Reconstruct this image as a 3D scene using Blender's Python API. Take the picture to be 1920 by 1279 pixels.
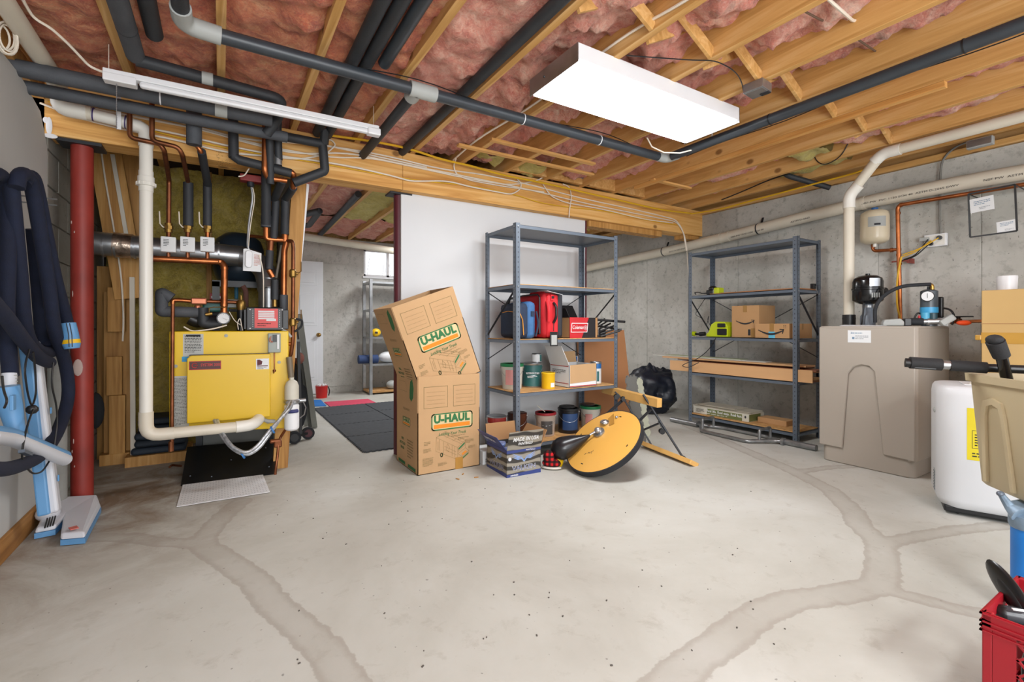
import bpy, bmesh, math, random
from mathutils import Vector, Matrix, noise
import numpy as np
random.seed(7)
R = math.radians
for o in list(bpy.data.objects): bpy.data.objects.remove(o)
SC = bpy.context.scene
COL = SC.collection
# ---------------- camera, world, exposure, lamps ----------------
F, HY, EYE, TH = 883.0, 612.0, 1.04, R(31.7)
cam = bpy.data.cameras.new('camera'); camo = bpy.data.objects.new('camera', cam); COL.objects.link(camo)
camo.location = (0, 0, EYE); camo.rotation_euler = (R(90), 0, -TH)
cam.sensor_width = 36; cam.lens = 36*F/1920; cam.shift_y = -(639.5-HY)/1920; cam.clip_start = .05
SC.camera = camo
SC.view_settings.view_transform = 'Standard'; SC.view_settings.look = 'None'
SC.view_settings.gamma = 1; SC.view_settings.use_curve_mapping = False
SC.view_settings.exposure = 0.62
SC.cycles.use_denoising = True
SC.cycles.max_bounces = 8
wd = bpy.data.worlds.new('world'); SC.world = wd; wd.use_nodes = True
wd.node_tree.nodes['Background'].inputs[0].default_value = (.93, .95, 1, 1)
wd.node_tree.nodes['Background'].inputs[1].default_value = 1.9
def area(name, loc, sx, sy, power, rot=(0, 0, 0), col=(1, 1, 1)):
    l = bpy.data.lights.new(name, 'AREA'); l.shape = 'RECTANGLE'; l.size = sx; l.size_y = sy; l.energy = power; l.color = col
    o = bpy.data.objects.new(name, l); COL.objects.link(o); o.location = loc; o.rotation_euler = rot
    return o
area('troffer_light', (2.13, 1.98, 2.325), 1.26, .36, 26, col=(.96, .985, 1))
area('rear_fill', (1.0, -1.6, 2.30), 1.26, .36, 46, col=(.96, .985, 1))          # fill added in an unseen fixture behind the camera
area('far_room_lamp', (2.6, 6.2, 2.28), .5, 1.2, 34, col=(.97, .98, 1))      # the fixture of the far room
area('far_room_lamp', (1.55, 4.75, 2.35), .4, .4, 8, col=(.97, .98, 1))  # area light only, no fixture is built for it
area('bounce_fill', (.6, -1.7, .9), 1.2, 1.2, 36, rot=(R(150), 0, R(-32)), col=(.97, .99, 1))  # added unseen fill, aimed upward to brighten the ceiling
area('room_fill', (-.3, -2.1, 1.55), 1.6, 1.0, 40, rot=(R(97), 0, R(-25)), col=(.96, .985, 1))      # unseen fill added behind the viewpoint to even out the brightness
# ---------------- helpers ----------------
def at(px, py, X=None, Y=None, Z=None, d=None):
    """point of the place that the photograph shows at a pixel, on the plane X=, Y=, Z= or at depth d"""
    t = (px-960)/F; v = (HY-py)/F
    dr = Vector((math.sin(TH)+t*math.cos(TH), math.cos(TH)-t*math.sin(TH), v))
    if X is not None: k = X/dr.x
    elif Y is not None: k = Y/dr.y
    elif Z is not None: k = (Z-EYE)/dr.z
    else: k = d
    return Vector((0, 0, EYE)) + dr*k
def lin(h):
    h = h.lstrip('#'); v = [int(h[i:i+2], 16)/255 for i in (0, 2, 4)]
    return tuple((x/12.92 if x <= .04045 else ((x+.055)/1.055)**2.4) for x in v) + (1,)
def newmat(name):
    m = bpy.data.materials.new(name); m.use_nodes = True
    nt = m.node_tree; b = nt.nodes['Principled BSDF']
    return m, nt, b
def N(nt, typ, **kw):
    n = nt.nodes.new(typ)
    for k, v in kw.items():
        if k.startswith('i_'): n.inputs[k[2:].replace('_', ' ')].default_value = v
        else: setattr(n, k, v)
    return n
def ramp(nt, src, stops):
    r = nt.nodes.new('ShaderNodeValToRGB'); nt.links.new(src, r.inputs[0])
    while len(r.color_ramp.elements) < len(stops): r.color_ramp.elements.new(.5)
    for e, (p, c) in zip(r.color_ramp.elements, stops): e.position = p; e.color = c
    return r.outputs[0]
def coords(nt, scale=(1, 1, 1), kind='Object'):
    tc = nt.nodes.new('ShaderNodeTexCoord'); mp = nt.nodes.new('ShaderNodeMapping')
    nt.links.new(tc.outputs[kind], mp.inputs[0]); mp.inputs['Scale'].default_value = scale
    return mp.outputs[0]
def tex_noise(nt, vec, scale, detail=3, rough=.5, dist=0):
    n = nt.nodes.new('ShaderNodeTexNoise'); nt.links.new(vec, n.inputs['Vector'])
    n.inputs['Scale'].default_value = scale; n.inputs['Detail'].default_value = detail
    n.inputs['Roughness'].default_value = rough; n.inputs['Distortion'].default_value = dist
    return n.outputs['Fac']
def mixc(nt, fac, a, b, mode='MIX'):
    m = nt.nodes.new('ShaderNodeMix'); m.data_type = 'RGBA'; m.blend_type = mode
    for s, v in ((0, fac), (6, a), (7, b)):
        if hasattr(v, 'links'): nt.links.new(v, m.inputs[s])
        else: m.inputs[s].default_value = v
    return m.outputs[2]
def bumpit(nt, b, h, strength, dist=.01):
    n = nt.nodes.new('ShaderNodeBump'); n.inputs['Strength'].default_value = strength; n.inputs['Distance'].default_value = dist
    nt.links.new(h, n.inputs['Height']); nt.links.new(n.outputs[0], b.inputs['Normal'])
def pm(name, col, rough=.5, metal=0, var=.08, scale=6, bump=0, bscale=60, stretch=(1, 1, 1), emit=0, coat=0):
    m, nt, b = newmat(name); c = lin(col)
    v = coords(nt, stretch); f = tex_noise(nt, v, scale, 3)
    lo = tuple(x*(1-var) for x in c[:3])+(1,); hi = tuple(min(1, x*(1+var)) for x in c[:3])+(1,)
    nt.links.new(ramp(nt, f, [(.3, lo), (.7, hi)]), b.inputs['Base Color'])
    b.inputs['Roughness'].default_value = rough; b.inputs['Metallic'].default_value = metal
    if coat: b.inputs['Coat Weight'].default_value = coat
    if bump: bumpit(nt, b, tex_noise(nt, v, bscale, 3), bump, .004)
    if emit:
        b.inputs['Emission Color'].default_value = c; b.inputs['Emission Strength'].default_value = emit
    return m
def wood(name, cols, stretch, rough=.65, knots=True, gscale=9):
    """cols dark, mid, light; stretch small along the grain"""
    m, nt, b = newmat(name); v = coords(nt, stretch)
    g = tex_noise(nt, v, gscale, 5, .55, 1.2)
    c = ramp(nt, g, [(.3, lin(cols[0])), (.5, lin(cols[1])), (.72, lin(cols[2]))])
    if knots:
        vo = nt.nodes.new('ShaderNodeTexVoronoi'); nt.links.new(coords(nt, tuple(3.2 if s < 1 else 4.6 for s in stretch)), vo.inputs['Vector']); vo.inputs['Scale'].default_value = 1
        k = ramp(nt, vo.outputs['Distance'], [(.07, (.8, .8, .8, 1)), (.125, (0, 0, 0, 1))])
        c = mixc(nt, k, c, lin('#6e4418'))
    nt.links.new(c, b.inputs['Base Color']); b.inputs['Roughness'].default_value = rough
    bumpit(nt, b, g, .15, .003)
    return m
MAT = {}
class MB:
    def __init__(s, T=None):
        s.T = MAT.get(T.name, Matrix()) if isinstance(T, bpy.types.Object) else (T or Matrix())
        s.v = []; s.f = []; s.m = []
    def add(s, vs, fs, mi=0):
        o = len(s.v); s.v += [s.T @ Vector(v) for v in vs]; s.f += [tuple(i+o for i in f) for f in fs]; s.m += [mi]*len(fs); return s
    def box(s, c, d, rz=0, mi=0, M=None):
        M = M or (Matrix.Translation(c) @ Matrix.Rotation(rz, 4, 'Z'))
        x, y, z = d[0]/2, d[1]/2, d[2]/2
        vs = [M @ Vector((a*x, b*y, e*z)) for a in (-1, 1) for b in (-1, 1) for e in (-1, 1)]
        return s.add(vs, [(0, 1, 3, 2), (4, 6, 7, 5), (0, 4, 5, 1), (2, 3, 7, 6), (0, 2, 6, 4), (1, 5, 7, 3)], mi)
    def bb(s, a, b, mi=0):
        return s.box([(a[i]+b[i])/2 for i in range(3)], [abs(b[i]-a[i]) for i in range(3)], mi=mi)
    def bar(s, p, q, w, h, up=(0, 0, 1), mi=0):
        p, q = Vector(p), Vector(q); z = (q-p); L = z.length; z.normalize(); u = Vector(up)
        x = u.cross(z)
        if x.length < 1e-4: x = Vector((1, 0, 0))
        x.normalize(); y = z.cross(x)
        M = Matrix((x, y, z)).transposed().to_4x4(); M.translation = (p+q)/2
        return s.box(None, (w, h, L), M=M, mi=mi)
    def quad(s, pts, mi=0): return s.add(pts, [tuple(range(len(pts)))], mi)
    def tube(s, pts, r, n=10, fillet=0, mi=0, cap=True, seg=5, rs=None):
        pts = [Vector(p) for p in pts]
        if fillet and len(pts) > 2:
            out = [pts[0]]
            for i in range(1, len(pts)-1):
                a, b, c = pts[i-1], pts[i], pts[i+1]
                e = min(fillet, (a-b).length*.49, (c-b).length*.49)
                p, q = b+(a-b).normalized()*e, b+(c-b).normalized()*e
                for k in range(seg+1):
                    u = k/seg; out.append(p*(1-u)**2+b*2*u*(1-u)+q*u*u)
            out.append(pts[-1]); pts = out
        t0 = (pts[1]-pts[0]).normalized(); ref = Vector((0, 0, 1)) if abs(t0.z) < .9 else Vector((1, 0, 0))
        x = ref.cross(t0).normalized(); vs = []; L = len(pts)
        for i, p in enumerate(pts):
            t = (pts[min(i+1, L-1)]-pts[max(i-1, 0)])
            t = t.normalized() if t.length > 1e-9 else t0
            x = (x-t*x.dot(t)); x.normalize(); y = t.cross(x)
            rr = rs[i] if rs and len(rs) == L else r
            for k in range(n):
                a = 2*math.pi*k/n; vs.append(p+x*math.cos(a)*rr+y*math.sin(a)*rr)
        fs = [(i*n+k, i*n+(k+1) % n, (i+1)*n+(k+1) % n, (i+1)*n+k) for i in range(L-1) for k in range(n)]
        if cap: fs += [tuple(range(n))[::-1], tuple((L-1)*n+k for k in range(n))]
        return s.add(vs, fs, mi)
    def lathe(s, prof, c=(0, 0, 0), axis=(0, 0, 1), n=24, mi=0):
        z = Vector(axis).normalized(); q = z.to_track_quat('Z', 'Y').to_matrix().to_4x4(); q.translation = Vector(c)
        vs = [q @ Vector((r*math.cos(2*math.pi*k/n), r*math.sin(2*math.pi*k/n), h)) for r, h in prof for k in range(n)]
        L = len(prof)
        fs = [(i*n+k, i*n+(k+1) % n, (i+1)*n+(k+1) % n, (i+1)*n+k) for i in range(L-1) for k in range(n)]
        fs += [tuple(range(n))[::-1], tuple((L-1)*n+k for k in range(n))]
        return s.add(vs, fs, mi)
    def cyl(s, p, q, r, r2=None, n=18, mi=0):
        p, q = Vector(p), Vector(q); return s.lathe([(r, 0), (r if r2 is None else r2, (q-p).length)], p, q-p, n, mi)
    def ball(s, c, rx, ry=None, rz=None, n=16, mi=0):
        ry = ry or rx; rz = rz or rx; vs = []; m = n//2
        for i in range(m+1):
            a = math.pi*i/m
            for k in range(n):
                b = 2*math.pi*k/n; vs.append((c[0]+rx*math.sin(a)*math.cos(b), c[1]+ry*math.sin(a)*math.sin(b), c[2]+rz*math.cos(a)))
        return s.add(vs, [(i*n+k, (i+1)*n+k, (i+1)*n+(k+1) % n, i*n+(k+1) % n) for i in range(m) for k in range(n)], mi)
    def prism(s, poly, depth, M=None, mi=0):
        M = M or Matrix(); n = len(poly)
        vs = [M @ Vector((x, y, 0)) for x, y in poly]+[M @ Vector((x, y, depth)) for x, y in poly]
        return s.add(vs, [tuple(range(n))[::-1], tuple(range(n, 2*n))]+[(i, (i+1) % n, n+(i+1) % n, n+i) for i in range(n)], mi)
    def build(s, name, mats, parent=None, label=None, cat=None, group=None, kind=None, bevel=0, smooth=35, sub=0):
        if parent is None:
            P = Matrix.Translation(((min(v.x for v in s.v)+max(v.x for v in s.v))/2, (min(v.y for v in s.v)+max(v.y for v in s.v))/2, min(v.z for v in s.v)))
        else: P = MAT[parent.name]
        I = P.inverted()
        me = bpy.data.meshes.new(name); me.from_pydata([I @ v for v in s.v], [], s.f)
        mats = mats if isinstance(mats, (list, tuple)) else [mats]
        for m in mats: me.materials.append(m)
        if len(mats) > 1: me.polygons.foreach_set('material_index', s.m)
        if not sub:
            b = bmesh.new(); b.from_mesh(me); bmesh.ops.remove_doubles(b, verts=b.verts, dist=1e-6); bmesh.ops.recalc_face_normals(b, faces=b.faces); b.to_mesh(me); b.free()
        if smooth:
            me.shade_smooth(); me.set_sharp_from_angle(angle=R(smooth))
        o = bpy.data.objects.new(name, me); COL.objects.link(o)
        if parent is None: o.matrix_world = P; MAT[o.name] = P
        else: o.parent = parent; MAT[o.name] = P
        if bevel:
            md = o.modifiers.new('bevel', 'BEVEL'); md.width = bevel; md.segments = 2; md.limit_method = 'ANGLE'; md.angle_limit = R(40); md.harden_normals = False
        if sub:
            md = o.modifiers.new('smooth', 'SUBSURF'); md.levels = md.render_levels = sub
        tag(o, label, cat, group, kind)
        return o
def tag(o, label=None, cat=None, group=None, kind=None):
    if label: o['label'] = label
    if cat: o['category'] = cat
    if group: o['group'] = group
    if kind: o['kind'] = kind
    return o
def thing(name, label, cat, loc=(0, 0, 0), rz=0, group=None, kind=None, M=None):
    o = bpy.data.objects.new(name, None); COL.objects.link(o); o.empty_display_size = .1
    M = M or (Matrix.Translation(loc) @ Matrix.Rotation(rz, 4, 'Z')); o.matrix_world = M; MAT[o.name] = M.copy()
    return tag(o, label, cat, group, kind)
def dup(root, M, label=None):
    def cp(o, par):
        c = o.copy(); COL.objects.link(c); c.parent = par
        for ch in o.children: cp(ch, c)
        return c
    r = cp(root, None); r.matrix_world = M; MAT[r.name] = M.copy()
    if label: r['label'] = label
    return r
def frame(o, x, y):
    """matrix with local x, y along the given directions at o"""
    x = Vector(x).normalized(); y = Vector(y); y = (y-x*y.dot(x)).normalized(); z = x.cross(y)
    M = Matrix((x, y, z)).transposed().to_4x4(); M.translation = Vector(o); return M
def text(s, size, M, mat, parent, name='lettering', bold=0, shear=0, ax='CENTER', wide=1.0, label=None, thick=.0006, space=1):
    cu = bpy.data.curves.new(name, 'FONT'); cu.body = s; cu.size = size; cu.align_x = ax; cu.align_y = 'CENTER'
    cu.offset = bold; cu.shear = shear; cu.resolution_u = 2; cu.extrude = 0; cu.space_character = space
    t = bpy.data.objects.new('tmp', cu); me = bpy.data.meshes.new_from_object(t)
    bpy.data.objects.remove(t); P = MAT[parent.name].inverted()
    me.transform(P @ M @ Matrix.Translation((0, 0, thick)) @ Matrix.Diagonal((wide, 1, 1, 1)))
    me.name = name; me.materials.clear(); me.materials.append(mat)
    o = bpy.data.objects.new(name, me); COL.objects.link(o); o.parent = parent; MAT[o.name] = MAT[parent.name]
    return tag(o, label)
def label_rect(M, w, h, mat, parent, name='printed_label', off=.0008, label=None, th=.0006):
    m = MB(M); m.bb((-w/2, -h/2, off-th), (w/2, h/2, off)); return m.build(name, mat, parent, label=label, smooth=0)
def textlines(M, w, h, n, mat, parent, name='fine_print', off=.0012, seed=1, fill=.8):
    """rows of short strokes standing for print too small to read"""
    rnd = random.Random(seed); m = MB(M)
    for i in range(n):
        y = h/2-(i+.5)*h/n; x = -w/2; t = h/n*.42
        e = w/2*(1 if i < n-1 else .2)*rnd.uniform(.8, 1)
        while x < e:
            l = rnd.uniform(.04, .16)*w; m.quad([(x, y-t/2, off), (min(x+l, e), y-t/2, off), (min(x+l, e), y+t/2, off), (x, y+t/2, off)]); x += l+w*.025
    return m.build(name, mat, parent, smooth=0)
def outline(mb, pts, w, closed=True, off=.001):
    """flat printed line along points in the xy plane"""
    n = len(pts)
    for i in range(n if closed else n-1):
        a, b = Vector(pts[i]), Vector(pts[(i+1) % n]); d = (b-a)
        if d.length < 1e-6: continue
        d.normalize(); p = Vector((-d.y, d.x))*w/2; e = d*w/2
        mb.quad([tuple(a-e-p)+(off,), tuple(b+e-p)+(off,), tuple(b+e+p)+(off,), tuple(a-e+p)+(off,)])
def rrect(w, h, r, n=4):
    out = []
    for cx, cy, a0 in ((w/2-r, h/2-r, 0), (-w/2+r, h/2-r, 90), (-w/2+r, -h/2+r, 180), (w/2-r, -h/2+r, 270)):
        for k in range(n+1):
            a = R(a0+90*k/n); out.append((cx+r*math.cos(a), cy+r*math.sin(a)))
    return out
# ---------------- materials ----------------
def concrete_wall(name, c1, c2, c3):
    m, nt, b = newmat(name); v = coords(nt)
    a = tex_noise(nt, v, 1.3, 5, .6); c = ramp(nt, a, [(.3, lin(c1)), (.52, lin(c2)), (.72, lin(c3))])
    s = tex_noise(nt, v, 15, 6, .7); c = mixc(nt, ramp(nt, s, [(.52, (0, 0, 0, 1)), (.74, (.65, .65, .65, 1))]), c, lin('#77766f'))
    pits = tex_noise(nt, v, 48, 2, .5); c = mixc(nt, ramp(nt, pits, [(.68, (0, 0, 0, 1)), (.75, (.65, .65, .65, 1))]), c, lin('#4a4843'))
    nt.links.new(c, b.inputs['Base Color']); b.inputs['Roughness'].default_value = .92
    bumpit(nt, b, tex_noise(nt, v, 30, 6, .7), .35, .01)
    return m
M_CONC = concrete_wall('poured_concrete', '#a8a69e', '#bcbab3', '#cecdc7')
M_BLOCK = concrete_wall('concrete_block', '#78756c', '#8c8980', '#9a978e')
m, nt, b = newmat('floor_concrete'); v = coords(nt)
a = tex_noise(nt, v, .9, 7, .62, .4)
c = ramp(nt, a, [(.28, lin('#a5a299')), (.46, lin('#b4b3ab')), (.62, lin('#bfbfb9')), (.8, lin('#c1c3c4'))])
sp = tex_noise(nt, v, 9, 6, .7, .3); c = mixc(nt, ramp(nt, sp, [(.56, (0, 0, 0, 1)), (.78, (.5, .5, .5, 1))]), c, lin('#8f867a'))
dot = tex_noise(nt, v, 55, 1, .3); c = mixc(nt, ramp(nt, dot, [(.77, (0, 0, 0, 1)), (.80, (.55, .55, .55, 1))]), c, lin('#57524a'))
at2 = N(nt, 'ShaderNodeAttribute', attribute_name='dirt'); md = N(nt, 'ShaderNodeMath', operation='MULTIPLY'); nt.links.new(at2.outputs['Fac'], md.inputs[0])
nt.links.new(ramp(nt, tex_noise(nt, v, 2.6, 6, .7, .8), [(.36, (.15, .15, .15, 1)), (.62, (1, 1, 1, 1))]), md.inputs[1])
c = mixc(nt, md.outputs[0], c, lin('#7b6854'))
at1 = N(nt, 'ShaderNodeAttribute', attribute_name='crack')
ns = tex_noise(nt, v, 16, 4, .6); ad = N(nt, 'ShaderNodeMath', operation='MULTIPLY_ADD'); nt.links.new(ns, ad.inputs[0]); ad.inputs[1].default_value = .045
nt.links.new(at1.outputs['Fac'], ad.inputs[2])       # signed distance to the patched crack's edge, wobbled
mr = N(nt, 'ShaderNodeMapRange'); mr.inputs[1].default_value = -.08; mr.inputs[2].default_value = .08; nt.links.new(ad.outputs[0], mr.inputs[0])
g = lambda x: (x, x, x, 1)
f = ramp(nt, mr.outputs[0], [(.2, g(.22)), (.44, g(.3)), (.56, g(.62)), (.61, g(.6)), (.64, g(0))])
c = mixc(nt, f, c, lin('#948c82'))
nt.links.new(c, b.inputs['Base Color']); b.inputs['Roughness'].default_value = .72
bumpit(nt, b, sp, .12, .004)
M_FLOOR = m
M_DRY = pm('drywall_paint', '#d2d4d6', .85, var=.02, scale=2)
M_DRYL = pm('drywall_aged', '#b9b9b6', .85, var=.05, scale=2)
M_JOIST = wood('joist_pine', ('#b88848', '#cd9d5c', '#deb57c'), (2.2, .12, 2.2))
M_BEAM = wood('beam_pine', ('#c0863e', '#dba65c', '#e8bd7c'), (.12, 2.2, 2.2))
M_STUD = wood('stud_pine', ('#96662e', '#b48444', '#c89a5c'), (2.2, 2.2, .14))
M_OAK = wood('oak_trim', ('#7e5224', '#9a6a34', '#ad7d44'), (2, .14, 2), knots=False)
M_SUB = wood('subfloor', ('#7a5428', '#946a36', '#a87c46'), (1, .3, 1), knots=False)
def fluff(name, cols, s1=3.2, bump=.9):
    m, nt, b = newmat(name); v = coords(nt, (1, 1, 1))
    a = tex_noise(nt, v, s1, 9, .74, 2.2)
    c = ramp(nt, a, [(.30, lin(cols[0])), (.42, lin(cols[1])), (.54, lin(cols[2])), (.68, lin(cols[3]))])  # darkest tones paint shaded creases into the fibre colour
    fb = tex_noise(nt, v, s1*6, 6, .7, 3.5); c = mixc(nt, ramp(nt, fb, [(.5, (0, 0, 0, 1)), (.68, (.6, .6, .6, 1))]), c, lin(cols[3])); c = mixc(nt, ramp(nt, fb, [(.32, (.55, .55, .55, 1)), (.46, (0, 0, 0, 1))]), c, lin(cols[0]))
    w_ = tex_noise(nt, coords(nt, (1, 1, 1)), s1*.35, 3, .5, .5); c = mixc(nt, ramp(nt, w_, [(.35, (.5, .5, .5, 1)), (.6, (0, 0, 0, 1))]), c, lin(cols[1]))
    nt.links.new(c, b.inputs['Base Color']); b.inputs['Roughness'].default_value = 1
    b.inputs['Sheen Weight'].default_value = .3
    bumpit(nt, b, tex_noise(nt, v, 26, 8, .75, 1.5), bump, .02)
    return m
M_PINK = fluff('pink_fibreglass', ('#9a4436', '#d67a66', '#e8a28a', '#f6d2bc'), 4.5)
M_PINKO = fluff('orange_pink_fibreglass', ('#7e2e1c', '#c65f3e', '#df8658', '#f0bd8c'), 4.2)
M_YEL = fluff('yellow_fibreglass', ('#7a6628', '#b39a3c', '#d6bd54', '#e6d684'), 4)
M_YEL2 = fluff('bright_yellow_fibreglass', ('#8a7a30', '#c2ae4a', '#d6c566', '#e4d88c'), 4)
M_PVC = pm('white_pvc', '#dedbd2', .35, var=.03, scale=3)
M_PVCO = pm('aged_pvc', '#cfc7b6', .45, var=.06, scale=4)
M_COP = pm('copper', '#a9653c', .34, .9, var=.3, scale=12)
M_COPD = pm('dull_copper', '#7c4b30', .42, .8, var=.35, scale=12)
M_BRASS = pm('brass', '#94743c', .38, .85, var=.2, scale=15)
M_FOAM = pm('black_foam', '#2b2e32', .6, var=.15, scale=8, bump=.2, bscale=120)
M_FOAMG = pm('grey_foam', '#474a4f', .7, var=.15, scale=10, bump=.3, bscale=120)
M_FITG = pm('grey_fitting', '#a3a6a3', .55, var=.06)
M_GALV = pm('galvanised_steel', '#aaadb0', .32, .85, var=.2, scale=9)
M_STEEL = pm('grey_painted_steel', '#626c78', .42, .2, var=.06)
M_STEELD = pm('dark_steel', '#2e3136', .45, .3, var=.08)
M_WHITE = pm('white_enamel', '#e3e4e6', .35, var=.02)
M_RED = pm('red_paint', '#8f2f26', .5, var=.16, scale=9, bump=.1, bscale=20)
M_REDD = pm('dark_red_paint', '#57202a', .45, var=.12)
M_BLACK = pm('black_plastic', '#17181a', .4, var=.1)
M_RUB = pm('black_rubber', '#202226', .8, var=.15)
M_CARD = pm('cardboard', '#b8946b', .85, var=.05, scale=3, bump=.05)
M_CARDD = pm('cardboard_inside', '#a07850', .9, var=.05, scale=3)
M_CABLE = pm('white_cable', '#e2d8c8', .5, var=.05)
M_YCAB = pm('yellow_cable', '#d9a91e', .5, var=.05)
M_PAPER = pm('white_paper', '#dadcdd', .8, var=.02)
M_INK = pm('black_ink', '#26272a', .8, var=.02)
M_LAMP = pm('lamp_diffuser', '#ffffff', .4, var=0, emit=4.5)
# ---------------- room shell ----------------
XL, XR, YB = -.83, 4.92, -2.4
CR = []
def crk(pts, w): CR.append(([tuple(at(x, y, Z=0)[:2]) for x, y in pts], w))
crk([(452, 940), (425, 962), (396, 992), (376, 1020), (425, 1052), (478, 1088), (512, 1132), (560, 1172), (612, 1222), (652, 1285), (690, 1370), (740, 1500)], .042)
crk([(376, 1020), (300, 1016), (240, 1008), (170, 1008)], .030)
crk([(1290, 798), (1410, 850), (1480, 880), (1556, 918), (1598, 958), (1612, 985), (1650, 1018), (1656, 1060), (1650, 1100), (1560, 1116), (1484, 1126), (1425, 1150), (1372, 1190), (1312, 1232), (1240, 1292), (1150, 1380), (1000, 1500)], .046)
crk([(1652, 1020), (1720, 1006), (1800, 993), (1880, 985)], .028)
crk([(1652, 1104), (1722, 1122), (1812, 1146), (1870, 1155)], .024)
crk([(1500, 884), (1560, 876), (1610, 874)], .022)
nx, ny = 210, 330; x0, x1, y0, y1 = -1.2, 5.1, YB, 8.0
gx = np.linspace(x0, x1, nx); gy = np.linspace(y0, y1, ny); PX, PY = np.meshgrid(gx, gy)
D = np.full(PX.shape, 9.0)
for pts, w in CR:
    for (ax, ay), (bx, by) in zip(pts, pts[1:]):
        dx, dy = bx-ax, by-ay; L = dx*dx+dy*dy+1e-9
        t = np.clip(((PX-ax)*dx+(PY-ay)*dy)/L, 0, 1)
        D = np.minimum(D, np.hypot(PX-ax-t*dx, PY-ay-t*dy)-w)
me = bpy.data.meshes.new('floor')
vs = np.stack([PX.ravel(), PY.ravel(), np.zeros(PX.size)], 1)
idx = np.arange(nx*ny).reshape(ny, nx); q = np.stack([idx[:-1, :-1], idx[:-1, 1:], idx[1:, 1:], idx[1:, :-1]], -1).reshape(-1, 4)
me.from_pydata(vs.tolist(), [], q.tolist()); me.materials.append(M_FLOOR)
A = me.attributes.new('crack', 'FLOAT', 'POINT'); A.data.foreach_set('value', np.clip(D-.022, -.08, .08).ravel().astype(np.float32))
dd = np.exp(-(((PX+.35)/.75)**2+((PY-4.0)/1.0)**2))*1.15+.42*np.exp(-(((PX+.7)/.5)**2+((PY-2.9)/1.1)**2))
A = me.attributes.new('dirt', 'FLOAT', 'POINT'); A.data.foreach_set('value', np.clip(dd, 0, 1).ravel().astype(np.float32))
fl = bpy.data.objects.new('floor', me); COL.objects.link(fl); tag(fl, kind='structure'); MAT['floor'] = Matrix()

# left wall: drywall up to the beam, cut back at its upper corner
w = MB(frame((XL, 0, 0), (0, 1, 0), (0, 0, 1)))      # local x = world Y, y = world Z, z = world X
w.T = w.T @ Matrix.Translation((0, 0, -.1))
w.prism([(YB, 0), (3.62, 0), (3.62, 2.04), (3.50, 2.20), (3.2, 2.26), (YB, 2.28)], .1)
w.build('wall_left', M_DRYL, kind='structure', smooth=0)
m = MB(); m.bb((XL, YB, 0), (XL+.016, 3.5, .105)); m.build('baseboard_left', M_OAK, kind='structure', bevel=.003, smooth=0)
# concrete block wall that goes on behind the column
wb = MB(); wb.bb((XL-.22, 3.62, 0), (XL-.012, 5.2, 2.4)); wb = wb.build('wall_block', M_BLOCK, kind='structure', smooth=0)
z = 0; r_ = 0
blk = None
while z < 2.2:
    y = 3.63-(.2 if r_ % 2 else 0)
    while y < 5.0:
        a_, b_ = max(y, 3.63), min(y+.4, 5.0)
        if b_-a_ > .05: MB().bb((XL-.02, a_+.004, z+.004), (XL, b_-.004, z+.2-.004)).build('block', M_BLOCK, wb, bevel=.003, smooth=0)
        y += .408
    z += .204; r_ += 1
# right wall: poured concrete with form seams
wr = MB(); wr.bb((XR+.004, YB, 0), (XR+.25, 8.0, 2.37)); wr = wr.build('wall_right', M_CONC, kind='structure', smooth=0)
ys = [at(px, 500, X=XR).y for px in (1840, 1646, 1497, 1384)]; st = (ys[-1]-ys[0])/3
e = ys[0]
while e > YB: e -= st
seams = [e]
while seams[-1] < 8: seams.append(seams[-1]+st)
for a_, b_ in zip(seams, seams[1:]):
    MB().bb((XR-.002, max(a_, YB)+.003, 0), (XR+.02, min(b_, 8)-.003, 2.05)).build('concrete_panel', M_CONC, wr, bevel=.003, smooth=0)
    MB().bb((XR+.004, max(a_, YB)+.003, 2.056), (XR+.02, min(b_, 8)-.003, 2.37)).build('concrete_panel', M_CONC, wr, bevel=.003, smooth=0)
m = MB(); m.bb((XR-.03, YB, 2.375), (XR+.2, 8, 2.42)); m.build('trim_1', M_JOIST, kind='structure', smooth=0)
m = MB(); m.bb((XR+.10, YB, 2.42), (XR+.25, 8.2, 2.7)); m.build('trim_5', M_JOIST, kind='structure', smooth=0)
m = MB(); m.bb((-1.3, 7.9, 2.42), (5.2, 7.95, 2.7)); m.build('trim_6', M_JOIST, kind='structure', smooth=0)
m = MB(); m.bb((-1.3, 5.2, 0), (-1.28, 8.2, 2.7)); m.build('wall_far_left', M_DRYL, kind='structure', smooth=0)
# far wall with the window hole
YF = 7.75
wx0, wx1 = at(682, 500, Y=YF).x, at(760, 500, Y=YF).x; wz0, wz1 = at(720, 520, Y=YF).z, at(720, 470, Y=YF).z
wf = MB(); wf.bb((-.2, YF, 0), (wx0, YF+.2, 2.42)); wf.bb((wx1, YF, 0), (5.0, YF+.2, 2.42)); wf.bb((wx0, YF, 0), (wx1, YF+.2, wz0)); wf.bb((wx0, YF, wz1), (wx1, YF+.2, 2.42))
wf = wf.build('wall_far', M_CONC, kind='structure', smooth=0)
fs_ = [at(660, 500, Y=YF).x-.62*k for k in range(-6, 4)]
fs_.sort()
for a_, b_ in zip(fs_, fs_[1:]):
    if b_ < wx0: MB().bb((a_+.003, YF-.008, .1), (b_-.003, YF+.01, 2.02)).build('concrete_panel', M_CONC, wf, bevel=.002, smooth=0)
wn = MB()
W_ = .035
for p, q_ in (((wx0, wz0), (wx1, wz0+W_)), ((wx0, wz1-W_), (wx1, wz1)), ((wx0, wz0), (wx0+W_, wz1)), ((wx1-W_, wz0), (wx1, wz1))): wn.bb((p[0], YF+.02, p[1]), (q_[0], YF+.08, q_[1]))
cx_ = at(728, 500, Y=YF).x; wn.bb((cx_-.02, YF+.02, wz0), (cx_+.02, YF+.08, wz1))
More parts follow.
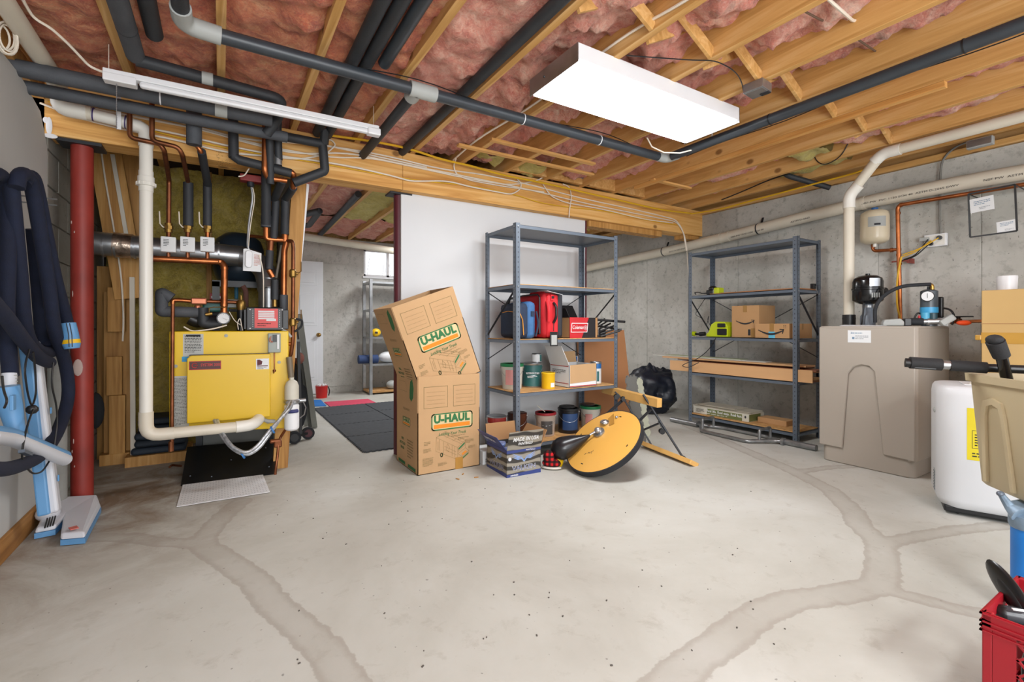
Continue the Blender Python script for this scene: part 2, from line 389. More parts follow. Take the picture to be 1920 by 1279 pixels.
wn.bb((wx0-.02, YF-.03, wz0-.03), (wx1+.02, YF+.02, wz0))
wn = wn.build('window_1', M_WHITE, kind='structure', smooth=0)
mg, nt, b = newmat('window_glass'); b.inputs['Transmission Weight'].default_value = 1; b.inputs['Roughness'].default_value = .02; b.inputs['IOR'].default_value = 1.1
n_ = tex_noise(nt, coords(nt), 3, 1); nt.links.new(ramp(nt, n_, [(0, (.96, .98, 1, 1)), (1, (1, 1, 1, 1))]), b.inputs['Base Color'])
for a_, b_ in ((wx0+W_, cx_-.02), (cx_+.02, wx1-W_)): MB().bb((a_, YF+.05, wz0+W_), (b_, YF+.055, wz1-W_)).build('pane', mg, wn, smooth=0)
# bare shrub outside the window
tr = MB(); rnd = random.Random(3)
for k in range(26):
    x = rnd.uniform(wx0-.6, wx1+.9); p = [Vector((x, YF+1.1+rnd.uniform(0, .6), 1.2))]
    for i in range(4): p.append(p[-1]+Vector((rnd.uniform(-.1, .1), rnd.uniform(-.05, .05), .3)))
    tr.tube(p, .006, n=5)
tr.build('bare_shrub', pm('twig', '#8d8c8c', .9), label='bare grey twigs of a shrub outside the small basement window', cat='shrub', kind='stuff')
m = MB(); m.bb((-.6, YF+.2, .9), (6, YF+4, 1.2)); m.build('ground', pm('leaf_litter', '#9a948a', .9, var=.2), kind='structure', smooth=0)
# insulated stair wall behind the boiler, studs
m = MB(); m.bb((XL, 5.12, 0), (.488, 5.2, 2.5)); ws = m.build('wall_boiler', pm('dark_sheathing', '#3a2c1c', .9), kind='structure', smooth=0)
for px in (243, 392, 505):
    x = at(px, 500, Y=5.0).x; MB().bb((x-.02, 5.0, .0), (x+.02, 5.12, 2.42)).build('stud', M_STUD, ws, smooth=0, bevel=.002)
def batt(x0, x1, y0, y1, z, amp, seed, axis='ceil', step=.022, sag=.03, edge=.02):
    nu = max(6, int((x1-x0)/step)); nv = max(6, int((y1-y0)/(step*1.3))); vs = []
    for j in range(nv+1):
        for i in range(nu+1):
            u = x0+(x1-x0)*i/nu; v = y0+(y1-y0)*j/nv; e = min(i, nu-i)/nu*2
            h = noise.fractal(Vector((u*6+seed*3.1, v*5, seed)), .8, 2, 5)*amp*1.1 + noise.noise(Vector((u*1.6, v*1.6+seed*7, 5)))*amp
            h += noise.fractal(Vector((u*22, v*15, seed+9)), .8, 2.1, 3)*amp*.22
            fold = noise.noise(Vector((u*2+seed, v*3.3, 2))); h -= max(0, .12-abs(fold))*amp*3
            h += -edge*(1-min(1, e*3.5))
            if axis == 'ceil': vs.append((u, v, z-sag-h))
            else: vs.append((u, z-sag-h, v))
    fs = [(j*(nu+1)+i, j*(nu+1)+i+1, (j+1)*(nu+1)+i+1, (j+1)*(nu+1)+i) for j in range(nv) for i in range(nu)]
    return vs, fs
xs = [XL, at(243, 500, Y=5).x, at(392, 500, Y=5).x, at(505, 500, Y=5).x, .48]
for i in range(4):
    vs, fs = batt(xs[i]+.02, xs[i+1]-.02, 0, 2.42, 5.06, .05, 40+i, 'wall')
    MB().add(vs, fs).build('insulation_batt', M_YEL, ws, smooth=180)
# end post and stair wall running back at the right of the boiler nook
m = MB(); m.bb((.468, 3.90, .80), (.488, 5.2, 2.42)); m.build('wall_stair', M_DRYL, kind='structure', smooth=0)
po = thing('stair_post', 'pine post under the beam between the boiler and the doorway', 'post', (.47, 3.85, 0), kind='structure')
a_ = at(540, 500, Y=3.85).x
m = MB(); m.bar((a_-.055, 3.84, 0), (at(566, 330, Y=3.85).x-.02, 3.84, 2.115), .04, .10, up=(1, 0, 0)); m.build('stud', M_STUD, po, smooth=0, bevel=.002)
m = MB(); m.bar((at(549, 640, Y=3.83).x, 3.83, .95), (at(578, 345, Y=3.8).x, 3.83, 2.11), .018, .02, up=(1, 0, 0)); m.build('corner_bead', M_WHITE, po, smooth=0)
# partition: white drywall hung under the beam
px0 = 1.235; px1 = at(1097, 600, Y=3.70).x
m = MB(); m.bb((px0, 3.70, .0), (px1, 3.80, 2.12)); m.build('wall_partition', M_DRY, kind='structure', smooth=0)
m = MB(); m.bb((px1, 3.69, 0), (px1+.012, 3.81, 2.12)); m.build('trim_2', M_REDD, kind='structure', smooth=0)
# door of the far room
dl, dr_ = at(552, 600, Y=YF-.06).x, at(606, 600, Y=YF-.06).x; dh = at(600, 491, Y=YF-.06).z
M_DOOR = pm('door_paint', '#d9dcdf', .45, var=.02)
dl = dr_-.80
d = MB(); d.bb((dl, YF-.06, .01), (dr_, YF-.025, dh)); d = d.build('door_1', M_DOOR, kind='structure', smooth=0, bevel=.003)
for cx in (dl+.23, dr_-.23):
    for za, zb in ((.22, .85), (1.05, 1.55), (1.66, 1.90)):
        MB().bb((cx-.145, YF-.064, za), (cx+.145, YF-.058, zb)).build('door_panel', M_DOOR, d, smooth=0, bevel=.004)
        MB().bb((cx-.105, YF-.072, za+.04), (cx+.105, YF-.06, zb-.04)).build('door_panel', M_DOOR, d, smooth=0, bevel=.006)
kx = at(598, 628, Y=YF-.1); k = MB(); k.cyl((kx.x, YF-.06, kx.z), (kx.x, YF-.10, kx.z), .012); k.ball((kx.x, YF-.12, kx.z), .03); k.cyl((kx.x, YF-.06, kx.z), (kx.x, YF-.066, kx.z), .032); k.build('door_handle', M_BRASS, d, label='brass door knob')
m = MB(); m.bb((dl-.06, YF-.02, 0), (dl, YF, dh+.05)); m.build('trim_3', M_DOOR, kind='structure', smooth=0)
# ---------------- ceiling ----------------
ce = MB(); ce.bb((-1.3, YB, 2.66), (5.2, 8.0, 2.70)); ce = ce.build('ceiling', M_SUB, kind='structure', smooth=0)
JX = [.433*k for k in range(-2, 11)]+[4.70]
jm = MB(); jm.bb((-.02, YB, 2.42), (.02, 7.75, 2.66)); j0 = None
for i, x in enumerate(JX):
    if j0 is None:
        j0 = jm.build('joist', M_JOIST, ce, smooth=0, bevel=.002); me_ = j0.data; o = j0
    else: o = j0.copy(); COL.objects.link(o)
    o.location = (x, 0, 0)
JX2 = [-1.25]+JX
for i in range(len(JX2)-1):
    a_, b_ = JX2[i]+.02, JX2[i+1]-.02; near = JX2[i] < 1.2
    if near: zz, amp, sg, mt = 2.455, .030, .0, M_PINKO if JX2[i] < .8 else M_PINK
    else: zz, amp, sg, mt = 2.535+.01*(i % 3)-(.02 if i in (6, 7, 8) else 0), .065 if i in (6, 7, 8, 9) else .045, .0, M_PINK
    vs, fs = batt(a_, b_, -1.2, 3.78 if not near else 3.85, zz, amp, i+1, sag=sg, step=.02 if i > 1 else .03)
    MB().add(vs, fs).build('insulation_batt', mt, ce, smooth=180)
    if JX2[i] > .3 and i < 12:
        for ya, yb, mt2, z2 in ((3.85, 4.6, M_YEL2 if i in (5, 8) else M_PINK, 2.5), (4.6, 6.4, M_YEL2 if i in (6, 7) else M_PINK, 2.5), (6.4, 7.7, M_PINK, 2.5)):
            vs, fs = batt(a_, b_, ya, yb, z2, .035, i+20+ya, step=.045); MB().add(vs, fs).build('insulation_batt', mt2, ce, smooth=180)
# bright yellow scraps of batt showing near the beam and the right wall
for (px, py, X, Y, sx, sy) in ((925, 300, 1.95, 3.50, .16, .10), (1010, 322, 2.38, 3.52, .16, .1), (1668, 240, 4.1, 2.0, .17, .12), (1700, 290, 4.5, 2.2, .14, .3), (1135, 430, 3.3, 3.9, .2, .06)):
    z = 2.50 if Y < 3.6 else 2.09
    vs, fs = batt(X-sx, X+sx, Y-sy, Y+sy, z, .04, X, step=.03, edge=.10)
    MB().add(vs, fs).build('insulation_batt', M_YEL2, ce, smooth=180, label='yellow insulation scrap')
# cross bridging between the joists
for i in range(5, 12):
    a_, b_ = JX[i]+.02, JX[i+1]-.02
    MB().bar((a_, 1.52, 2.645), (b_, 1.52, 2.44), .065, .02, up=(0, 1, 0)).build('bridging', M_JOIST, ce, smooth=0, bevel=.002)
    MB().bar((b_, 1.60, 2.645), (a_, 1.60, 2.44), .065, .02, up=(0, 1, 0)).build('bridging', M_JOIST, ce, smooth=0, bevel=.002)
# strapping nailed under the joists
M_STRAP = wood('strap_pine', ('#c08a44', '#dba660', '#e8bb7c'), (.14, 2, 2))
for p, q_ in (((1.52, 3.24), (2.86, 3.24)), ((1.68, 3.02), (2.68, 3.02)), ((3.42, 3.05), (3.96, 3.05))):
    MB().bb((p[0], p[1]-.022, 2.401), (q_[0], p[1]+.022, 2.419)).build('strapping', M_STRAP, ce, smooth=0, bevel=.002)
MB().bb((3.445, .97, 2.384), (3.488, 3.3, 2.419)).build('strapping', wood('strap_pine_long', ('#b87e3c', '#d39c56', '#dfae6a'), (2, .14, 2)), ce, smooth=0, bevel=.002)
# solid blocking in two right hand bays over the beam
for i in (7, 8, 9, 10): MB().bb((JX[i]+.02, 3.56, 2.43), (JX[i+1]-.02, 3.60, 2.66)).build('blocking', M_JOIST, ce, smooth=0, bevel=.002)
# beam
be = thing('ceiling_beam', 'long laminated pine beam crossing the basement under the joists', 'beam', (1.9, 3.7, 2.12), kind='structure')
xj = at(755, 330, Y=3.62).x
MB().bb((-1.05, 3.62, 2.12), (xj-.001, 3.79, 2.419)).build('beam_segment', M_BEAM, be, smooth=0, bevel=.002)
MB().bb((xj+.001, 3.618, 2.12), (4.93, 3.79, 2.419)).build('beam_segment', M_BEAM, be, smooth=0, bevel=.002)
MB().bb((4.62, 3.64, 2.075), (4.90, 3.78, 2.118)).build('bearing_block', M_STUD, be, smooth=0)
MB().bb((px1+.02, 3.66, 2.06), (px1+1.1, 3.78, 2.118)).build('ledger', M_STUD, be, smooth=0)
# pencil notes on the beam
nm = MB(); rnd = random.Random(5)
for i in range(7):
    for j in range(9):
        if rnd.random() < .25: continue
        p = at(406+j*3.3, 281+i*4.6+rnd.uniform(-1, 1)+j*.4, Y=3.616); q_ = p+Vector((rnd.uniform(-.004, .008), 0, rnd.uniform(-.008, .008)))
        nm.bar(p, q_, .002, .001)
nm.build('handwriting', M_INK, be)
m = MB(); p = at(92, 236, Y=3.618); m.ball(p, .014, .0035, .05); m.ball(p+Vector((.006, 0, -.055)), .030, .0035, .014); m.ball(p+Vector((-.012, 0, .03)), .014, .003, .018); m.build('plaster_smear', M_WHITE, be)
# columns
c1 = at(149, 943, Z=0)
c1 = (-.70, 3.71, 0)
M_REDC = pm('scuffed_red_paint', '#94332a', .5, var=.22, scale=5, bump=.2, bscale=14)
co = thing('support_column', 'rusty red round steel column beside the hanging vacuum hoses', 'column', c1, kind='structure')
MB(co).lathe([(.052, .008), (.052, 2.10)], n=28).build('shaft', M_REDC, co)
MB(co).bb((-.10, -.075, 2.100), (.10, .075, 2.118)).build('cap_plate', M_STEELD, co, smooth=0)
m = MB(co)
for k in range(9):
    a = R(-115+random.uniform(-28, 28)); z = random.uniform(.1, 1.9); m.ball((.0525*math.cos(a), .0525*math.sin(a), z), .003, .003, random.uniform(.006, .02), n=8)
m.ball((.0525*math.cos(R(-100)), .0525*math.sin(R(-100)), .80), .022, .003, .05, n=12)
m.build('paint_chip', pm('chipped_primer', '#b9a49c', .7), co)
c2 = thing('support_column', 'dark maroon steel column at the edge of the white partition', 'column', (1.235, 3.765, 0), kind='structure')
MB(c2).lathe([(.040, .0), (.040, 2.105)], n=24).build('shaft', M_REDD, c2)
MB(c2).bb((-.09, -.07, 2.106), (.09, .07, 2.119)).build('cap_plate', M_STEELD, c2, smooth=0)
# grey round duct stub behind the red column
m = MB(); m.cyl((XL+.05, 3.58, 0), (XL+.05, 3.58, .9), .042); m.build('floor_pipe', pm('grey_cast_pipe', '#8b8c88', .7, var=.2), label='short grey pipe rising from the floor left of the red column', cat='pipe')
# ---------------- ceiling lamps ----------------
def troffer(name, label, x0, x1, y0, y1, z):
    t = thing(name, label, 'ceiling light', ((x0+x1)/2, (y0+y1)/2, z))
    b = MB(); b.bb((x0, y0, z), (x1, y1, z+.08)); b.build('housing', M_WHITE, t, smooth=0, bevel=.003)
    d = MB(); d.bb((x0+.012, y0+.012, z-.012), (x1-.012, y1-.012, z)); d.build('diffuser', M_LAMP, t, smooth=0, bevel=.003)
    for sx in (x0, x1):
        e = MB(); s_ = 1 if sx == x1 else -1
        e.bb((sx, y0, z-.014), (sx+s_*.004, y1, z+.08)); e.build('end_cap', M_GALV, t, smooth=0)
        k = MB(); k.ball((sx+s_*.005, y0+.28, z+.035), .006, n=8); k.build('screw', M_STEELD, t)
    return t
troffer('ceiling_light', 'wide bright white fluorescent ceiling light under the joists', 1.48, 2.79, 1.78, 2.20, 2.345)
troffer('ceiling_light', 'unseen ceiling light added behind the viewpoint', .35, 1.65, -1.81, -1.39, 2.33)  # housing added out of view to go with the rear fill
troffer('ceiling_light', 'ceiling light glowing in the far room beside the maroon column', 2.3, 2.72, 5.6, 6.9, 2.31)
m = MB(); m.tube([at(1213, 258, Z=2.37), at(1222, 275, Z=2.33), at(1245, 286, Z=2.31), at(1275, 287, Z=2.30), at(1310, 278, Z=2.32), at(1332, 262, Z=2.35), at(1336, 250, Z=2.38)], .005, n=7)
m.build('lamp_cord', M_CABLE, label='white cord looping under the wide ceiling light', cat='cable')
# tube light
a_, b_ = Vector((-.49, 3.01, 2.285)), Vector((.845, 2.975, 2.285)); u = (b_-a_).normalized()
t = thing('tube_light', 'narrow white tube light hanging on strings over the boiler pipes', 'light', (a_+b_)/2)
M_TUBE = pm('frosted_tube', '#dfe0e2', .3, var=.02)
MB().bar(a_, b_, .045, .03).build('channel', M_WHITE, t, smooth=0, bevel=.004)
MB().bar(a_+u*.14-Vector((0, 0, .028)), b_-u*.05-Vector((0, 0, .028)), .036, .03).build('tube_cover', M_TUBE, t, smooth=0, bevel=.012)
MB().bar(a_+u*.0-Vector((0, 0, .025)), a_+u*.13-Vector((0, 0, .025)), .055, .04).build('end_cap', M_WHITE, t, smooth=0, bevel=.005)
MB().bar(b_-u*.07-Vector((0, 0, .025)), b_+u*.01-Vector((0, 0, .025)), .055, .045).build('end_cap', M_WHITE, t, smooth=0, bevel=.008)
m = MB(); p = a_+u*.05
for k in range(26): m.ball((p.x, p.y, p.z-.05-k*.0085), .0032, n=6)
m.tube([p-Vector((0, 0, .03)), p-Vector((0, 0, .05+.22))], .001, n=4); m.build('pull_chain', M_GALV, t)
for q_ in (a_+u*.02, b_-u*.03): MB().tube([q_, q_+Vector((0, 0, .14))], .0015, n=4).build('string', M_CABLE, t)
m = MB(); m.tube([at(193, 135, Z=2.29), at(168, 125, Z=2.31), at(128, 82, Z=2.34), at(95, 52, Z=2.36), at(64, 35, Z=2.38), at(45, 5, Z=2.40), at(36, -20, Z=2.41)], .006, n=7, fillet=.08)
m.build('lamp_cord', M_CABLE, label='white cord running from the tube light to the upper left', cat='cable')
m = MB(); c = at(10, 70, Z=2.30); rnd = random.Random(2)
for k in range(7):
    r_ = .055+rnd.uniform(-.008, .008); o_ = Vector((rnd.uniform(-.012, .012), rnd.uniform(-.02, .02), rnd.uniform(-.01, .01)))
    m.tube([c+o_+Vector((.45*r_*math.cos(a), .3*r_*math.cos(a), 1.1*r_*math.sin(a))) for a in [2*math.pi*i/20 for i in range(21)]], .004, n=6)
m.tube([c+Vector((.02, 0, .04)), at(28, 62, Z=2.33), at(34, 78, Z=2.31)], .004, n=6)
m.build('cable_coil', M_CABLE, label='hank of white cable hanging at the upper left corner', cat='cable')
# framing behind the top of the left wall
m = MB(); m.bar((XL-.05, YB, 2.35), (XL-.05, 3.6, 2.35), .09, .09); m.build('trim_4', M_STUD, kind='structure', smooth=0)
# ---------------- ceiling pipes ----------------
def pipe(name, label, pts, r, mat, fillet=0, cat='pipe', n=16):
    t = thing(name, label, cat, pts[0])
    MB().tube(pts, r, n=n, fillet=fillet).build('tube', mat, t)
    return t
def ring(t, p, ax, r, mat, w=.02, name='collar', label=None):
    ax = Vector(ax).normalized(); m = MB(); m.cyl(Vector(p)-ax*w/2, Vector(p)+ax*w/2, r, n=20); return m.build(name, mat, t, label=label)
M_FOAMB = pm('blueblack_foam', '#33393f', .38, var=.12, scale=8)
t = pipe('insulated_pipe', 'long black insulated pipe crossing the ceiling and turning under the wide lamp', [(-.0, 2.46, 2.33), (2.90, 2.46, 2.33)], .032, M_FOAMB)
MB().tube([(2.91, 2.40, 2.33), (2.91, YB, 2.33)], .032, n=16).build('tube', M_FOAMB, t)
MB().tube([(-.14, 2.33, 2.335), (-.14, 2.45, 2.333), (.0, 2.46, 2.33)], .039, n=16, fillet=.11).build('elbow', M_FITG, t, label='grey pipe elbow')
MB().tube([(-.14, YB, 2.335), (-.14, 2.34, 2.335)], .032, n=16).build('tube', M_FOAM, t)
MB().tube([(2.82, 2.46, 2.33), (2.92, 2.46, 2.33), (2.92, 2.36, 2.33)], .034, n=16, fillet=.05).build('corner_fitting', M_FITG, t, label='pale grey corner fitting')
tx = at(788, 172, Y=2.46).x
m = MB(); m.cyl((tx-.06, 2.46, 2.33), (tx+.09, 2.46, 2.33), .041); m.cyl((tx-.02, 2.46, 2.33), (tx-.02, 2.55, 2.33), .041); m.build('tee_fitting', M_FITG, t, label='pale grey tee fitting')
for px in (980, 1123): p = at(px, 230, Y=2.46); ring(t, (p.x, 2.46, 2.33), (1, 0, 0), .0345, M_WHITE, .005, 'cable_tie', 'white cable tie')
for y in (.75, 1.65): ring(t, (2.91, y, 2.33), (0, 1, 0), .0345, M_BLACK, .006, 'cable_tie')
MB().tube([(tx-.02, 2.55, 2.33), (tx-.02, 3.7, 2.33)], .03, n=16).build('tube', M_FOAM, t)
m = MB()
pts = [(x, 2.455+.03*math.sin(x*5), 2.366+.004*math.sin(x*9)) for x in [.6+.1*i for i in range(23)]]; m.tube(pts, .003, n=5)
m.tube([(2.945+.01*math.sin(y*4), y, 2.31+.008*math.sin(y*7)) for y in [2.3-.12*i for i in range(28)]], .003, n=5)
m.build('bell_wire', M_BLACK, t)
for x, lab, y1 in ((.575, 'leftmost of three parallel black foam pipes along the joist bay', 3.55), (.645, 'middle one of three parallel black foam pipes along the joist bay', 3.55), (.72, 'shiny rightmost of three parallel black foam pipes ending at the crossing pipe', 2.43)):
    pipe('insulated_pipe', lab, [(x, YB, 2.405), (x, y1, 2.405)], .031, M_FOAM if x < .7 else M_FOAMB)
pipe('insulated_pipe', 'single black foam pipe along the left side of a joist', [(1.215, YB, 2.415), (1.215, 3.85, 2.415)], .030, M_FOAM)
t = pipe('insulated_pipe', 'thick dusty grey foam pipe ending over the left end of the tube light', [(-.36, YB, 2.375), (-.36, 2.95, 2.375)], .040, M_FOAMG)
ring(t, (-.36, 2.7, 2.375), (0, 1, 0), .041, M_FOAM, .004)
pipe('insulated_pipe', 'black foam pipe beside the thick dusty grey one', [(-.27, YB, 2.43), (-.27, 2.8, 2.43)], .036, M_FOAM)
t = pipe('insulated_pipe', 'black foam pipe crossing above the tube light to the beam', [(-.36, 2.96, 2.36), (.30, 3.02, 2.355), (.30, 3.25, 2.33), (.24, 3.3, 2.24)], .030, M_FOAM, .06)
p = at(389, 148, Y=2.98); ring(t, (p.x, 2.98, 2.357), (1, 0, 0), .032, M_FITG, .05)
t = pipe('insulated_pipe', 'thick black foam pipe crossing over the top of the left wall', [(-1.2, 3.18, 2.285), (.26, 3.18, 2.285)], .040, M_FOAMG)
ring(t, (.0, 3.18, 2.285), (1, 0, 0), .042, M_FITG, .06); ring(t, (-.28, 3.18, 2.285), (1, 0, 0), .0405, M_WHITE, .006)
pipe('insulated_pipe', 'lower grey foam pipe just behind the thick black crossing one', [(-.95, 3.32, 2.25), (.36, 3.32, 2.25)], .033, M_FOAMG)
t = pipe('insulated_pipe', 'black foam pipe running to a mitred corner left of the yellow cable', [(.1, 3.48, 2.31), (.60, 3.48, 2.31), (.62, 3.5, 2.13), (.42, 3.52, 2.02)], .030, M_FOAM, .02)
MB().tube([(.61, 3.44, 2.405), (.61, 3.48, 2.31)], .03).build('tube', M_FOAM, t)
# white plastic drain at the upper left, down to the boiler
t = thing('drain_pipe', 'white plastic drain pipe dropping past the beam and under the yellow boiler', 'pipe', (-.377, 3.5, .38))
MB().tube([(-.75, YB, 2.375), (-.75, 3.3, 2.355), (-.75, 3.5, 2.33), (-.75, 3.5, 2.245), (-.62, 3.5, 2.237)], .040, n=20, fillet=.09).build('tube', M_PVCO, t)
MB().tube([(-.75, 3.5, 2.32), (-.75, 3.5, 2.24), (-.64, 3.5, 2.238)], .043, n=20, fillet=.06).build('elbow', M_PVC, t)
MB().tube([(-.66, 3.5, 2.238), (-.40, 3.5, 2.215)], .033, n=20).build('tube', M_PVC, t)
MB().tube([(-.46, 3.5, 2.22), (-.377, 3.5, 2.205), (-.377, 3.5, 2.10)], .037, n=20, fillet=.08).build('elbow', M_PVC, t)
for x in (-.612, -.47): ring(t, (x, 3.5, 2.236-.08*(x+.612)), (1, 0, -.08), .0375 if x < -.5 else .038, pm('purple_primer', '#3c2a66', .5), .006, 'primer_ring', 'purple primer ring')
m = MB(); m.bb((-.505, 3.45, 2.16), (-.485, 3.455, 2.36)); m.tube([(-.495, 3.5+.04*math.sin(R(a)), 2.225+.04*math.cos(R(a))) for a in range(0, 361, 30)], .006, n=5); m.build('hanger_strap', M_WHITE, t)
MB().tube([(-.377, 3.5, 2.11), (-.377, 3.5, .46)], .033, n=24).build('tube', M_PVC, t)
zc = at(272, 340, Y=3.5).z
m = MB(); m.lathe([(.036, 0), (.036, .03), (.046, .032), (.046, .052), (.041, .054), (.041, .085), (.036, .087), (.036, .12)], (-.377, 3.5, zc-.06), n=28)
for k in range(14): a = 2*math.pi*k/14; m.box((-.377+.046*math.cos(a), 3.5+.046*math.sin(a), zc-.018), (.006, .006, .018), rz=a)
m.build('union_coupling', M_PVC, t)
zb = at(285, 816, Y=3.5).z
MB().tube([(-.377, 3.5, zb+.14), (-.377, 3.5, zb), (-.24, 3.5, zb)], .037, n=24, fillet=.075).build('elbow', M_PVCO, t)
MB().tube([(-.26, 3.5, zb), (.10, 3.5, zb)], .033, n=24).build('tube', M_PVCO, t)
MB().tube([(.08, 3.5, zb), (.165, 3.51, zb), (.215, 3.60, zb+.012), (.225, 3.78, zb+.03)], .037, n=24, fillet=.1).build('elbow', M_PVC, t)
# drain along the right wall, sloping
PV = ((1060, 511), (1150, 492), (1245, 472), (1330, 452), (1420, 430), (1560, 394), (1700, 363), (1812, 341), (1920, 323))
def pvy(px):
    for (a, b), (c, d) in zip(PV, PV[1:]):
        if px <= c: return b+(d-b)*(px-a)/(c-a)
    return PV[-1][1]
pvp = [at(a, b, X=4.83) for a, b in PV]; dy = (pvp[-1]-pvp[-2]).normalized()
t = thing('drain_pipe', 'thick white plastic drain sloping along the concrete wall above the shelves', 'pipe', pvp[0])
MB().tube([pvp[0]*1+(pvp[0]-pvp[1])]+pvp+[pvp[-1]+dy*2.6], .056, n=24, fillet=.3).build('tube', M_PVCO, t)
for px in (1352, 1368, 1620): ring(t, at(px, pvy(px), X=4.83), (pvp[4]-pvp[3]), .061, M_PVCO, .03 if px > 1400 else .018)
for px in (1245, 1422):
    p = at(px, pvy(px), X=4.83); ring(t, p, (pvp[4]-pvp[3]), .0585, M_STEELD, .012, 'pipe_strap')
    MB().bar(p+Vector((.045, 0, .04)), p+Vector((.085, 0, .13)), .022, .004, up=(1, 0, 0)).build('strap_end', M_STEELD, t, smooth=0)
for i, (px, s_) in enumerate(((1270, 'ASTM D-2665 DWV'), (1400, 'NSF-PW  PVC-1120  SCH 40'), (1500, 'ASTM D-2665'), (1700, 'NSF-PW  PVC 1120 SCH 40  ASTM D-2665 DWV'), (1880, 'NSF PW  ASTM'))):
    p = at(px, pvy(px)+3, X=4.83-.0575); q_ = at(px+20, pvy(px+20)+3, X=4.83-.0575)
    text(s_, .022, frame(p, q_-p, (0, 0, 1)), M_INK, t, name='pipe_print', wide=1.4)
# vent pipe from the tank up to the joists
vx, vy = 4.30, 1.80
t = thing('vent_pipe', 'white plastic vent pipe rising from the beige tank and bending under the joists', 'pipe', (vx, vy, 1.04))
ze = at(1597, 366, X=vx).z; zt = 2.36
MB().tube([(vx, vy, 1.045), (vx, vy, ze), (vx, vy-.22, zt), (vx, YB, zt+.02)], .037, n=20, fillet=.07).build('tube', M_PVCO, t)
MB().tube([(vx, vy, ze-.1), (vx, vy, ze), (vx, vy-.07, ze+.07)], .042, n=20, fillet=.05).build('elbow', M_PVC, t)
MB().tube([(vx, vy-.17, zt-.05), (vx, vy-.23, zt), (vx, vy-.34, zt)], .042, n=20, fillet=.05).build('elbow', M_PVC, t)
m = MB(); m.lathe([(.045, 0), (.045, .09), (.040, .092)], (vx, vy, 1.042)); m.lathe([(.0465, .055), (.0465, .067)], (vx, vy, 1.042)); m.build('rubber_boot', M_BLACK, t)
pipe('insulated_pipe', 'short bent black pipe under the joists above the right shelf', [at(1466, 300, X=4.55), at(1467, 322, X=4.5), at(1478, 330, X=4.5), at(1556, 352, X=4.75)], .024, M_FOAM, .03)
# ---------------- cables on the beam ----------------
def cable(label, pix, r=.0062, mat=None, wob=0, **kw):
    pts = []
    for p in pix:
        q_ = dict(kw)
        if len(p) > 2: q_ = p[2]
        pts.append(at(p[0], p[1], **q_))
    return MB().tube(pts, r, n=7, fillet=.25, seg=4).build('cable', mat or M_CABLE, label=label, cat='cable')
YBm = 3.608
cable('topmost white cable stapled along the upper edge of the beam', [(95, 180), (190, 200), (330, 225), (450, 262), (560, 268), (640, 277), (720, 291), (830, 318), (900, 326), (985, 344), (1090, 372), (1200, 395), (1268, 412), (1281, 432), (1287, 470)], Y=YBm)
cable('second white cable along the upper edge of the beam', [(95, 186), (250, 219), (380, 243), (470, 270), (560, 290), (650, 285), (740, 305), (860, 328), (990, 355), (1100, 382), (1200, 402), (1270, 416), (1284, 440), (1288, 470)], Y=YBm-.006)
cable('white cable dipping lowest across the beam face above the partition', [(75, 193), (150, 222), (240, 245), (330, 262), (430, 288), (560, 296), (660, 312), (740, 331), (770, 340), (840, 339), (880, 350), (960, 365), (975, 355), (978, 345), (970, 336)], Y=YBm-.014)
cable('thin white cable between the beam staples and the joists', [(200, 208), (350, 236), (500, 275), (620, 296), (690, 295), (790, 316), (880, 336), (960, 348), (1010, 338), (1030, 325)], Y=YBm-.002, r=.0055)
cable('white cable sagging left of the black mitred pipe', [(300, 214), (420, 240), (540, 258), (622, 262), (630, 272), (610, 290), (560, 300), (500, 292)], Y=YBm-.01, r=.0055)
cable('white cable curving down the beam under the strapping', [(855, 298, dict(Z=2.41)), (850, 312), (856, 328), (880, 338), (940, 349), (1020, 360)], Y=YBm-.008, r=.0055)
cable('white cable drop ending on the beam above the left shelf unit', [(1055, 345), (1068, 350), (1072, 370), (1068, 390), (1067, 408)], Y=YBm-.008, r=.0055)
cable('white cable sweeping from the joists to the beam near the wall', [(1018, 345), (1032, 368), (1060, 380), (1130, 392), (1210, 412), (1262, 418)], Y=YBm-.012, r=.0055)
cable('faint white cable stapled near the top left of the beam', [(92, 172), (200, 190), (330, 214), (440, 246), (540, 262), (600, 270), (700, 292), (800, 314)], Y=YBm+.0)
cable('lower white cable across the left half of the beam', [(98, 190), (230, 232), (330, 250), (420, 272), (520, 292), (600, 302), (680, 316)], Y=YBm-.010)
cable('white cable between the copper risers and the drain elbow', [(110, 176), (230, 205), (340, 220), (440, 238), (520, 250), (575, 262)], Y=YBm-.012, r=.0055)
cable('pair of white cables running along a joist toward the strapping', [(850, 300, dict(Z=2.42)), (895, 260, dict(Z=2.45)), (960, 222, dict(X=1.70)), (1000, 197, dict(X=1.70)), (1180, 60, dict(X=1.70)), (1290, 0, dict(X=1.70)), (1420, -90, dict(X=1.70))], r=.007)
cable('thick yellow cable running along the joists above the beam', [(620, 254), (680, 262), (760, 276), (830, 300), (880, 310), (940, 328), (1020, 343), (1100, 362), (1180, 380), (1240, 394), (1295, 400)], Y=3.52, r=.009, mat=M_YCAB)
cable('yellow cable along the last joist bay by the right wall', [(1295, 401, dict(Y=3.5)), (1345, 394, dict(X=4.6)), (1500, 352, dict(X=4.62)), (1650, 312, dict(X=4.62)), (1708, 236, dict(X=4.40)), (1760, 228, dict(X=4.36)), (1860, 196, dict(X=4.36)), (1960, 165, dict(X=4.36))], r=.008, mat=M_YCAB)
cable('thin yellow cable lying along the lower beam face', [(90, 190), (120, 196), (300, 250), (400, 273), (480, 288), (600, 306), (700, 325), (800, 341), (880, 347), (970, 366), (1010, 380), (1060, 388), (1140, 396), (1210, 413), (1270, 422)], Y=YBm-.004, r=.0045, mat=M_YCAB)
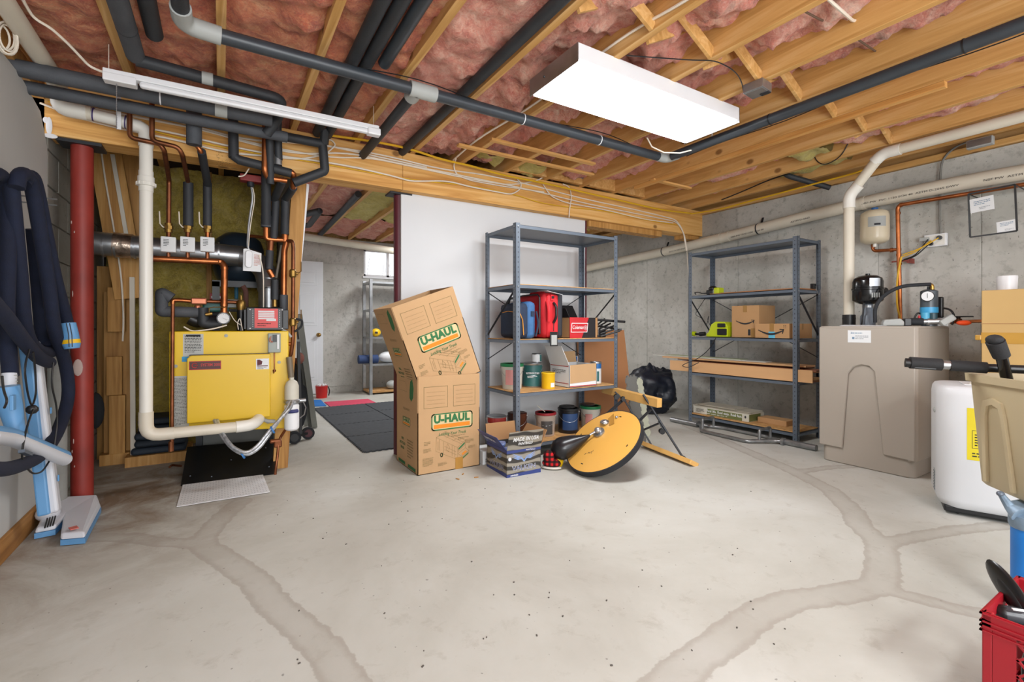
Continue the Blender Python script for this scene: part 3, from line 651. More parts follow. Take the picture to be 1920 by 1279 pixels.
cable('thin black wire draped from the wide lamp to a junction box', [(1175, 104, dict(Z=2.41)), (1230, 108, dict(Z=2.40)), (1300, 113, dict(Z=2.405)), (1340, 113, dict(Z=2.41)), (1375, 130, dict(Z=2.405)), (1390, 150, dict(Z=2.41)), (1394, 172, dict(Z=2.41))], r=.003, mat=M_BLACK)
cable('brown wires bundled across a joist bay near the top', [(1510, 22, dict(Z=2.5)), (1540, 38, dict(Z=2.52)), (1584, 54, dict(Z=2.55))], r=.005, mat=pm('brown_wire', '#6b5546', .6))
cable('second bundle of brown wires across the next joist bay', [(1610, 75, dict(Z=2.5)), (1635, 92, dict(Z=2.52)), (1658, 107, dict(Z=2.55))], r=.005, mat=bpy.data.materials['brown_wire'])
cable('white cable crossing a joist bay at the top of the ceiling', [(1548, -6, dict(Z=2.44)), (1575, 18, dict(Z=2.45)), (1600, 40, dict(Z=2.5)), (1622, 38, dict(Z=2.52))], r=.007)
cable('black cable looped in a joist bay left of the vent pipe', [(1440, 300, dict(X=4.3)), (1475, 293, dict(X=4.3)), (1510, 296, dict(X=4.3)), (1525, 278, dict(X=4.3)), (1528, 300, dict(X=4.3)), (1545, 311, dict(X=4.3)), (1575, 296, dict(X=4.3)), (1590, 270, dict(X=4.3)), (1592, 258, dict(X=4.3))], r=.004, mat=M_BLACK)
cable('black cable hanging from a black box in a right joist bay', [(1702, 222, dict(X=4.35)), (1706, 236, dict(X=4.35)), (1745, 228, dict(X=4.35)), (1775, 222, dict(X=4.34)), (1815, 208, dict(X=4.34)), (1850, 200, dict(X=4.34)), (1930, 180, dict(X=4.34))], r=.005, mat=M_BLACK)
cable('black cables crossing the bays beside the right wall corner', [(1345, 378, dict(Z=2.43)), (1390, 360, dict(Z=2.44)), (1440, 338, dict(Z=2.45)), (1480, 325, dict(Z=2.45))], r=.006, mat=M_BLACK)
# boxes in the ceiling
def small_box(name, label, cat, c, d, mat, rz=0, parts=()):
    t = thing(name, label, cat, c, rz); m = MB(t); m.box((0, 0, 0), d); m.build('body', mat, t, smooth=0, bevel=.003)
    for pn, cc, dd, mm in parts: MB(t).box(cc, dd).build(pn, mm, t, smooth=0, bevel=.002)
    return t
p = at(1420, 166, Z=2.39); small_box('junction_box', 'square grey metal junction box at the joist right of the wide lamp', 'electrical box', p, (.11, .11, .05), M_GALV, .1, (('cover_plate', (0, 0, -.027), (.1, .1, .004), M_GALV), ('knockout', (.03, -.03, -.031), (.03, .05, .006), M_STEELD)))
p = at(1748, 218, X=4.35); small_box('junction_box', 'small black plastic box in a right joist bay', 'electrical box', p, (.05, .09, .05), M_BLACK, 0, (('cover_plate', (0, 0, -.027), (.04, .08, .004), M_BLACK),))
p = at(1838, 268, X=4.7); small_box('junction_box', 'grey electrical box at the top of the concrete wall', 'electrical box', p, (.05, .14, .06), M_FITG, 0, (('cover_plate', (-.027, 0, 0), (.004, .13, .05), M_GALV),))
p = at(1083, 336, Y=3.6); small_box('junction_box', 'blue plastic outlet box above the beam', 'electrical box', p+Vector((0, -.03, .03)), (.09, .05, .06), pm('blue_plastic', '#2c6fb8', .5), 0, (('knockout', (0, -.026, 0), (.03, .003, .02), M_BLACK),))
p = at(1552, 4, Z=2.45); 
cable('grey conduit rising up the concrete wall from the outlet', [(1763, 438), (1762, 400), (1763, 330), (1766, 300), (1790, 275), (1822, 264)], X=4.88, r=.008, mat=pm('grey_conduit', '#77756f', .6))
cable('white cable hanging down beside the right shelf unit', [(1288, 470, dict(X=4.86)), (1289, 490, dict(X=4.86)), (1292, 520, dict(X=4.8)), (1294, 570, dict(X=4.75)), (1297, 600, dict(X=4.75))], r=.006)
# ---------------- boiler corner ----------------
M_YB = pm('yellow_enamel', '#dfb90c', .38, var=.03, scale=2)
BM = Matrix.Translation((-.285, 3.74, .352)) @ Matrix.Rotation(R(-5), 4, 'Z')   # front left bottom corner, local x right, -y front
bo = thing('boiler', 'boxy yellow boiler on a low stand under black and copper pipes', 'boiler', M=BM)
W, H, DP = .695, .655, .60
m = MB(bo); m.prism([(0, .0), (W-.02, -.035), (W, .08), (W, H), (0, H)], DP, Matrix(((1, 0, 0, 0), (0, 0, 1, 0), (0, 1, 0, 0), (0, 0, 0, 1)))); m.build('casing', M_YB, bo, smooth=0, bevel=.006)
fm = lambda x, z, y=0: BM @ frame((x, y, z), (1, 0, 0), (0, 0, 1))   # facing the room: local z = -y
dx0, dx1, dz0, dz1 = .105, .58, .07, .50
dz0l = .075
M_DR = pm('yellow_enamel_door', '#d6b01a', .36, var=.03, scale=2)
dd = MB(bo); dd.prism([(dx0, dz0-.005), (dx1, dz0), (dx1, dz1), (dx0+.02, dz1), (dx0, dz1-.02)], -.075, Matrix(((1, 0, 0, 0), (0, 0, 1, 0), (0, 1, 0, 0), (0, 0, 0, 1)))); do = dd.build('burner_cover', M_DR, bo, smooth=0, bevel=.005)
MB(bo).bb((dx0+.01, -.06, dz1), (dx1-.005, 0, dz1+.003)).build('edge_seam', M_BLACK, do, smooth=0)
Y0 = -.0752
Mp = fm(.205, .435, Y0)
label_rect(Mp, .175, .056, pm('dark_red_plate', '#43110f', .4), bo, 'name_plate')
m = MB(Mp); outline(m, rrect(.172, .053, .008), .004, off=.002); m.build('plate_border', pm('bright_red', '#b3231c', .4), bo, smooth=0)
text('SYSTEM 2000', .026, fm(.235, .437, Y0), bpy.data.materials['bright_red'], bo, wide=.75, thick=.002, bold=.0006)
m = MB(fm(.148, .436, Y0)); m.tube([(.015*math.cos(R(a)), .015*math.sin(R(a)), .002) for a in range(40, 330, 20)], .0025, n=6); m.tube([(0, 0, .002), (.016, 0, .002)], .002, n=5); m.build('emblem', bpy.data.materials['bright_red'], bo)
label_rect(fm(.533, .432, Y0), .078, .072, M_PAPER, bo, 'sticker')
m = MB(fm(.533, .432, Y0)); m.quad([(-.032, -.01, .0015), (.032, -.01, .0015), (.032, -.016, .0015), (-.032, -.016, .0015)]); m.quad([(-.032, -.008, .0015), (-.005, -.004, .0015), (.0, .018, .0015), (-.018, .03, .0015), (-.032, .03, .0015)]); m.build('sticker_print', pm('maroon_print', '#5a2a30', .7), bo, smooth=0)
textlines(fm(.533, .405, Y0), .06, .016, 2, M_INK, bo, 'fine_print', seed=3)
M_TAGS = pm('silver_label', '#b3b4ae', .5, var=.05)
label_rect(fm(.13, .565), .112, .145, M_TAGS, bo, 'rating_plate'); textlines(fm(.13, .575), .095, .12, 12, M_INK, bo, 'fine_print', seed=4)
m = MB(fm(.13, .60)); m.bb((-.04, .022, 0), (.04, .034, .0016)); m.build('heading_bar', M_INK, bo, smooth=0)
label_rect(fm(.087, .474), .038, .034, pm('blue_sticker', '#2d93c8', .5), bo, 'sticker')
label_rect(fm(.057, .20), .10, .33, M_TAGS, bo, 'instruction_sheet'); textlines(fm(.057, .20), .088, .31, 34, pm('grey_ink', '#5c5b56', .8), bo, 'fine_print', seed=6)
for x, z in ((.315, .625), (.035, .43), (.635, .435), (.565, .02)):
    m = MB(bo); m.cyl((x, 0, z), (x, -.003, z), .011, n=16); m.cyl((x, -.003, z), (x, -.009, z), .007, n=6); m.build('bolt', M_FITG, bo)
# burner control box with wires
m = MB(bo); m.bb((.565, -.035, .505), (.645, 0, .64)); g_ = m.build('switch_box', pm('grey_box', '#8f9690', .45), bo, bevel=.006, smooth=0)
m = MB(bo); m.bb((.595, -.045, .58), (.62, -.035, .63)); m.build('terminal', M_BLACK, g_, smooth=0)
m = MB(bo); m.bb((.622, -.04, .53), (.634, -.035, .63)); m.build('label_strip', M_PAPER, g_, smooth=0)
rnd = random.Random(3)
for i, cc in enumerate(('#8c2f24', '#c9b58e', '#a33a28')): MB(bo).tube([(.585, -.036, .62), (.572+.004*i, -.05, .60), (.578+.005*i, -.05, .575), (.60, -.04, .585)], .002, n=5, fillet=.02).build('wire', pm('wire_%s' % cc[1:], cc, .5), g_)
m = MB(bo); m.tube([(.605, -.012, .505), (.605, -.012, .375), (.60, -.02, .36)], .004, n=7); m.cyl((.605, -.012, .385), (.605, -.012, .37), .01); m.build('capillary_tube', M_COPD, bo)
# stand
s_ = MB(bo)
for x in (.1, .58): s_.bb((x-.02, .50, -.352), (x+.02, .56, .0)); s_.bb((x-.02, .06, -.05), (x+.02, .56, -.0))
s_.bb((.08, .50, -.10), (.60, .55, -.05)); s_.build('stand', M_STEELD, bo, smooth=0)
m = MB(bo); m.bb((.10, .56, -.352), (.60, .59, -.02)); m.build('back_plate', pm('grey_tray', '#70726f', .6), bo, smooth=0)
def bp(x, z, y=0): return BM @ Vector((x, y, z))
# control module on top
M_CTR = pm('red_label', '#c8261f', .4)
cb = thing('control_box', 'black boiler control box with a red label sitting on the yellow boiler', 'control box', M=BM @ Matrix.Translation((.545, .06, H+.002)))
m = MB(cb); m.bb((-.115, -.04, 0), (.115, .06, .165)); m.build('case', M_BLACK, cb, bevel=.008, smooth=0)
m = MB(cb); m.bb((-.13, -.02, .01), (-.1, .05, .15)); m.bb((.1, -.02, .01), (.15, .05, .15)); m.build('heat_sink', M_BLACK, cb, bevel=.004, smooth=0)
CM = MAT[cb.name] @ frame((.01, -.0405, .088), (1, 0, 0), (0, 0, 1))
label_rect(CM, .145, .135, M_CTR, cb, 'label_plate')
m = MB(CM)
for i in range(5): m.quad([(-.05, .052-.0125*i-.009, .0016), (.05, .052-.0125*i-.009, .0016), (.05, .052-.0125*i, .0016), (-.05, .052-.0125*i, .0016)])
m.quad([(0, -.02, .0016), (.06, -.02, .0016), (.06, -.004, .0016), (0, -.004, .0016)]); m.build('label_print', M_PAPER, cb, smooth=0)
textlines(CM @ Matrix.Translation((-.01, -.045, 0)), .09, .03, 2, pm('dark_print', '#5a0f0c', .6), cb, seed=8, off=.0018)
m = MB(CM)
for s_ in (-1, 1):
    for i in range(10): m.ball((s_*.083, .055-.0125*i, 0), .003, n=6)
for x in (-.1, .1):
    for y in (-.072, .06): m.ball((x, y, 0), .005, n=8)
m.build('led_row', M_PAPER, cb)
# pressure gauge and black circulator
gp = at(419, 597, Y=3.80)
ga = thing('pressure_gauge', 'round white pressure gauge above the boiler', 'gauge', gp)
m = MB(); m.cyl(gp+Vector((0, .03, 0)), gp+Vector((0, -.012, 0)), .041, n=28); m.build('bezel', M_BLACK, ga)
m = MB(); m.cyl(gp+Vector((0, -.012, 0)), gp+Vector((0, -.014, 0)), .034, n=28); m.build('dial', M_PAPER, ga)
m = MB(); m.bar(gp+Vector((-.005, -.0155, .004)), gp+Vector((.022, -.0155, -.012)), .003, .001)
for k in range(11): a = R(225-27*k); m.bar(gp+Vector((.026*math.cos(a), -.015, .026*math.sin(a))), gp+Vector((.031*math.cos(a), -.015, .031*math.sin(a))), .002, .001)
m.build('needle', M_INK, ga)
ci = thing('circulator_pump', 'black circulator pump with green motor lying on top of the boiler', 'pump', at(395, 610, Y=3.9))
p = at(390, 597, Y=3.9); MB().tube([p+Vector((-.10, 0, .0)), p+Vector((-.07, 0, -.02)), p+Vector((.08, 0, -.02))], .045, n=18, fillet=.04).build('pump_body', M_BLACK, ci)
m = MB(); q_ = at(408, 575, Y=4.05); m.bb(q_-Vector((.09, .05, .04)), q_+Vector((.07, .05, .035))); m.build('motor', pm('green_motor', '#2c6660', .45), ci, bevel=.012, smooth=0)
q_ = at(440, 570, Y=4.05); m = MB(); m.bb(q_-Vector((.07, .05, .03)), q_+Vector((.07, .05, .03))); m.build('terminal_box', M_FITG, ci, bevel=.01, smooth=0)
m = MB(); m.tube([at(425, 610, Y=3.8), at(400, 617, Y=3.78), at(360, 622, Y=3.76), at(345, 613, Y=3.78)], .005, n=6, fillet=.05); m.tube([at(430, 585, Y=3.82), at(440, 602, Y=3.78), at(452, 610, Y=3.78)], .003, n=6, fillet=.03); m.tube([at(447, 618, Y=3.76), at(445, 605, Y=3.76), at(450, 595, Y=3.76), at(455, 620, Y=3.76)], .003, n=6, fillet=.03)
m.build('wiring', M_CABLE, ci)
# grey foam pipe looping at the left of the boiler top
YP = 3.85
t = thing('insulated_pipe', 'thick grey foam pipe loop left of the pressure gauge', 'pipe', at(300, 585, Y=YP))
MB().tube([at(322, 560, Y=YP), at(303, 549, Y=YP), at(303, 584, Y=YP), at(372, 586, Y=YP)], .036, n=16, fillet=.01).build('foam', M_FOAMG, t)
MB().tube([at(380, 577, Y=YP), at(381, 606, Y=YP), at(395, 608, Y=YP), at(416, 607, Y=YP)], .034, n=16, fillet=.01).build('foam', M_FOAM, t)
MB().tube([at(324, 570, Y=YP), at(324, 563, Y=YP), at(338, 563, Y=YP), at(362, 565, Y=YP)], .014, n=12, fillet=.02).build('copper', M_COP, t)
m = MB(); q_ = at(373, 565, Y=YP); m.bb(q_-Vector((.045, .03, .022)), q_+Vector((.045, .03, .022))); m.cyl(at(371, 572, Y=YP), at(371, 583, Y=YP), .02); m.build('flow_check', pm('copper_casting', '#a5654a', .4, .6), t, bevel=.008, smooth=0)
MB().tube([at(383, 565, Y=YP+.05), at(450, 567, Y=YP+.05)], .013, n=12).build('copper', M_COPD, t)
m = MB(); m.cyl(at(385, 590, Y=3.82), at(398, 588, Y=3.82), .012); m.tube([at(392, 586, Y=3.8), at(392, 578, Y=3.8), at(400, 576, Y=3.8), at(425, 576, Y=3.8)], .004, n=6); m.build('ball_valve', M_BRASS, t)
t = thing('air_vent', 'brass automatic air vent above the boiler', 'valve', at(452, 590, Y=3.88))
p = at(452, 575, Y=3.88); m = MB(); m.lathe([(.012, -.03), (.026, -.025), (.03, 0), (.03, .03), (.022, .045), (.006, .048), (.006, .08)], p); m.build('body', M_BRASS, t)
m = MB(); m.cyl(p-Vector((0, 0, .19)), p-Vector((0, 0, .02)), .026); m.build('stem', M_BLACK, t)
t = thing('drain_tube', 'rusty brown pipe nipple behind the air vent', 'pipe', at(462, 560, Y=4.0)); MB().tube([at(455, 536, Y=4.0), at(461, 545, Y=4), at(461, 575, Y=4)], .018, n=10, fillet=.03).build('tube', pm('rust', '#54332a', .8), t)
# copper pipes with white zone valves
YZ = 3.86
def vpipe(i, x, topp, foam=None, lab=''):
    t = thing('heating_pipe', lab, 'pipe', at(x, 480, Y=YZ))
    MB().tube(topp+[at(x, 448, Y=YZ)], .0135, n=12, fillet=.03).build('copper', M_COPD if i < 2 else M_COP, t)
    if foam: MB().tube([at(*foam[0], Y=YZ), at(*foam[1], Y=YZ)], foam[2], n=14).build('foam', M_FOAM, t)
    b_ = MB(); b_.cyl(at(x, 436, Y=YZ), at(x, 419, Y=YZ), .022, n=12); b_.cyl(at(x, 430, Y=YZ), at(x, 424, Y=YZ), .027, n=8); b_.build('ball_valve', M_BRASS, t)
    p = at(x, 427, Y=YZ)
    MB().tube([p, p+Vector((-.03, -.01, .0)), p+Vector((-.045, -.012, .02)), p+Vector((-.048, -.012, .10))], .004, n=6).build('lever', M_CABLE, t)
    c_ = at(x, 459, Y=YZ-.02); z_ = MB(); z_.box(c_, (.082, .05, .10)); z = z_.build('zone_valve', M_PAPER, t, bevel=.005, smooth=0, label='white zone valve head')
    textlines(frame(c_+Vector((-.01, -.026, .01)), (1, 0, 0), (0, 0, 1)), .03, .05, 5, M_INK, z, seed=i, off=.0006)
    MB().cyl(at(x, 471, Y=YZ), at(x, 486, Y=YZ), .012, n=10).build('copper', M_COPD, t)
    return t
vpipe(0, 316, [at(243, 190, Y=3.45), at(243, 258, Y=3.45), at(300, 270, Y=3.45), at(308, 282, Y=3.46), at(317, 338, Y=YZ)], None, 'first copper heating pipe with a white valve head, next to the white drain')
vpipe(1, 352, [at(285, 176, Y=3.42), at(285, 264, Y=3.42), at(334, 276, Y=3.42), at(342, 290, Y=3.44), at(353, 343, Y=YZ)], ((353, 343), (353, 424), .030), 'second copper heating pipe with black foam above its white valve head')
t = vpipe(2, 389, [at(367, 270, Y=3.46), at(377, 284, Y=3.46), at(390, 346, Y=YZ)], ((389, 343), (389, 424), .027), 'third heating pipe, black foam bent below the beam, with white valve head')
MB().tube([at(378, 284, Y=3.47), at(390, 348, Y=YZ)], .024, n=14).build('foam', M_FOAM, t)
MB().tube([at(364, 178, Y=3.40), at(364, 272, Y=3.42)], .040, n=16).build('foam', M_FOAMG, t)
ring(t, at(364, 222, Y=3.41), (0, 0, 1), .041, M_FOAM, .003)
p = at(243, 262, Y=3.45); 
t = thing('manifold_pipe', 'copper manifold pipe running under the white valve heads and down to the boiler', 'pipe', at(420, 590, Y=YZ))
MB().tube([at(262, 484, Y=YZ), at(415, 491, Y=YZ), at(421, 500, Y=YZ-.01), at(420, 588, Y=YZ-.03)], .021, n=16, fillet=.05).build('tube', M_COP, t)
for p in (at(412, 491, Y=YZ), at(421, 503, Y=YZ-.01), at(420, 572, Y=YZ-.03), at(420, 586, Y=YZ-.03)): ring(t, p, (1, 0, 0) if p.z > 1.56 and p.x < at(416, 490, Y=YZ).x else (0, 0, 1), .0235, M_COP, .015, 'joint')
pipe('copper_pipe', 'thin dull copper pipe rising left of the boiler', [at(322, 842, Y=3.68), at(324, 570, Y=3.72)], .011, M_COPD)
m = MB(); m.cyl(at(321, 846, Y=3.68), at(321, 828, Y=3.68), .015, n=10); m.build('pipe_cap', M_COPD, bpy.data.objects['copper_pipe'])
# flue and expansion tank
YFl = 4.35
t = thing('flue_duct', 'galvanised flue duct crossing behind the valves and bending down to the boiler', 'duct', at(300, 470, Y=YFl))
p0, p1 = at(168, 455, Y=YFl), at(455, 485, Y=YFl)
m = MB(); m.cyl((p0.x, YFl, 1.625), (p1.x, YFl, 1.60), .082, n=28); m.build('duct', M_GALV, t)
for px in (190, 213, 250, 262, 410): p = at(px, 470, Y=YFl-.08); ring(t, (p.x, YFl, 1.615), (1, 0, 0), .0855, M_GALV, .012, 'seam')
pp = at(188, 460, Y=YFl-.09); m = MB(); m.cyl((at(213, 460, Y=YFl).x, YFl, 1.624), (at(248, 460, Y=YFl).x, YFl, 1.618), .088, n=28); m.build('foil_sleeve', pm('crinkled_foil', '#b9a898', .3, .9, var=.5, scale=20, bump=.9, bscale=30), t)
m = MB(); m.tube([(p1.x-.02, YFl, 1.60), (p1.x+.08, YFl-.02, 1.58), (p1.x+.16, YFl-.08, 1.48), (p1.x+.18, YFl-.12, 1.33)], .082, n=24, fillet=.05, seg=2); m.build('elbow', M_GALV, t)
m = MB(); m.cyl((p1.x+.18, YFl-.12, 1.34), (p1.x+.18, YFl-.12, 1.0), .078, n=28); m.build('duct', M_GALV, t)
for z in (1.42, 1.35, 1.12): ring(t, (p1.x+.178, YFl-.115, z), (0, 0, 1), .082, M_GALV, .008, 'seam')
p = at(448, 488, Y=4.75)
t = thing('expansion_tank', 'dark blue expansion tank hanging behind the flue duct', 'tank', (p.x, 4.75, p.z-.2))
m = MB(); m.lathe([(.01, -.24), (.10, -.225), (.17, -.17), (.195, -.09), (.195, .09), (.17, .17), (.10, .225), (.01, .24)], p, n=32); m.build('shell', pm('dark_blue_tank', '#2c3946', .35, .2), t, smooth=60)
m = MB(); m.lathe([(.197, -.006), (.197, .006)], p, n=32); m.build('weld_seam', M_STEELD, t)
m = MB(); m.cyl((p.x-.02, 4.72, p.z-.34), (p.x-.02, 4.72, p.z-.22), .015); m.build('stem', pm('blue_cap', '#3a7f9e', .5), t)
# flex conduit with tag, red switch on the beam
t = thing('emergency_switch', 'red emergency switch box under the beam with a flexible conduit', 'switch', at(470, 335, Y=3.72))
p = at(470, 336, Y=3.70); MB().box(p, (.13, .07, .045)).build('switch_plate', pm('switch_red', '#7c1f1c', .4), t, bevel=.005, smooth=0)
MB().cyl(p-Vector((0, 0, .022)), p-Vector((0, 0, .05)), .022).build('connector', M_STEELD, t)
m = MB(); pts = [at(471, 348, Y=3.72), at(474, 370, Y=3.73), at(466, 420, Y=3.75), at(464, 462, Y=3.76), at(470, 480, Y=3.77)]; m.tube(pts, .0075, n=10, fillet=.1)
m.build('flex_conduit', M_GALV, t)
MB().tube([at(474, 352, Y=3.71), at(478, 372, Y=3.72), at(469, 425, Y=3.74), at(466, 462, Y=3.75)], .003, n=6, fillet=.08).build('cord', M_CABLE, t)
MB().tube([at(447, 331, Y=3.60), at(458, 330, Y=3.6), at(467, 316, Y=3.6)], .004, n=6, fillet=.03).build('cord', M_CABLE, t)
t = thing('hanging_tag', 'white printed tag in a plastic sleeve hanging over the flue duct', 'tag', at(472, 512, Y=3.74))
TM = frame(at(473, 490, Y=3.73), (1, 0, -.02), (.02, 0, 1))
MB(TM).prism([(-.055, -.07), (.055, -.07), (.055, .06), (.035, .065), (-.04, .085), (-.055, .08)], .003).build('sheet', M_PAPER, t, smooth=0)
m = MB(TM); m.prism(rrect(.045, .12, .02), .014, Matrix.Translation((-.022, .012, .003))); m.build('clear_bulge', pm('clear_sleeve', '#cfd0d2', .2), t, bevel=.005)
textlines(TM @ Matrix.Translation((.03, .01, .003)), .04, .08, 9, pm('red_print', '#b56a58', .7), t, seed=5)
MB().tube([at(486, 478, Y=3.72), at(492, 500, Y=3.72), at(494, 520, Y=3.74), at(494, 600, Y=3.85)], .004, n=6, fillet=.08).build('cord', M_CABLE, t)
# foam and copper pipes at the right of the boiler
YA, YC = 3.50, 3.78
def ppath(label, segs, name='heating_pipe'):
    t = thing(name, label, 'pipe', at(*segs[-1][0][-1][:2], Y=YC))
    for pts, r_, mt, nm, fi in segs:
        MB().tube([at(p[0], p[1], Y=(p[2] if len(p) > 2 else YC)) for p in pts], r_, n=14, fillet=fi).build(nm, mt, t)
    return t
ppath('black foam pipe with a horizontal run across the beam', [([(437, 216, YA), (438, 296, YA)], .030, M_FOAM, 'foam', 0), ([(438, 292, YA), (448, 300, YA), (496, 312, YA)], .029, M_FOAM, 'foam', 0), ([(499, 313, YA), (546, 325, YA)], .029, M_FOAM, 'foam', 0), ([(545, 322, YA), (550, 326, YA), (550, 352, 3.6)], .019, M_COP, 'copper', .02),
    ([(550, 352, 3.6), (535, 374, YC)], .027, M_FOAM, 'foam', 0), ([(535, 372), (534, 440)], .029, M_FOAM, 'foam', 0), ([(534, 440), (534, 452)], .022, M_COP, 'fitting', 0)])
ppath('bare copper pipe dropping beside the black foam and hooking under it', [([(497, 226, YA-.03), (496, 320, YA-.03), (502, 334, YA), (538, 339, YA)], .018, M_COP, 'copper', .03)])
ppath('black foam pipe slanting from the mitred corner down to the foam run', [([(505, 222, 3.42), (507, 345, YA)], .024, M_FOAM, 'foam', 0)])
ppath('thick vertical black foam pipe left of the copper riser', [([(499, 322, 3.62), (499, 424)], .031, M_FOAM, 'foam', 0), ([(499, 405), (499, 426)], .034, M_FOAMG, 'foam_cuff', 0), ([(499, 424), (499, 448), (512, 449), (532, 450), (540, 455)], .019, M_COP, 'copper', .03), ([(538, 452), (533, 470), (532, 556)], .021, M_COP, 'copper', .02), ([(532, 553), (532, 590)], .028, M_FOAMG, 'foam', 0), ([(532, 590), (534, 612)], .018, M_BRASS, 'valve', 0)])
ppath('slanted grey foam pipe behind the copper elbow', [([(522, 200, 3.44), (520, 240, 3.46), (522, 300, YA)], .026, M_FOAM, 'foam', 0), ([(521, 288, YA), (521, 310, YA)], .027, M_GALV, 'silver_tape', 0), ([(530, 338, YA), (514, 374, YC)], .026, M_FOAM, 'foam', 0), ([(517, 376), (513, 448)], .026, M_FOAM, 'foam', 0), ([(508, 452), (507, 470)], .02, M_COPD, 'copper', 0), ([(506, 470), (504, 505)], .026, M_FOAM, 'foam', 0), ([(504, 506), (512, 520)], .018, M_COP, 'copper', .02), ([(515, 525), (515, 562)], .025, M_FOAM, 'foam', 0), ([(515, 562), (515, 575)], .016, M_BRASS, 'valve', 0)])
t = ppath('tall thin copper riser with two valves at the right of the boiler', [([(540, 452, YC-.02), (548, 452, YC-.06), (550, 462, YC-.06), (549, 640, YC-.06), (545, 668, YC-.04), (533, 672, YC-.02)], .0135, M_COPD, 'copper', .03), ([(534, 645, YC-.04), (548, 645, YC-.05)], .0135, M_COP, 'copper', 0)])
for y in (513, 604):
    p = at(549, y, Y=YC-.06); m = MB(); m.lathe([(.016, -.03), (.024, -.02), (.024, .02), (.016, .03)], p, n=12); m.cyl(p, p+Vector((.035, 0, 0)), .01); m.tube([p+Vector((.03, 0, 0)), p+Vector((.055, 0, .02)), p+Vector((.055, 0, .09))], .004, n=6); m.build('ball_valve', M_BRASS, t)
m = MB(); m.tube([at(553, 622, Y=3.7), at(566, 612, Y=3.7), at(567, 600, Y=3.7), at(555, 598, Y=3.7)], .008, n=8, fillet=.04); m.build('rubber_hose', M_RUB, t)
m = MB(); m.tube([at(527, 618, Y=3.72), at(538, 622, Y=3.7), at(546, 632, Y=3.7)], .009, n=8, fillet=.04); m.build('flex_conduit', M_FITG, t)
pipe('copper_pipe', 'horizontal copper pipe high behind the white tag', [at(466, 442, Y=4.0), at(500, 446, Y=3.9)], .012, M_COP)
pipe('conduit', 'slanted thin white pipe behind the thick copper riser', [at(528, 460, Y=4.2), at(516, 535, Y=4.2), at(516, 600, Y=4.2)], .010, M_PVCO, .03)
t = thing('valve_box', 'small red and white carton on the ledge behind the boiler', 'box', at(406, 558, Y=4.5)); p = at(407, 556, Y=4.5)
m = MB(); m.box(p, (.10, .06, .05)); m.build('carton', pm('faded_red', '#8e2a26', .6), t, smooth=0); m = MB(); m.box(p+Vector((0, -.031, -.008)), (.08, .002, .018)); m.build('printed_label', M_PAPER, t, smooth=0)
# shelf behind boiler holding them, dark steel frame
m = MB(); a_, b_ = at(398, 525, Y=4.45), at(500, 525, Y=4.45)
for z in (1.38, 1.18): m.bb((a_.x, 4.45, z-.02), (b_.x, 4.50, z+.03 if z > 1.3 else z))
for x in (a_.x, b_.x-.05): m.bb((x, 4.45, 0), (x+.05, 4.5, 1.40))
m.bb((-.25, 4.4, 1.165), (b_.x, 4.62, 1.175)); m.build('steel_frame', M_BLACK, label='black steel frame standing behind the boiler', cat='frame', smooth=0)
# hot water coil hoses: braided, tied in the middle
M_BRAID = pm('braided_steel', '#b9bec3', .35, .7, var=.35, scale=60)
t = thing('braided_hose', 'pair of braided steel hoses hanging in a loop below the boiler', 'hose', at(450, 845, Y=3.45))
for o_ in (0, 1):
    d_ = .02*o_
    MB().tube([at(402+o_*5, 788, Y=3.60), at(412+4*o_, 812, Y=3.5-d_), at(435, 842-3*o_, Y=3.42-d_), at(462, 855-4*o_, Y=3.38-d_), at(485-2*o_, 842-5*o_, Y=3.40-d_), at(512-3*o_, 805-2*o_, Y=3.42-d_), at(537-6*o_+o_*14, 768-3*o_, Y=3.5-d_), at(545-6*o_+o_*10, 752, Y=3.55-d_)], .011, n=10, fillet=.2).build('hose', M_BRAID, t)
for px, py in ((455, 853), (511, 806)): ring(t, at(px, py, Y=3.40), (1, 0, .5), .026, pm('blue_tie', '#2e6fae', .5), .01, 'cable_tie', 'blue cable tie')
MB().tube([at(488, 783, Y=3.68), at(500, 790, Y=3.62), at(516, 790, Y=3.62)], .013, n=10, fillet=.05).build('hose', M_FITG, t)
# filter canister
p = at(547, 760, Y=3.60)
t = thing('oil_filter', 'white filter canister with metal head at the right foot of the boiler', 'filter', p)
b_ = at(547, 806, Y=3.60)
m = MB(); m.lathe([(.035, 0), (.046, .01), (.048, .02), (.048, .17), (.04, .18)], b_, n=26); m.build('canister', M_WHITE, t)
m = MB(); m.lathe([(.046, 0), (.046, .09), (.035, .12), (.015, .135), (.015, .15)], b_+Vector((0, 0, .215)), n=26); m.build('dome', pm('dirty_white', '#c7c3b4', .5, var=.1), t)
m = MB(); m.lathe([(.044, 0), (.052, .01), (.052, .025), (.044, .035)], b_+Vector((0, 0, .182)), n=20); m.cyl(b_+Vector((.03, 0, .2)), b_+Vector((.09, 0, .2)), .014); m.cyl(b_+Vector((0, 0, .2)), b_+Vector((-.03, -.06, .2)), .012); m.tube([b_+Vector((.07, 0, .2)), b_+Vector((.09, -.01, .15)), b_+Vector((.08, -.01, .1)), b_+Vector((.05, -.02, .08))], .004, n=6); m.build('head', M_GALV, t)
m = MB(); m.tube([b_+Vector((.0495*math.sin(R(a))-.0, -.0495*math.cos(R(a)), .135)) for a in range(-40, 41, 10)], .013, n=8); m.build('blue_label', pm('navy_label', '#2b2f63', .5), t)
t = pipe('vent_tube', 'brown upright tube above the white filter canister', [b_+Vector((0, .03, .36)), at(542, 670, Y=3.66)], .020, pm('brown_tube', '#6e6350', .5))
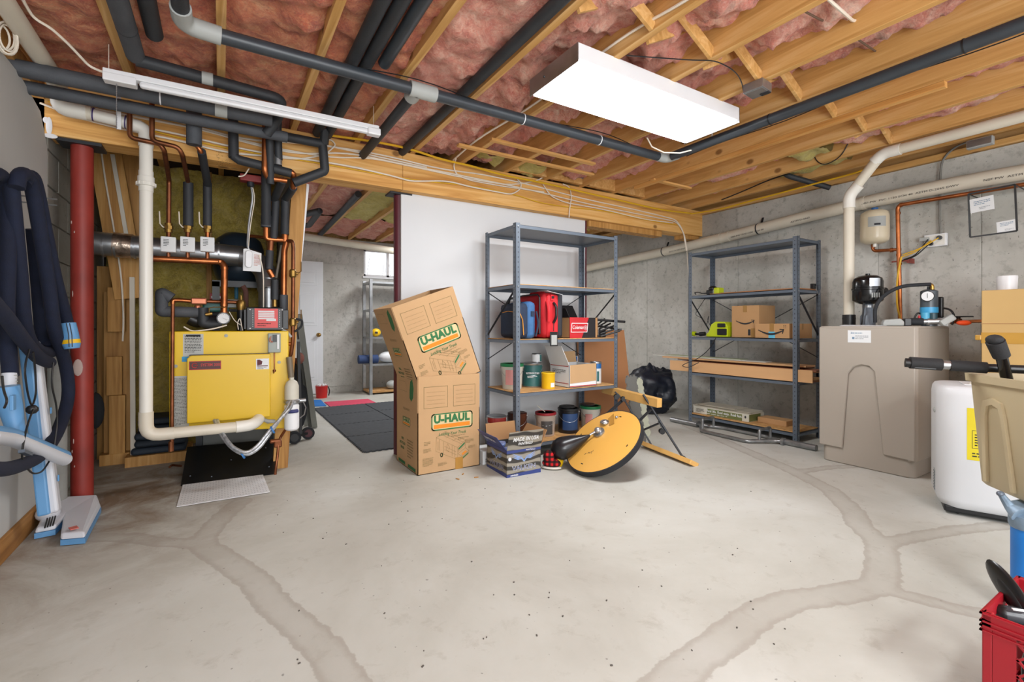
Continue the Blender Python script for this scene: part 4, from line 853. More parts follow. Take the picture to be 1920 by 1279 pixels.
t = pipe('copper_pipe', 'thin curved copper pipe with a valve at the foot of the boiler', [at(535, 806, Y=3.66), at(522, 826, Y=3.6), at(521, 850, Y=3.58), at(517, 878, Y=3.56), at(516, 890, Y=3.56)], .009, M_COPD, .05)
p = at(521, 832, Y=3.6); m = MB(); m.box(p, (.05, .03, .05)); m.cyl(p-Vector((.05, 0, -.02)), p+Vector((.02, 0, .02)), .014); m.build('valve', M_COPD, t, bevel=.008, smooth=0)
# wheels of the filter's neighbour: a small cart behind
t = thing('hand_cart', 'small dark cart with two wheels behind the white filter canister', 'cart', at(560, 810, Y=3.85))
for i, (px, py, cc) in enumerate(((535, 812, '#2a2b2d'), (565, 800, '#4a1c24'))):
    p = Vector((.55+.13*i, 4.55+.12*i, .058))
    m = MB(); m.cyl(p+Vector((0, -.015, 0)), p+Vector((0, .02, 0)), .055, n=24); m.build('wheel', M_RUB, t); m = MB(); m.cyl(p+Vector((0, -.017, 0)), p+Vector((0, .021, 0)), .035, n=20); m.build('wheel_hub', pm('hub_%d' % i, cc, .5), t)
m = MB(); m.bar((.55, 4.55, .06), (.68, 4.67, .06), .02, .02); m.bar((.61, 4.62, .06), (.60, 4.70, .9), .025, .025); m.build('frame', M_BLACK, t, smooth=0)
# black plate and white perforated sheet on the floor
t = thing('leaning_plate', 'black rigid panel leaning low against the boiler stand', 'panel', at(430, 890, Z=0))
zt = .165
a_, b_, c_, d_ = at(339, 911, Z=.004), at(519, 888, Z=.004), at(512, 824, Z=zt), at(351, 838, Z=zt)
nrm = (b_-a_).cross(d_-a_).normalized()*.008
m = MB(); m.add([a_, b_, c_, d_, a_-nrm, b_-nrm, c_-nrm, d_-nrm], [(0, 1, 2, 3), (7, 6, 5, 4), (0, 4, 5, 1), (1, 5, 6, 2), (2, 6, 7, 3), (3, 7, 4, 0)]); m.build('panel', pm('black_board', '#15171a', .35, var=.1), t, smooth=0)
m = MB()
for u, v_ in ((.08, .2), (.3, .12), (.5, .5), (.92, .2), (.9, .75)):
    p = a_*(1-u)*(1-v_)+b_*u*(1-v_)+c_*u*v_+d_*(1-u)*v_; m.ball(p+nrm*.3, .005, n=8)
m.build('screw', M_STEEL, t)
a_, b_, c_, d_ = [at(px, py, Z=.004) for px, py in ((331, 951), (506, 923), (492, 888), (344, 905))]
t = thing('perforated_sheet', 'white perforated plastic sheet lying on the floor in front of the boiler', 'sheet', (a_+b_+c_+d_)/4)
m = MB(); up = Vector((0, 0, .003)); m.add([a_, b_, c_, d_, a_+up, b_+up, c_+up, d_+up], [(3, 2, 1, 0), (4, 5, 6, 7), (0, 1, 5, 4), (1, 2, 6, 5), (2, 3, 7, 6), (3, 0, 4, 7)]); m.build('sheet', M_WHITE, t, smooth=0)
m = MB()
for i in range(1, 30):
    for j in range(1, 13):
        u, v_ = i/30, j/13; p = a_*(1-u)*(1-v_)+b_*u*(1-v_)+c_*u*v_+d_*(1-u)*v_+Vector((0, 0, .0034)); m.quad([p+Vector((x, y, 0)) for x, y in ((-.0035, -.0035), (.0035, -.0035), (.0035, .0035), (-.0035, .0035))])
m.build('holes', pm('hole_grey', '#a9abad', .8), t, kind='stuff', smooth=0)
# framing and boards between the column and the drain
YSt = 4.55
def lean(label, a, b, w, d, mat, name='wall_brace', cat='timber', up=(0, 1, 0)):
    t = MB().bar(a, b, w, d, up=up).build(name, mat, smooth=0, bevel=.002, label=label, cat=cat); return t
M_BRD = wood('brace_pine', ('#9a6a30', '#b98845', '#cc9f60'), (2.2, 2.2, .14))
lean('wide slanted board with a white cable stapled to it right of the red column', at(195, 270, Y=YSt), at(246, 560, Y=YSt), .19, .04, M_BRD)
lean('second darker slanted board behind the white drain', at(242, 270, Y=YSt+.12), at(262, 560, Y=YSt+.12), .14, .04, M_STUD)
lean('upright pine stud low behind the red column', at(196, 500, Y=YSt+.3)*1, Vector((at(196, 860, Y=YSt+.3).x, YSt+.3, 0)), .085, .05, M_BRD)
for i, (x0_, x1_, y0_, y1_, s_) in enumerate(((205, 238, 540, 622, 'short high pine offcut'), (203, 232, 668, 738, 'middle pine offcut'), (208, 238, 740, 845, 'tall low pine offcut'), (190, 246, 850, 866, 'flat pine sill'))):
    p, q_ = at(x0_, y0_, Y=YSt+.1), at(x1_, y1_, Y=YSt+.1); MB().bb((p.x, YSt+.02, max(q_.z, .0)), (q_.x, YSt+.06+.05*(i == 3), p.z)).build('pine_offcut', M_BRD, label=s_+' between the red column and the white drain', cat='timber', bevel=.003, smooth=0)
p, q_ = at(200, 545, Y=YSt+.2), at(250, 850, Y=YSt+.2); MB().bb((p.x, YSt+.10, 0), (q_.x, YSt+.13, 1.3)).build('plank_backing', M_STUD, label='brown backing board behind the pine offcuts', cat='board', smooth=0)
MB().tube([at(190, 285, Y=YSt-.03), at(197, 335, Y=YSt-.03), at(212, 420, Y=YSt-.03), at(228, 520, Y=YSt-.04), at(232, 600, Y=YSt-.02), at(230, 640, Y=YSt-.02)], .006, n=7, fillet=.15).build('cable', M_CABLE, label='white cable stapled down the wide slanted board', cat='cable')
MB().bar(at(211, 290, Y=YSt-.03), at(237, 440, Y=YSt-.03), .025, .02, up=(0, 1, 0)).build('slanted_trim', M_PVCO, label='narrow white strip along the slanted board', cat='trim', smooth=0)
MB().bar(at(248, 520, Y=YSt-.03), at(250, 860, Y=YSt-.03), .03, .03, up=(0, 1, 0)).build('white_strip', M_PVCO, label='narrow white upright strip left of the drain pipe', cat='trim', smooth=0)
t = thing('dark_bag', 'black folded bag hanging low behind the red column', 'bag', at(178, 790, Y=4.4)); m = MB(); p = at(179, 770, Y=4.4); m.ball(p, .05, .03, .13); m.build('bag', M_RUB, t)
t = thing('tarp_stack', 'dark folded tarps on the floor behind the boiler stand', 'tarp', at(300, 790, Y=4.6))
for k in range(5):
    p = at(302, 812, Y=4.6); m = MB(); m.box((p.x+.01*(k % 2), 4.6, .10+.055*k), (.34-.02*k, .3, .05)); m.build('fold', pm('navy_tarp_%d' % k, '#1c2630' if k % 2 else '#232e3a', .7), t, bevel=.018)
m = MB(); m.box((p.x, 4.6, .037), (.4, .34, .074)); m.build('base_block', M_STUD, t, smooth=0)
# copper offcut and floor scraps by the boiler
MB().tube([at(318, 876, Z=.01), at(322, 872, Z=.012), at(340, 874, Z=.01)], .008, n=8, fillet=.03).build('copper_offcut', M_COPD, label='short copper offcut lying on the floor left of the black panel', cat='pipe')
# ---------------- steel shelf units ----------------
M_WTOP = wood('particle_board', ('#a87a45', '#c1935c', '#cfa470'), (1, 1, 1), knots=False, gscale=14)
M_UNDER = pm('shelf_underside', '#3a3e44', .5, .2, var=.05)
def shelf_unit(label, x0, x1, y0, y1, lv, side, woods):
    t = thing('shelf_unit', label, 'shelf unit', ((x0+x1)/2, (y0+y1)/2, 0)); f = .04; th = .0025
    for cx, sx in ((x0, 1), (x1, -1)):
        for cy, sy in ((y0, 1), (y1, -1)):
            m = MB(); m.bb((cx, cy, 0), (cx+sx*f, cy+sy*th, 1.842)); m.bb((cx, cy, 0), (cx+sx*th, cy+sy*f, 1.842))
            p = m.build('post', M_STEEL, t, smooth=0)
            h = MB()
            for k in range(47):
                z = .03+k*.0385; w_ = .0065; hh = .011
                for e in (-.0006, th+.0006):
                    h.quad([(cx+sx*(f*.55)-w_/2, cy+sy*e, z), (cx+sx*(f*.55)+w_/2, cy+sy*e, z), (cx+sx*(f*.55)+w_/2, cy+sy*e, z+hh), (cx+sx*(f*.55)-w_/2, cy+sy*e, z+hh)])
                    h.quad([(cx+sx*e, cy+sy*(f*.55)-w_/2, z), (cx+sx*e, cy+sy*(f*.55)+w_/2, z), (cx+sx*e, cy+sy*(f*.55)+w_/2, z+hh), (cx+sx*e, cy+sy*(f*.55)-w_/2, z+hh)])
            h.build('holes', M_BLACK if (cx, cy) != (x0, y0) else M_STEELD, p, kind='stuff', smooth=0)
    for i, z in enumerate(lv):
        m = MB(); a, b = th+.001, .032
        m.bb((x0+a, y0+a, z-.008), (x1-a, y1-a, z-.006))
        m.bb((x0+a, y0+a, z-b), (x1-a, y0+a+.002, z-.006)); m.bb((x0+a, y1-a-.002, z-b), (x1-a, y1-a, z-.006))
        m.bb((x0+a, y0+a, z-b), (x0+a+.002, y1-a, z-.006)); m.bb((x1-a-.002, y0+a, z-b), (x1-a, y1-a, z-.006))
        s_ = m.build('shelf', M_STEEL, t, smooth=0)
        if woods and i < len(lv)-1: MB().bb((x0+.012, y0+.01, z-.0055), (x1-.012, y1-.01, z)).build('shelf_board', M_WTOP, t, smooth=0)
    bt, bb_ = lv[-2]-.04, lv[-3]-.18
    e = .008
    def br(p, q): MB().bar(p, q, .018, .003).build('brace', M_STEELD, t, smooth=0)
    if side == 'y':
        br((x0+.02, y1-e, bt), (x1-.02, y1-e, bb_)); br((x1-.02, y1-e-.004, bt), (x0+.02, y1-e-.004, bb_))
        br((x0+e, y0+.02, bt), (x0+e, y1-.02, lv[-3]+.02)); br((x1-e, y0+.02, bt), (x1-e, y1-.02, lv[-3]+.02))
    else:
        br((x1-e, y0+.02, bt), (x1-e, y1-.02, bb_)); br((x1-e-.004, y1-.02, bt), (x1-e-.004, y0+.02, bb_))
        br((x0+.02, y1-e, bt), (x1-.02, y1-e, lv[-3]+.02)); br((x0+.02, y0+e, bt), (x1-.02, y0+e, lv[-3]+.02))
    b_ = MB()
    for z in lv:
        for cx in (x0, x1):
            for cy in (y0, y1): b_.ball((cx+(.02 if cx == x0 else -.02), cy+(-.003 if cy == y0 else .003), z-.02), .0055, .003, .0055, n=8)
            b_.ball((cx+(-.003 if cx == x0 else .003), y0+.02, z-.02), .003, .0055, .0055, n=8)
    b_.build('bolts', M_GALV, t, kind='stuff')
    return t
shelf_unit('grey steel shelf unit with wooden boards holding luggage and paint cans', 1.93, 3.00, 3.07, 3.56, (.12, .525, .94, 1.37, 1.835), 'y', True)
shelf_unit('grey steel shelf unit against the concrete wall holding cartons and planks', 4.34, 4.75, 2.22, 3.36, (.09, .545, .93, 1.376, 1.835), 'x', False)
L1 = .94+.0005; L2 = .525+.0005; L3 = .12+.0005
# ---------------- luggage and cartons on the left unit ----------------
M_NAVY = pm('navy_fabric', '#1d2b42', .8, var=.12, scale=30); M_BLUEF = pm('blue_fabric', '#35608f', .75, var=.12, scale=20); M_REDF = pm('red_fabric', '#b3141f', .75, var=.12, scale=14, bump=.2, bscale=200)
M_REDF2 = pm('bright_red_fabric', '#d3202a', .7, var=.1, scale=14, bump=.2, bscale=200)
t = thing('cooler_bag', 'navy and blue soft cooler bag left of the red suitcase', 'bag', (2.07, 3.27, L1))
m = MB(); m.bb((1.985, 3.12, L1+.005), (2.10, 3.42, L1+.285)); m.build('front_pocket', M_NAVY, t, bevel=.035, smooth=40)
m = MB(); m.bb((2.06, 3.115, L1), (2.155, 3.43, L1+.30)); m.build('body', M_BLUEF, t, bevel=.035, smooth=40)
m = MB(); m.tube([(1.984, 3.14, L1+.21), (1.982, 3.27, L1+.222), (1.984, 3.40, L1+.21)], .003, n=6); m.tube([(1.99, 3.113, L1+.21), (2.02, 3.112, L1+.15), (2.03, 3.112, L1+.03)], .004, n=6); m.build('piping', pm('orange_piping', '#c98a2c', .6), t)
m = MB(); m.tube([(2.04, 3.18, L1+.285), (2.04, 3.20, L1+.33), (2.04, 3.34, L1+.33), (2.04, 3.36, L1+.285)], .01, n=8, fillet=.03); m.build('carry_handle', M_BLACK, t)
m = MB(); m.tube([(2.15, 3.112, L1+.22), (2.165, 3.10, L1+.12), (2.14, 3.105, L1+.02)], .008, n=8, fillet=.04); m.bb((2.10, 3.108, L1+.18), (2.13, 3.116, L1+.22)); m.build('shoulder_strap', M_NAVY, t)
t = thing('suitcase', 'bright red upright suitcase on the left shelf unit', 'suitcase', (2.32, 3.3, L1))
m = MB(); m.bb((2.215, 3.10, L1+.004), (2.36, 3.52, L1+.375)); m.build('shell', M_REDF, t, bevel=.04, smooth=40)
m = MB(); m.bb((2.34, 3.095, L1), (2.415, 3.525, L1+.378)); m.build('back_panel', pm('charcoal_fabric', '#2a2b31', .8), t, bevel=.03, smooth=40)
m = MB(); m.bb((2.245, 3.085, L1+.01), (2.355, 3.13, L1+.36)); m.build('side_panel', M_REDF2, t, bevel=.018, smooth=40)
m = MB(); m.tube([(2.205, 3.14, L1+.04), (2.205, 3.14, L1+.36), (2.205, 3.48, L1+.36), (2.205, 3.48, L1+.04), (2.205, 3.14, L1+.04)], .006, n=6, fillet=.05); m.build('piping', M_BLACK, t)
m = MB(); m.tube([(2.30, 3.08, L1+.29), (2.30, 3.045, L1+.26), (2.30, 3.045, L1+.17), (2.30, 3.08, L1+.13)], .011, n=10, fillet=.03); m.build('side_handle', M_BLACK, t)
m = MB(); m.tube([(2.25, 3.10, L1+.30), (2.24, 3.06, L1+.24), (2.25, 3.08, L1+.14)], .016, n=10, fillet=.05); m.bb((2.27, 3.075, L1+.31), (2.30, 3.088, L1+.355)); m.build('strap', M_REDF2, t)
m = MB(); m.bb((2.275, 3.072, L1+.325), (2.30, 3.078, L1+.345)); m.build('buckle', M_BLACK, t, smooth=0)
m = MB(); m.tube([(2.27, 3.16, L1+.37), (2.27, 3.18, L1+.383), (2.27, 3.36, L1+.383), (2.27, 3.38, L1+.37)], .008, n=8, fillet=.02); m.build('top_handle', M_REDF, t)
m = MB(); m.tube([(2.28, 3.05, L1+.14), (2.27, 3.04, L1+.06)], .004, n=6); m.bb((2.235, 3.038, L1-.06), (2.31, 3.044, L1+.055)); g_ = m.build('luggage_tag', M_BLACK, t, smooth=0, bevel=.002)
m = MB(); m.bb((2.245, 3.035, L1-.05), (2.30, 3.039, L1+.03)); m.build('tag_window', M_FITG, g_, smooth=0)
m = MB(); m.add([(2.22, 3.06, L1+.385), (2.36, 3.04, L1+.355), (2.40, 3.2, L1+.386), (2.25, 3.25, L1+.393), (2.22, 3.06, L1+.387), (2.36, 3.04, L1+.357), (2.40, 3.2, L1+.388), (2.25, 3.25, L1+.395)], [(0, 1, 2, 3), (7, 6, 5, 4), (0, 4, 5, 1), (1, 5, 6, 2), (2, 6, 7, 3), (3, 7, 4, 0)])
m.build('paper_sheet', M_PAPER, label='white sheet of paper lying on top of the red suitcase', cat='paper', smooth=0)
def carton(name, label, x0, x1, y0, y1, z0, z1, mat=M_CARD, th=.004, M=None, cat='box', closed=False):
    t = thing(name, label, cat, ((x0+x1)/2, (y0+y1)/2, z0)) if M is None else thing(name, label, cat, M=M)
    m = MB(t) if M is not None else MB()
    if closed: m.bb((x0, y0, z0), (x1, y1, z1)); m.build('body', mat, t, smooth=0, bevel=.002); return t
    m.bb((x0, y0, z0), (x1, y1, z0+th)); m.bb((x0, y0, z0), (x1, y0+th, z1)); m.bb((x0, y1-th, z0), (x1, y1, z1)); m.bb((x0, y0, z0), (x0+th, y1, z1)); m.bb((x1-th, y0, z0), (x1, y1, z1))
    m.build('body', mat, t, smooth=0); return t
def flap(t, p, q, dirv, ln, mat, th=.003, name='flap', label=None, taper=.0):
    p, q, d = Vector(p), Vector(q), Vector(dirv).normalized()*ln; n_ = (q-p).cross(d).normalized()*th; e = (q-p)*taper
    m = MB(MAT[t.name]) if t.get('_local') else MB()
    vs = [p, q, q+d-e, p+d+e]; m.add(vs+[v_+n_ for v_ in vs], [(0, 1, 2, 3), (7, 6, 5, 4), (0, 4, 5, 1), (1, 5, 6, 2), (2, 6, 7, 3), (3, 7, 4, 0)])
    return m.build(name, mat, t, smooth=0, label=label)
M_BOXR = pm('box_red', '#b5232a', .55); M_BOXK = pm('box_black', '#1c1b1d', .5)
t = carton('printed_carton', 'red and black open carton right of the red suitcase', 2.49, 2.80, 3.11, 3.38, L1, L1+.175, M_CARDD)
m = MB(); m.quad([(2.49, 3.1088, L1), (2.62, 3.1088, L1), (2.70, 3.1088, L1+.175), (2.49, 3.1088, L1+.175)]); m.build('red_print', M_BOXR, t, smooth=0)
m = MB(); m.quad([(2.62, 3.1086, L1), (2.775, 3.1086, L1), (2.775, 3.1086, L1+.175), (2.70, 3.1086, L1+.175)]); m.build('black_print', M_BOXK, t, smooth=0)
FM = frame((2.595, 3.108, L1+.088), (1, 0, 0), (0, 0, 1))
m = MB(FM); m.prism([(-.095, -.04), (.085, -.04), (.095, .04), (-.085, .04)], .0012); m.build('logo_plate', M_PAPER, t, smooth=0)
m = MB(FM @ Matrix.Translation((0, 0, .0012))); m.prism([(-.089, -.035), (.08, -.035), (.089, .035), (-.08, .035)], .0008); m.build('logo_plate', M_BOXR, t, smooth=0)
text('Coleman', .044, FM @ Matrix.Translation((-.018, .002, .0022)), M_PAPER, t, bold=.0002, wide=.78, shear=.15)
m = MB(FM @ Matrix.Translation((.066, 0, .002))); outline(m, [(.014*math.cos(R(a)), .02*math.sin(R(a))) for a in range(0, 360, 30)], .004); m.quad([(-.003, -.01, .001), (.004, -.01, .001), (.004, .01, .001), (-.003, .01, .001)]); m.build('logo_lantern', M_PAPER, t, smooth=0)
flap(t, (2.49, 3.38, L1+.175), (2.80, 3.38, L1+.175), (-.1, .3, 1), .12, M_BOXK, label='black carton flap', taper=.08); flap(t, (2.49, 3.38, L1+.175), (2.49, 3.11, L1+.175), (-.25, 0, 1), .08, M_BOXK, taper=.1)
flap(t, (2.80, 3.11, L1+.175), (2.80, 3.38, L1+.175), (.05, 0, -1), .15, M_CARD)
t = thing('folded_chair', 'bundle of black metal tubes at the right end of the luggage shelf', 'folded chair', (2.86, 3.3, L1))
for k in range(6):
    MB().tube([(2.83+.02*k, 3.10+.03*k, L1+.012+.021*k), (2.99+.01*k, 3.03+.05*k, L1+.06+.022*k)], .008, n=8).build('tube', M_BLACK, t)
MB().tube([(2.83, 3.18, L1+.16), (3.10, 3.08, L1+.14)], .011, n=8).build('tube', M_BLACK, t); MB().tube([(2.83, 3.3, L1+.12), (3.08, 3.1, L1+.07)], .010, n=8).build('tube', M_BLACK, t)
MB().box((2.90, 3.22, L1+.035), (.1, .12, .07)).build('joint_block', M_STEELD, t, bevel=.01, smooth=0)
# ---------------- paint cans and buckets ----------------
def vessel(name, label, cat, px, wpx, Y, zb, h, body, lid=None, taper=1.0, band=None, lidh=.012, handle=True, base=None, paper=None, bail='up'):
    c = at(px, 700, Y=Y); d = c.x*math.sin(TH)+c.y*math.cos(TH); r = wpx*d/F/2*.97; c.z = zb
    t = thing(name, label, cat, c); rt = r; rb = r*taper
    m = MB(t); m.lathe([(rb*.97, 0), (rb, .004), (rt, h-.012), (rt*1.02, h-.010), (rt*1.02, h-.004), (rt*.93, h)], n=28); m.build('body', body, t, smooth=40)
    if band:
        z0, z1, mt = band[:3]; a0, a1 = (band[3], band[4]) if len(band) > 3 else (-180, 180)
        m = MB(t); n_ = 20; ra = lambda z: (rb+(rt-rb)*z/h)*1.02; vs = []
        for k in range(n_+1):
            a = R(-90+TH*57.3*0-31.7+a0+(a1-a0)*k/n_); vs += [(ra(z0)*math.cos(a), ra(z0)*math.sin(a), z0), (ra(z1)*math.cos(a), ra(z1)*math.sin(a), z1)]
        m.add(vs, [(2*k, 2*k+2, 2*k+3, 2*k+1) for k in range(n_)]); m.build('printed_label', mt, t)
    if paper:
        z0, z1, mt = paper[:3]; a0, a1 = (paper[3], paper[4]) if len(paper) > 3 else (-45, 30); m = MB(t); n_ = 8; vs = []
        for k in range(n_+1):
            a = R(-90-20+a0+(a1-a0)*k/n_); vs += [(r*1.03*math.cos(a), r*1.03*math.sin(a), z0), (r*1.03*math.cos(a), r*1.03*math.sin(a), z1)]
        m.add(vs, [(2*k, 2*k+2, 2*k+3, 2*k+1) for k in range(n_)]); m.build('printed_label', mt, t)
    if lid: m = MB(t); m.lathe([(rt*1.05, h-lidh), (rt*1.06, h-lidh+.002), (rt*1.05, h+.004), (rt*.9, h+.005), (rt*.88, h)], n=28); m.build('lid', lid, t, smooth=40)
    else: m = MB(t); m.lathe([(rt*.8, h-.003), (rt*.9, h+.001), (rt*.86, h-.001)], n=24); m.build('lid', M_GALV, t, smooth=40)
    if handle:
        m = MB(t); a = R(-31.7); u = Vector((math.cos(a), math.sin(a), 0)); f_ = Vector((math.sin(a), -math.cos(a), 0))
        m.tube([u*r*1.03*math.cos(R(k))*1+f_*r*1.02*max(.15, math.sin(R(k)))+Vector((0, 0, h*.86-h*.38*math.sin(R(k)))) for k in range(0, 181, 18)], .0018, n=5); m.build('wire_handle', M_GALV, t)
        m = MB(t)
        for s_ in (-1, 1): m.ball(tuple(u*s_*r*1.0+Vector((0, 0, h*.86))), .009, .009, .009, n=8)
        m.build('handle_lug', M_GALV, t)
    return t
mk = lambda n_, c_, r_=.45: pm(n_, c_, r_, var=.04)
M_WB = mk('white_bucket_plastic', '#cfd0c8'); M_GL = mk('green_lid', '#1d7a4a'); M_TEAL = mk('teal_label', '#265d5c'); M_YEL_ = mk('yellow_can_paint', '#e2b40f'); M_PINKL = mk('pink_label', '#c78a86')
L_ = vessel
L_('bucket', 'white plastic bucket with green lid and pinkish label on the middle board', 'bucket', 960, 43, 3.32, L2, .205, M_WB, M_GL, .86, None, .02, paper=(.04, .16, M_PINKL))
t = L_('paint_can', 'large dark teal paint can beside the white bucket', 'paint can', 998, 38, 3.35, L2, .205, M_GALV, None, 1, (.01, .185, M_TEAL))
c_ = MAT[t.name].translation; CANT = t
fz = frame((c_.x, c_.y, L2+.12), (math.cos(TH), -math.sin(TH), 0), (0, 0, 1)) @ Matrix.Translation((0, 0, .0875))
text('EXTERIOR STAIN', .018, fz, M_PAPER, t, bold=.0005, wide=.8); textlines(fz @ Matrix.Translation((0, -.03, 0)), .09, .02, 2, M_PAPER, t)
L_('paint_can', 'small white and teal can standing on the large teal can', 'paint can', 1006, 19, 3.35, L2+.2062, .075, M_GALV, None, 1, (.005, .068, M_PAPER), handle=False, paper=(.008, .065, M_TEAL, 25, 75))
L_('paint_can', 'small bright yellow can on the middle board', 'paint can', 1028, 26, 3.17, L2, .128, M_YEL_, M_YEL_, 1, None, .008, handle=False, paper=(.015, .05, M_PAPER, 5, 45))
M_BLUEL = mk('blue_label', '#1f5f9c')
L_('paint_can', 'white can with a blue label standing behind the shipping box', 'paint can', 1072, 24, 3.47, L2, .245, M_GALV, None, 1, (.01, .235, M_PAPER), handle=False, paper=(.19, .232, M_BLUEL, -10, 40))
L_('paint_can', 'blue topped white paint can right of the shipping box', 'paint can', 1117, 21, 3.24, L2, .19, M_PAPER, M_GALV, 1, (.135, .18, M_BLUEL), handle=False, paper=(.02, .11, M_TEAL, -10, 15))
L_('paint_can', 'white and red paint can behind the open camouflage box', 'paint can', 931, 38, 3.33, L3, .195, M_GALV, None, 1, (.01, .185, M_PAPER), paper=(.145, .185, mk('red_band', '#8e2724'), -70, 60))
L_('paint_can', 'stained brown open paint can on the lowest board', 'paint can', 970, 37, 3.33, L3, .20, pm('drippy_brown', '#4a2417', .35, var=.5, scale=14, stretch=(1, 1, .2)), None, 1)
t = L_('bucket', 'spackle bucket with a dark red lid and a stir stick on top', 'bucket', 1023, 39, 3.25, L3, .19, pm('dirty_bucket', '#b7a99c', .6, var=.15), mk('dark_red_lid', '#8c1f25'), .86, None, .015, paper=(.02, .13, mk('dark_label', '#3d3835'), -40, 25))
p = MAT[t.name].translation; m = MB(); m.bar(p+Vector((-.02, -.02, .199)), p+Vector((-.07, .02, .25)), .015, .004); m.build('stir_stick', M_PVCO, label='pale stir stick leaning on the dark red lid', cat='stick', smooth=0)
t = L_('paint_pail', 'black pail with blue label and wire handle on the lowest board', 'paint can', 1066, 40, 3.24, L3, .205, mk('black_pail', '#15171c', .3), mk('black_lid', '#191a1c', .35), 1, (.03, .17, mk('dark_blue_label', '#1d3a63'), -40, 50))
p = MAT[t.name].translation; m = MB(); m.lathe([(.07, 0), (.073, .008), (.062, .014), (.06, .010)], p+Vector((.0, .02, .2115)), n=26); m.build('loose_lid', pm('old_lid', '#4f4f50', .4, .6, var=.3), label='old metal lid lying on the black pail', cat='lid')
t = L_('bucket', 'white bucket with green lid beside the wooden sawhorse', 'bucket', 1107, 38, 3.30, L3, .19, M_WB, M_GL, .88, None, .02, paper=(.03, .13, M_PINKL, -50, -10))
p = MAT[t.name].translation; m = MB(); m.lathe([(.07, 0), (.073, .008), (.062, .012), (.06, .009)], p+Vector((-.01, .03, .196)), n=26); m.build('loose_lid', bpy.data.materials['old_lid'], label='old metal lid lying on the green lidded bucket', cat='lid')
# shipping box on the middle board
t = carton('shipping_box', 'white and brown open shipping box with tall flap on the middle board', 2.47, 2.77, 3.09, 3.36, L2, L2+.19, M_PAPER)
m = MB(); m.quad([(2.478, 3.088, L2+.035), (2.765, 3.088, L2+.045), (2.765, 3.088, L2+.195), (2.478, 3.088, L2+.19)]); m.build('folded_flap', M_CARD, t, smooth=0, label='brown inside of a folded flap')
m = MB(); m.quad([(2.475, 3.0885, L2+.006), (2.765, 3.0885, L2+.006), (2.765, 3.0885, L2+.014), (2.475, 3.0885, L2+.014)])
for z in (.175, .03): m.quad([(2.4685, 3.10, L2+z), (2.4685, 3.35, L2+z), (2.4685, 3.35, L2+z+.006), (2.4685, 3.10, L2+z+.006)])
m.build('red_stripe', mk('stripe_red', '#a8322e'), t, smooth=0)
flap(t, (2.47, 3.36, L2+.19), (2.47, 3.09, L2+.19), (-.35, .1, 1), .17, M_PAPER, taper=.06, label='tall white flap with print'); flap(t, (2.77, 3.36, L2+.19), (2.47, 3.36, L2+.19), (0, .25, 1), .1, M_CARD)
fq = frame((2.438, 3.235, L2+.28), (0, -1, 0), (-.35, .0, 1)); text('PRIORITY', .03, fq, pm('grey_print', '#6d6a68', .8), t, thick=.002, wide=.8); textlines(fq @ Matrix.Translation((0, -.045, 0)), .15, .03, 3, bpy.data.materials['grey_print'], t, off=.002)
textlines(frame((2.468, 3.22, L2+.13), (0, -1, 0), (0, 0, 1)), .2, .04, 3, bpy.data.materials['grey_print'], t)
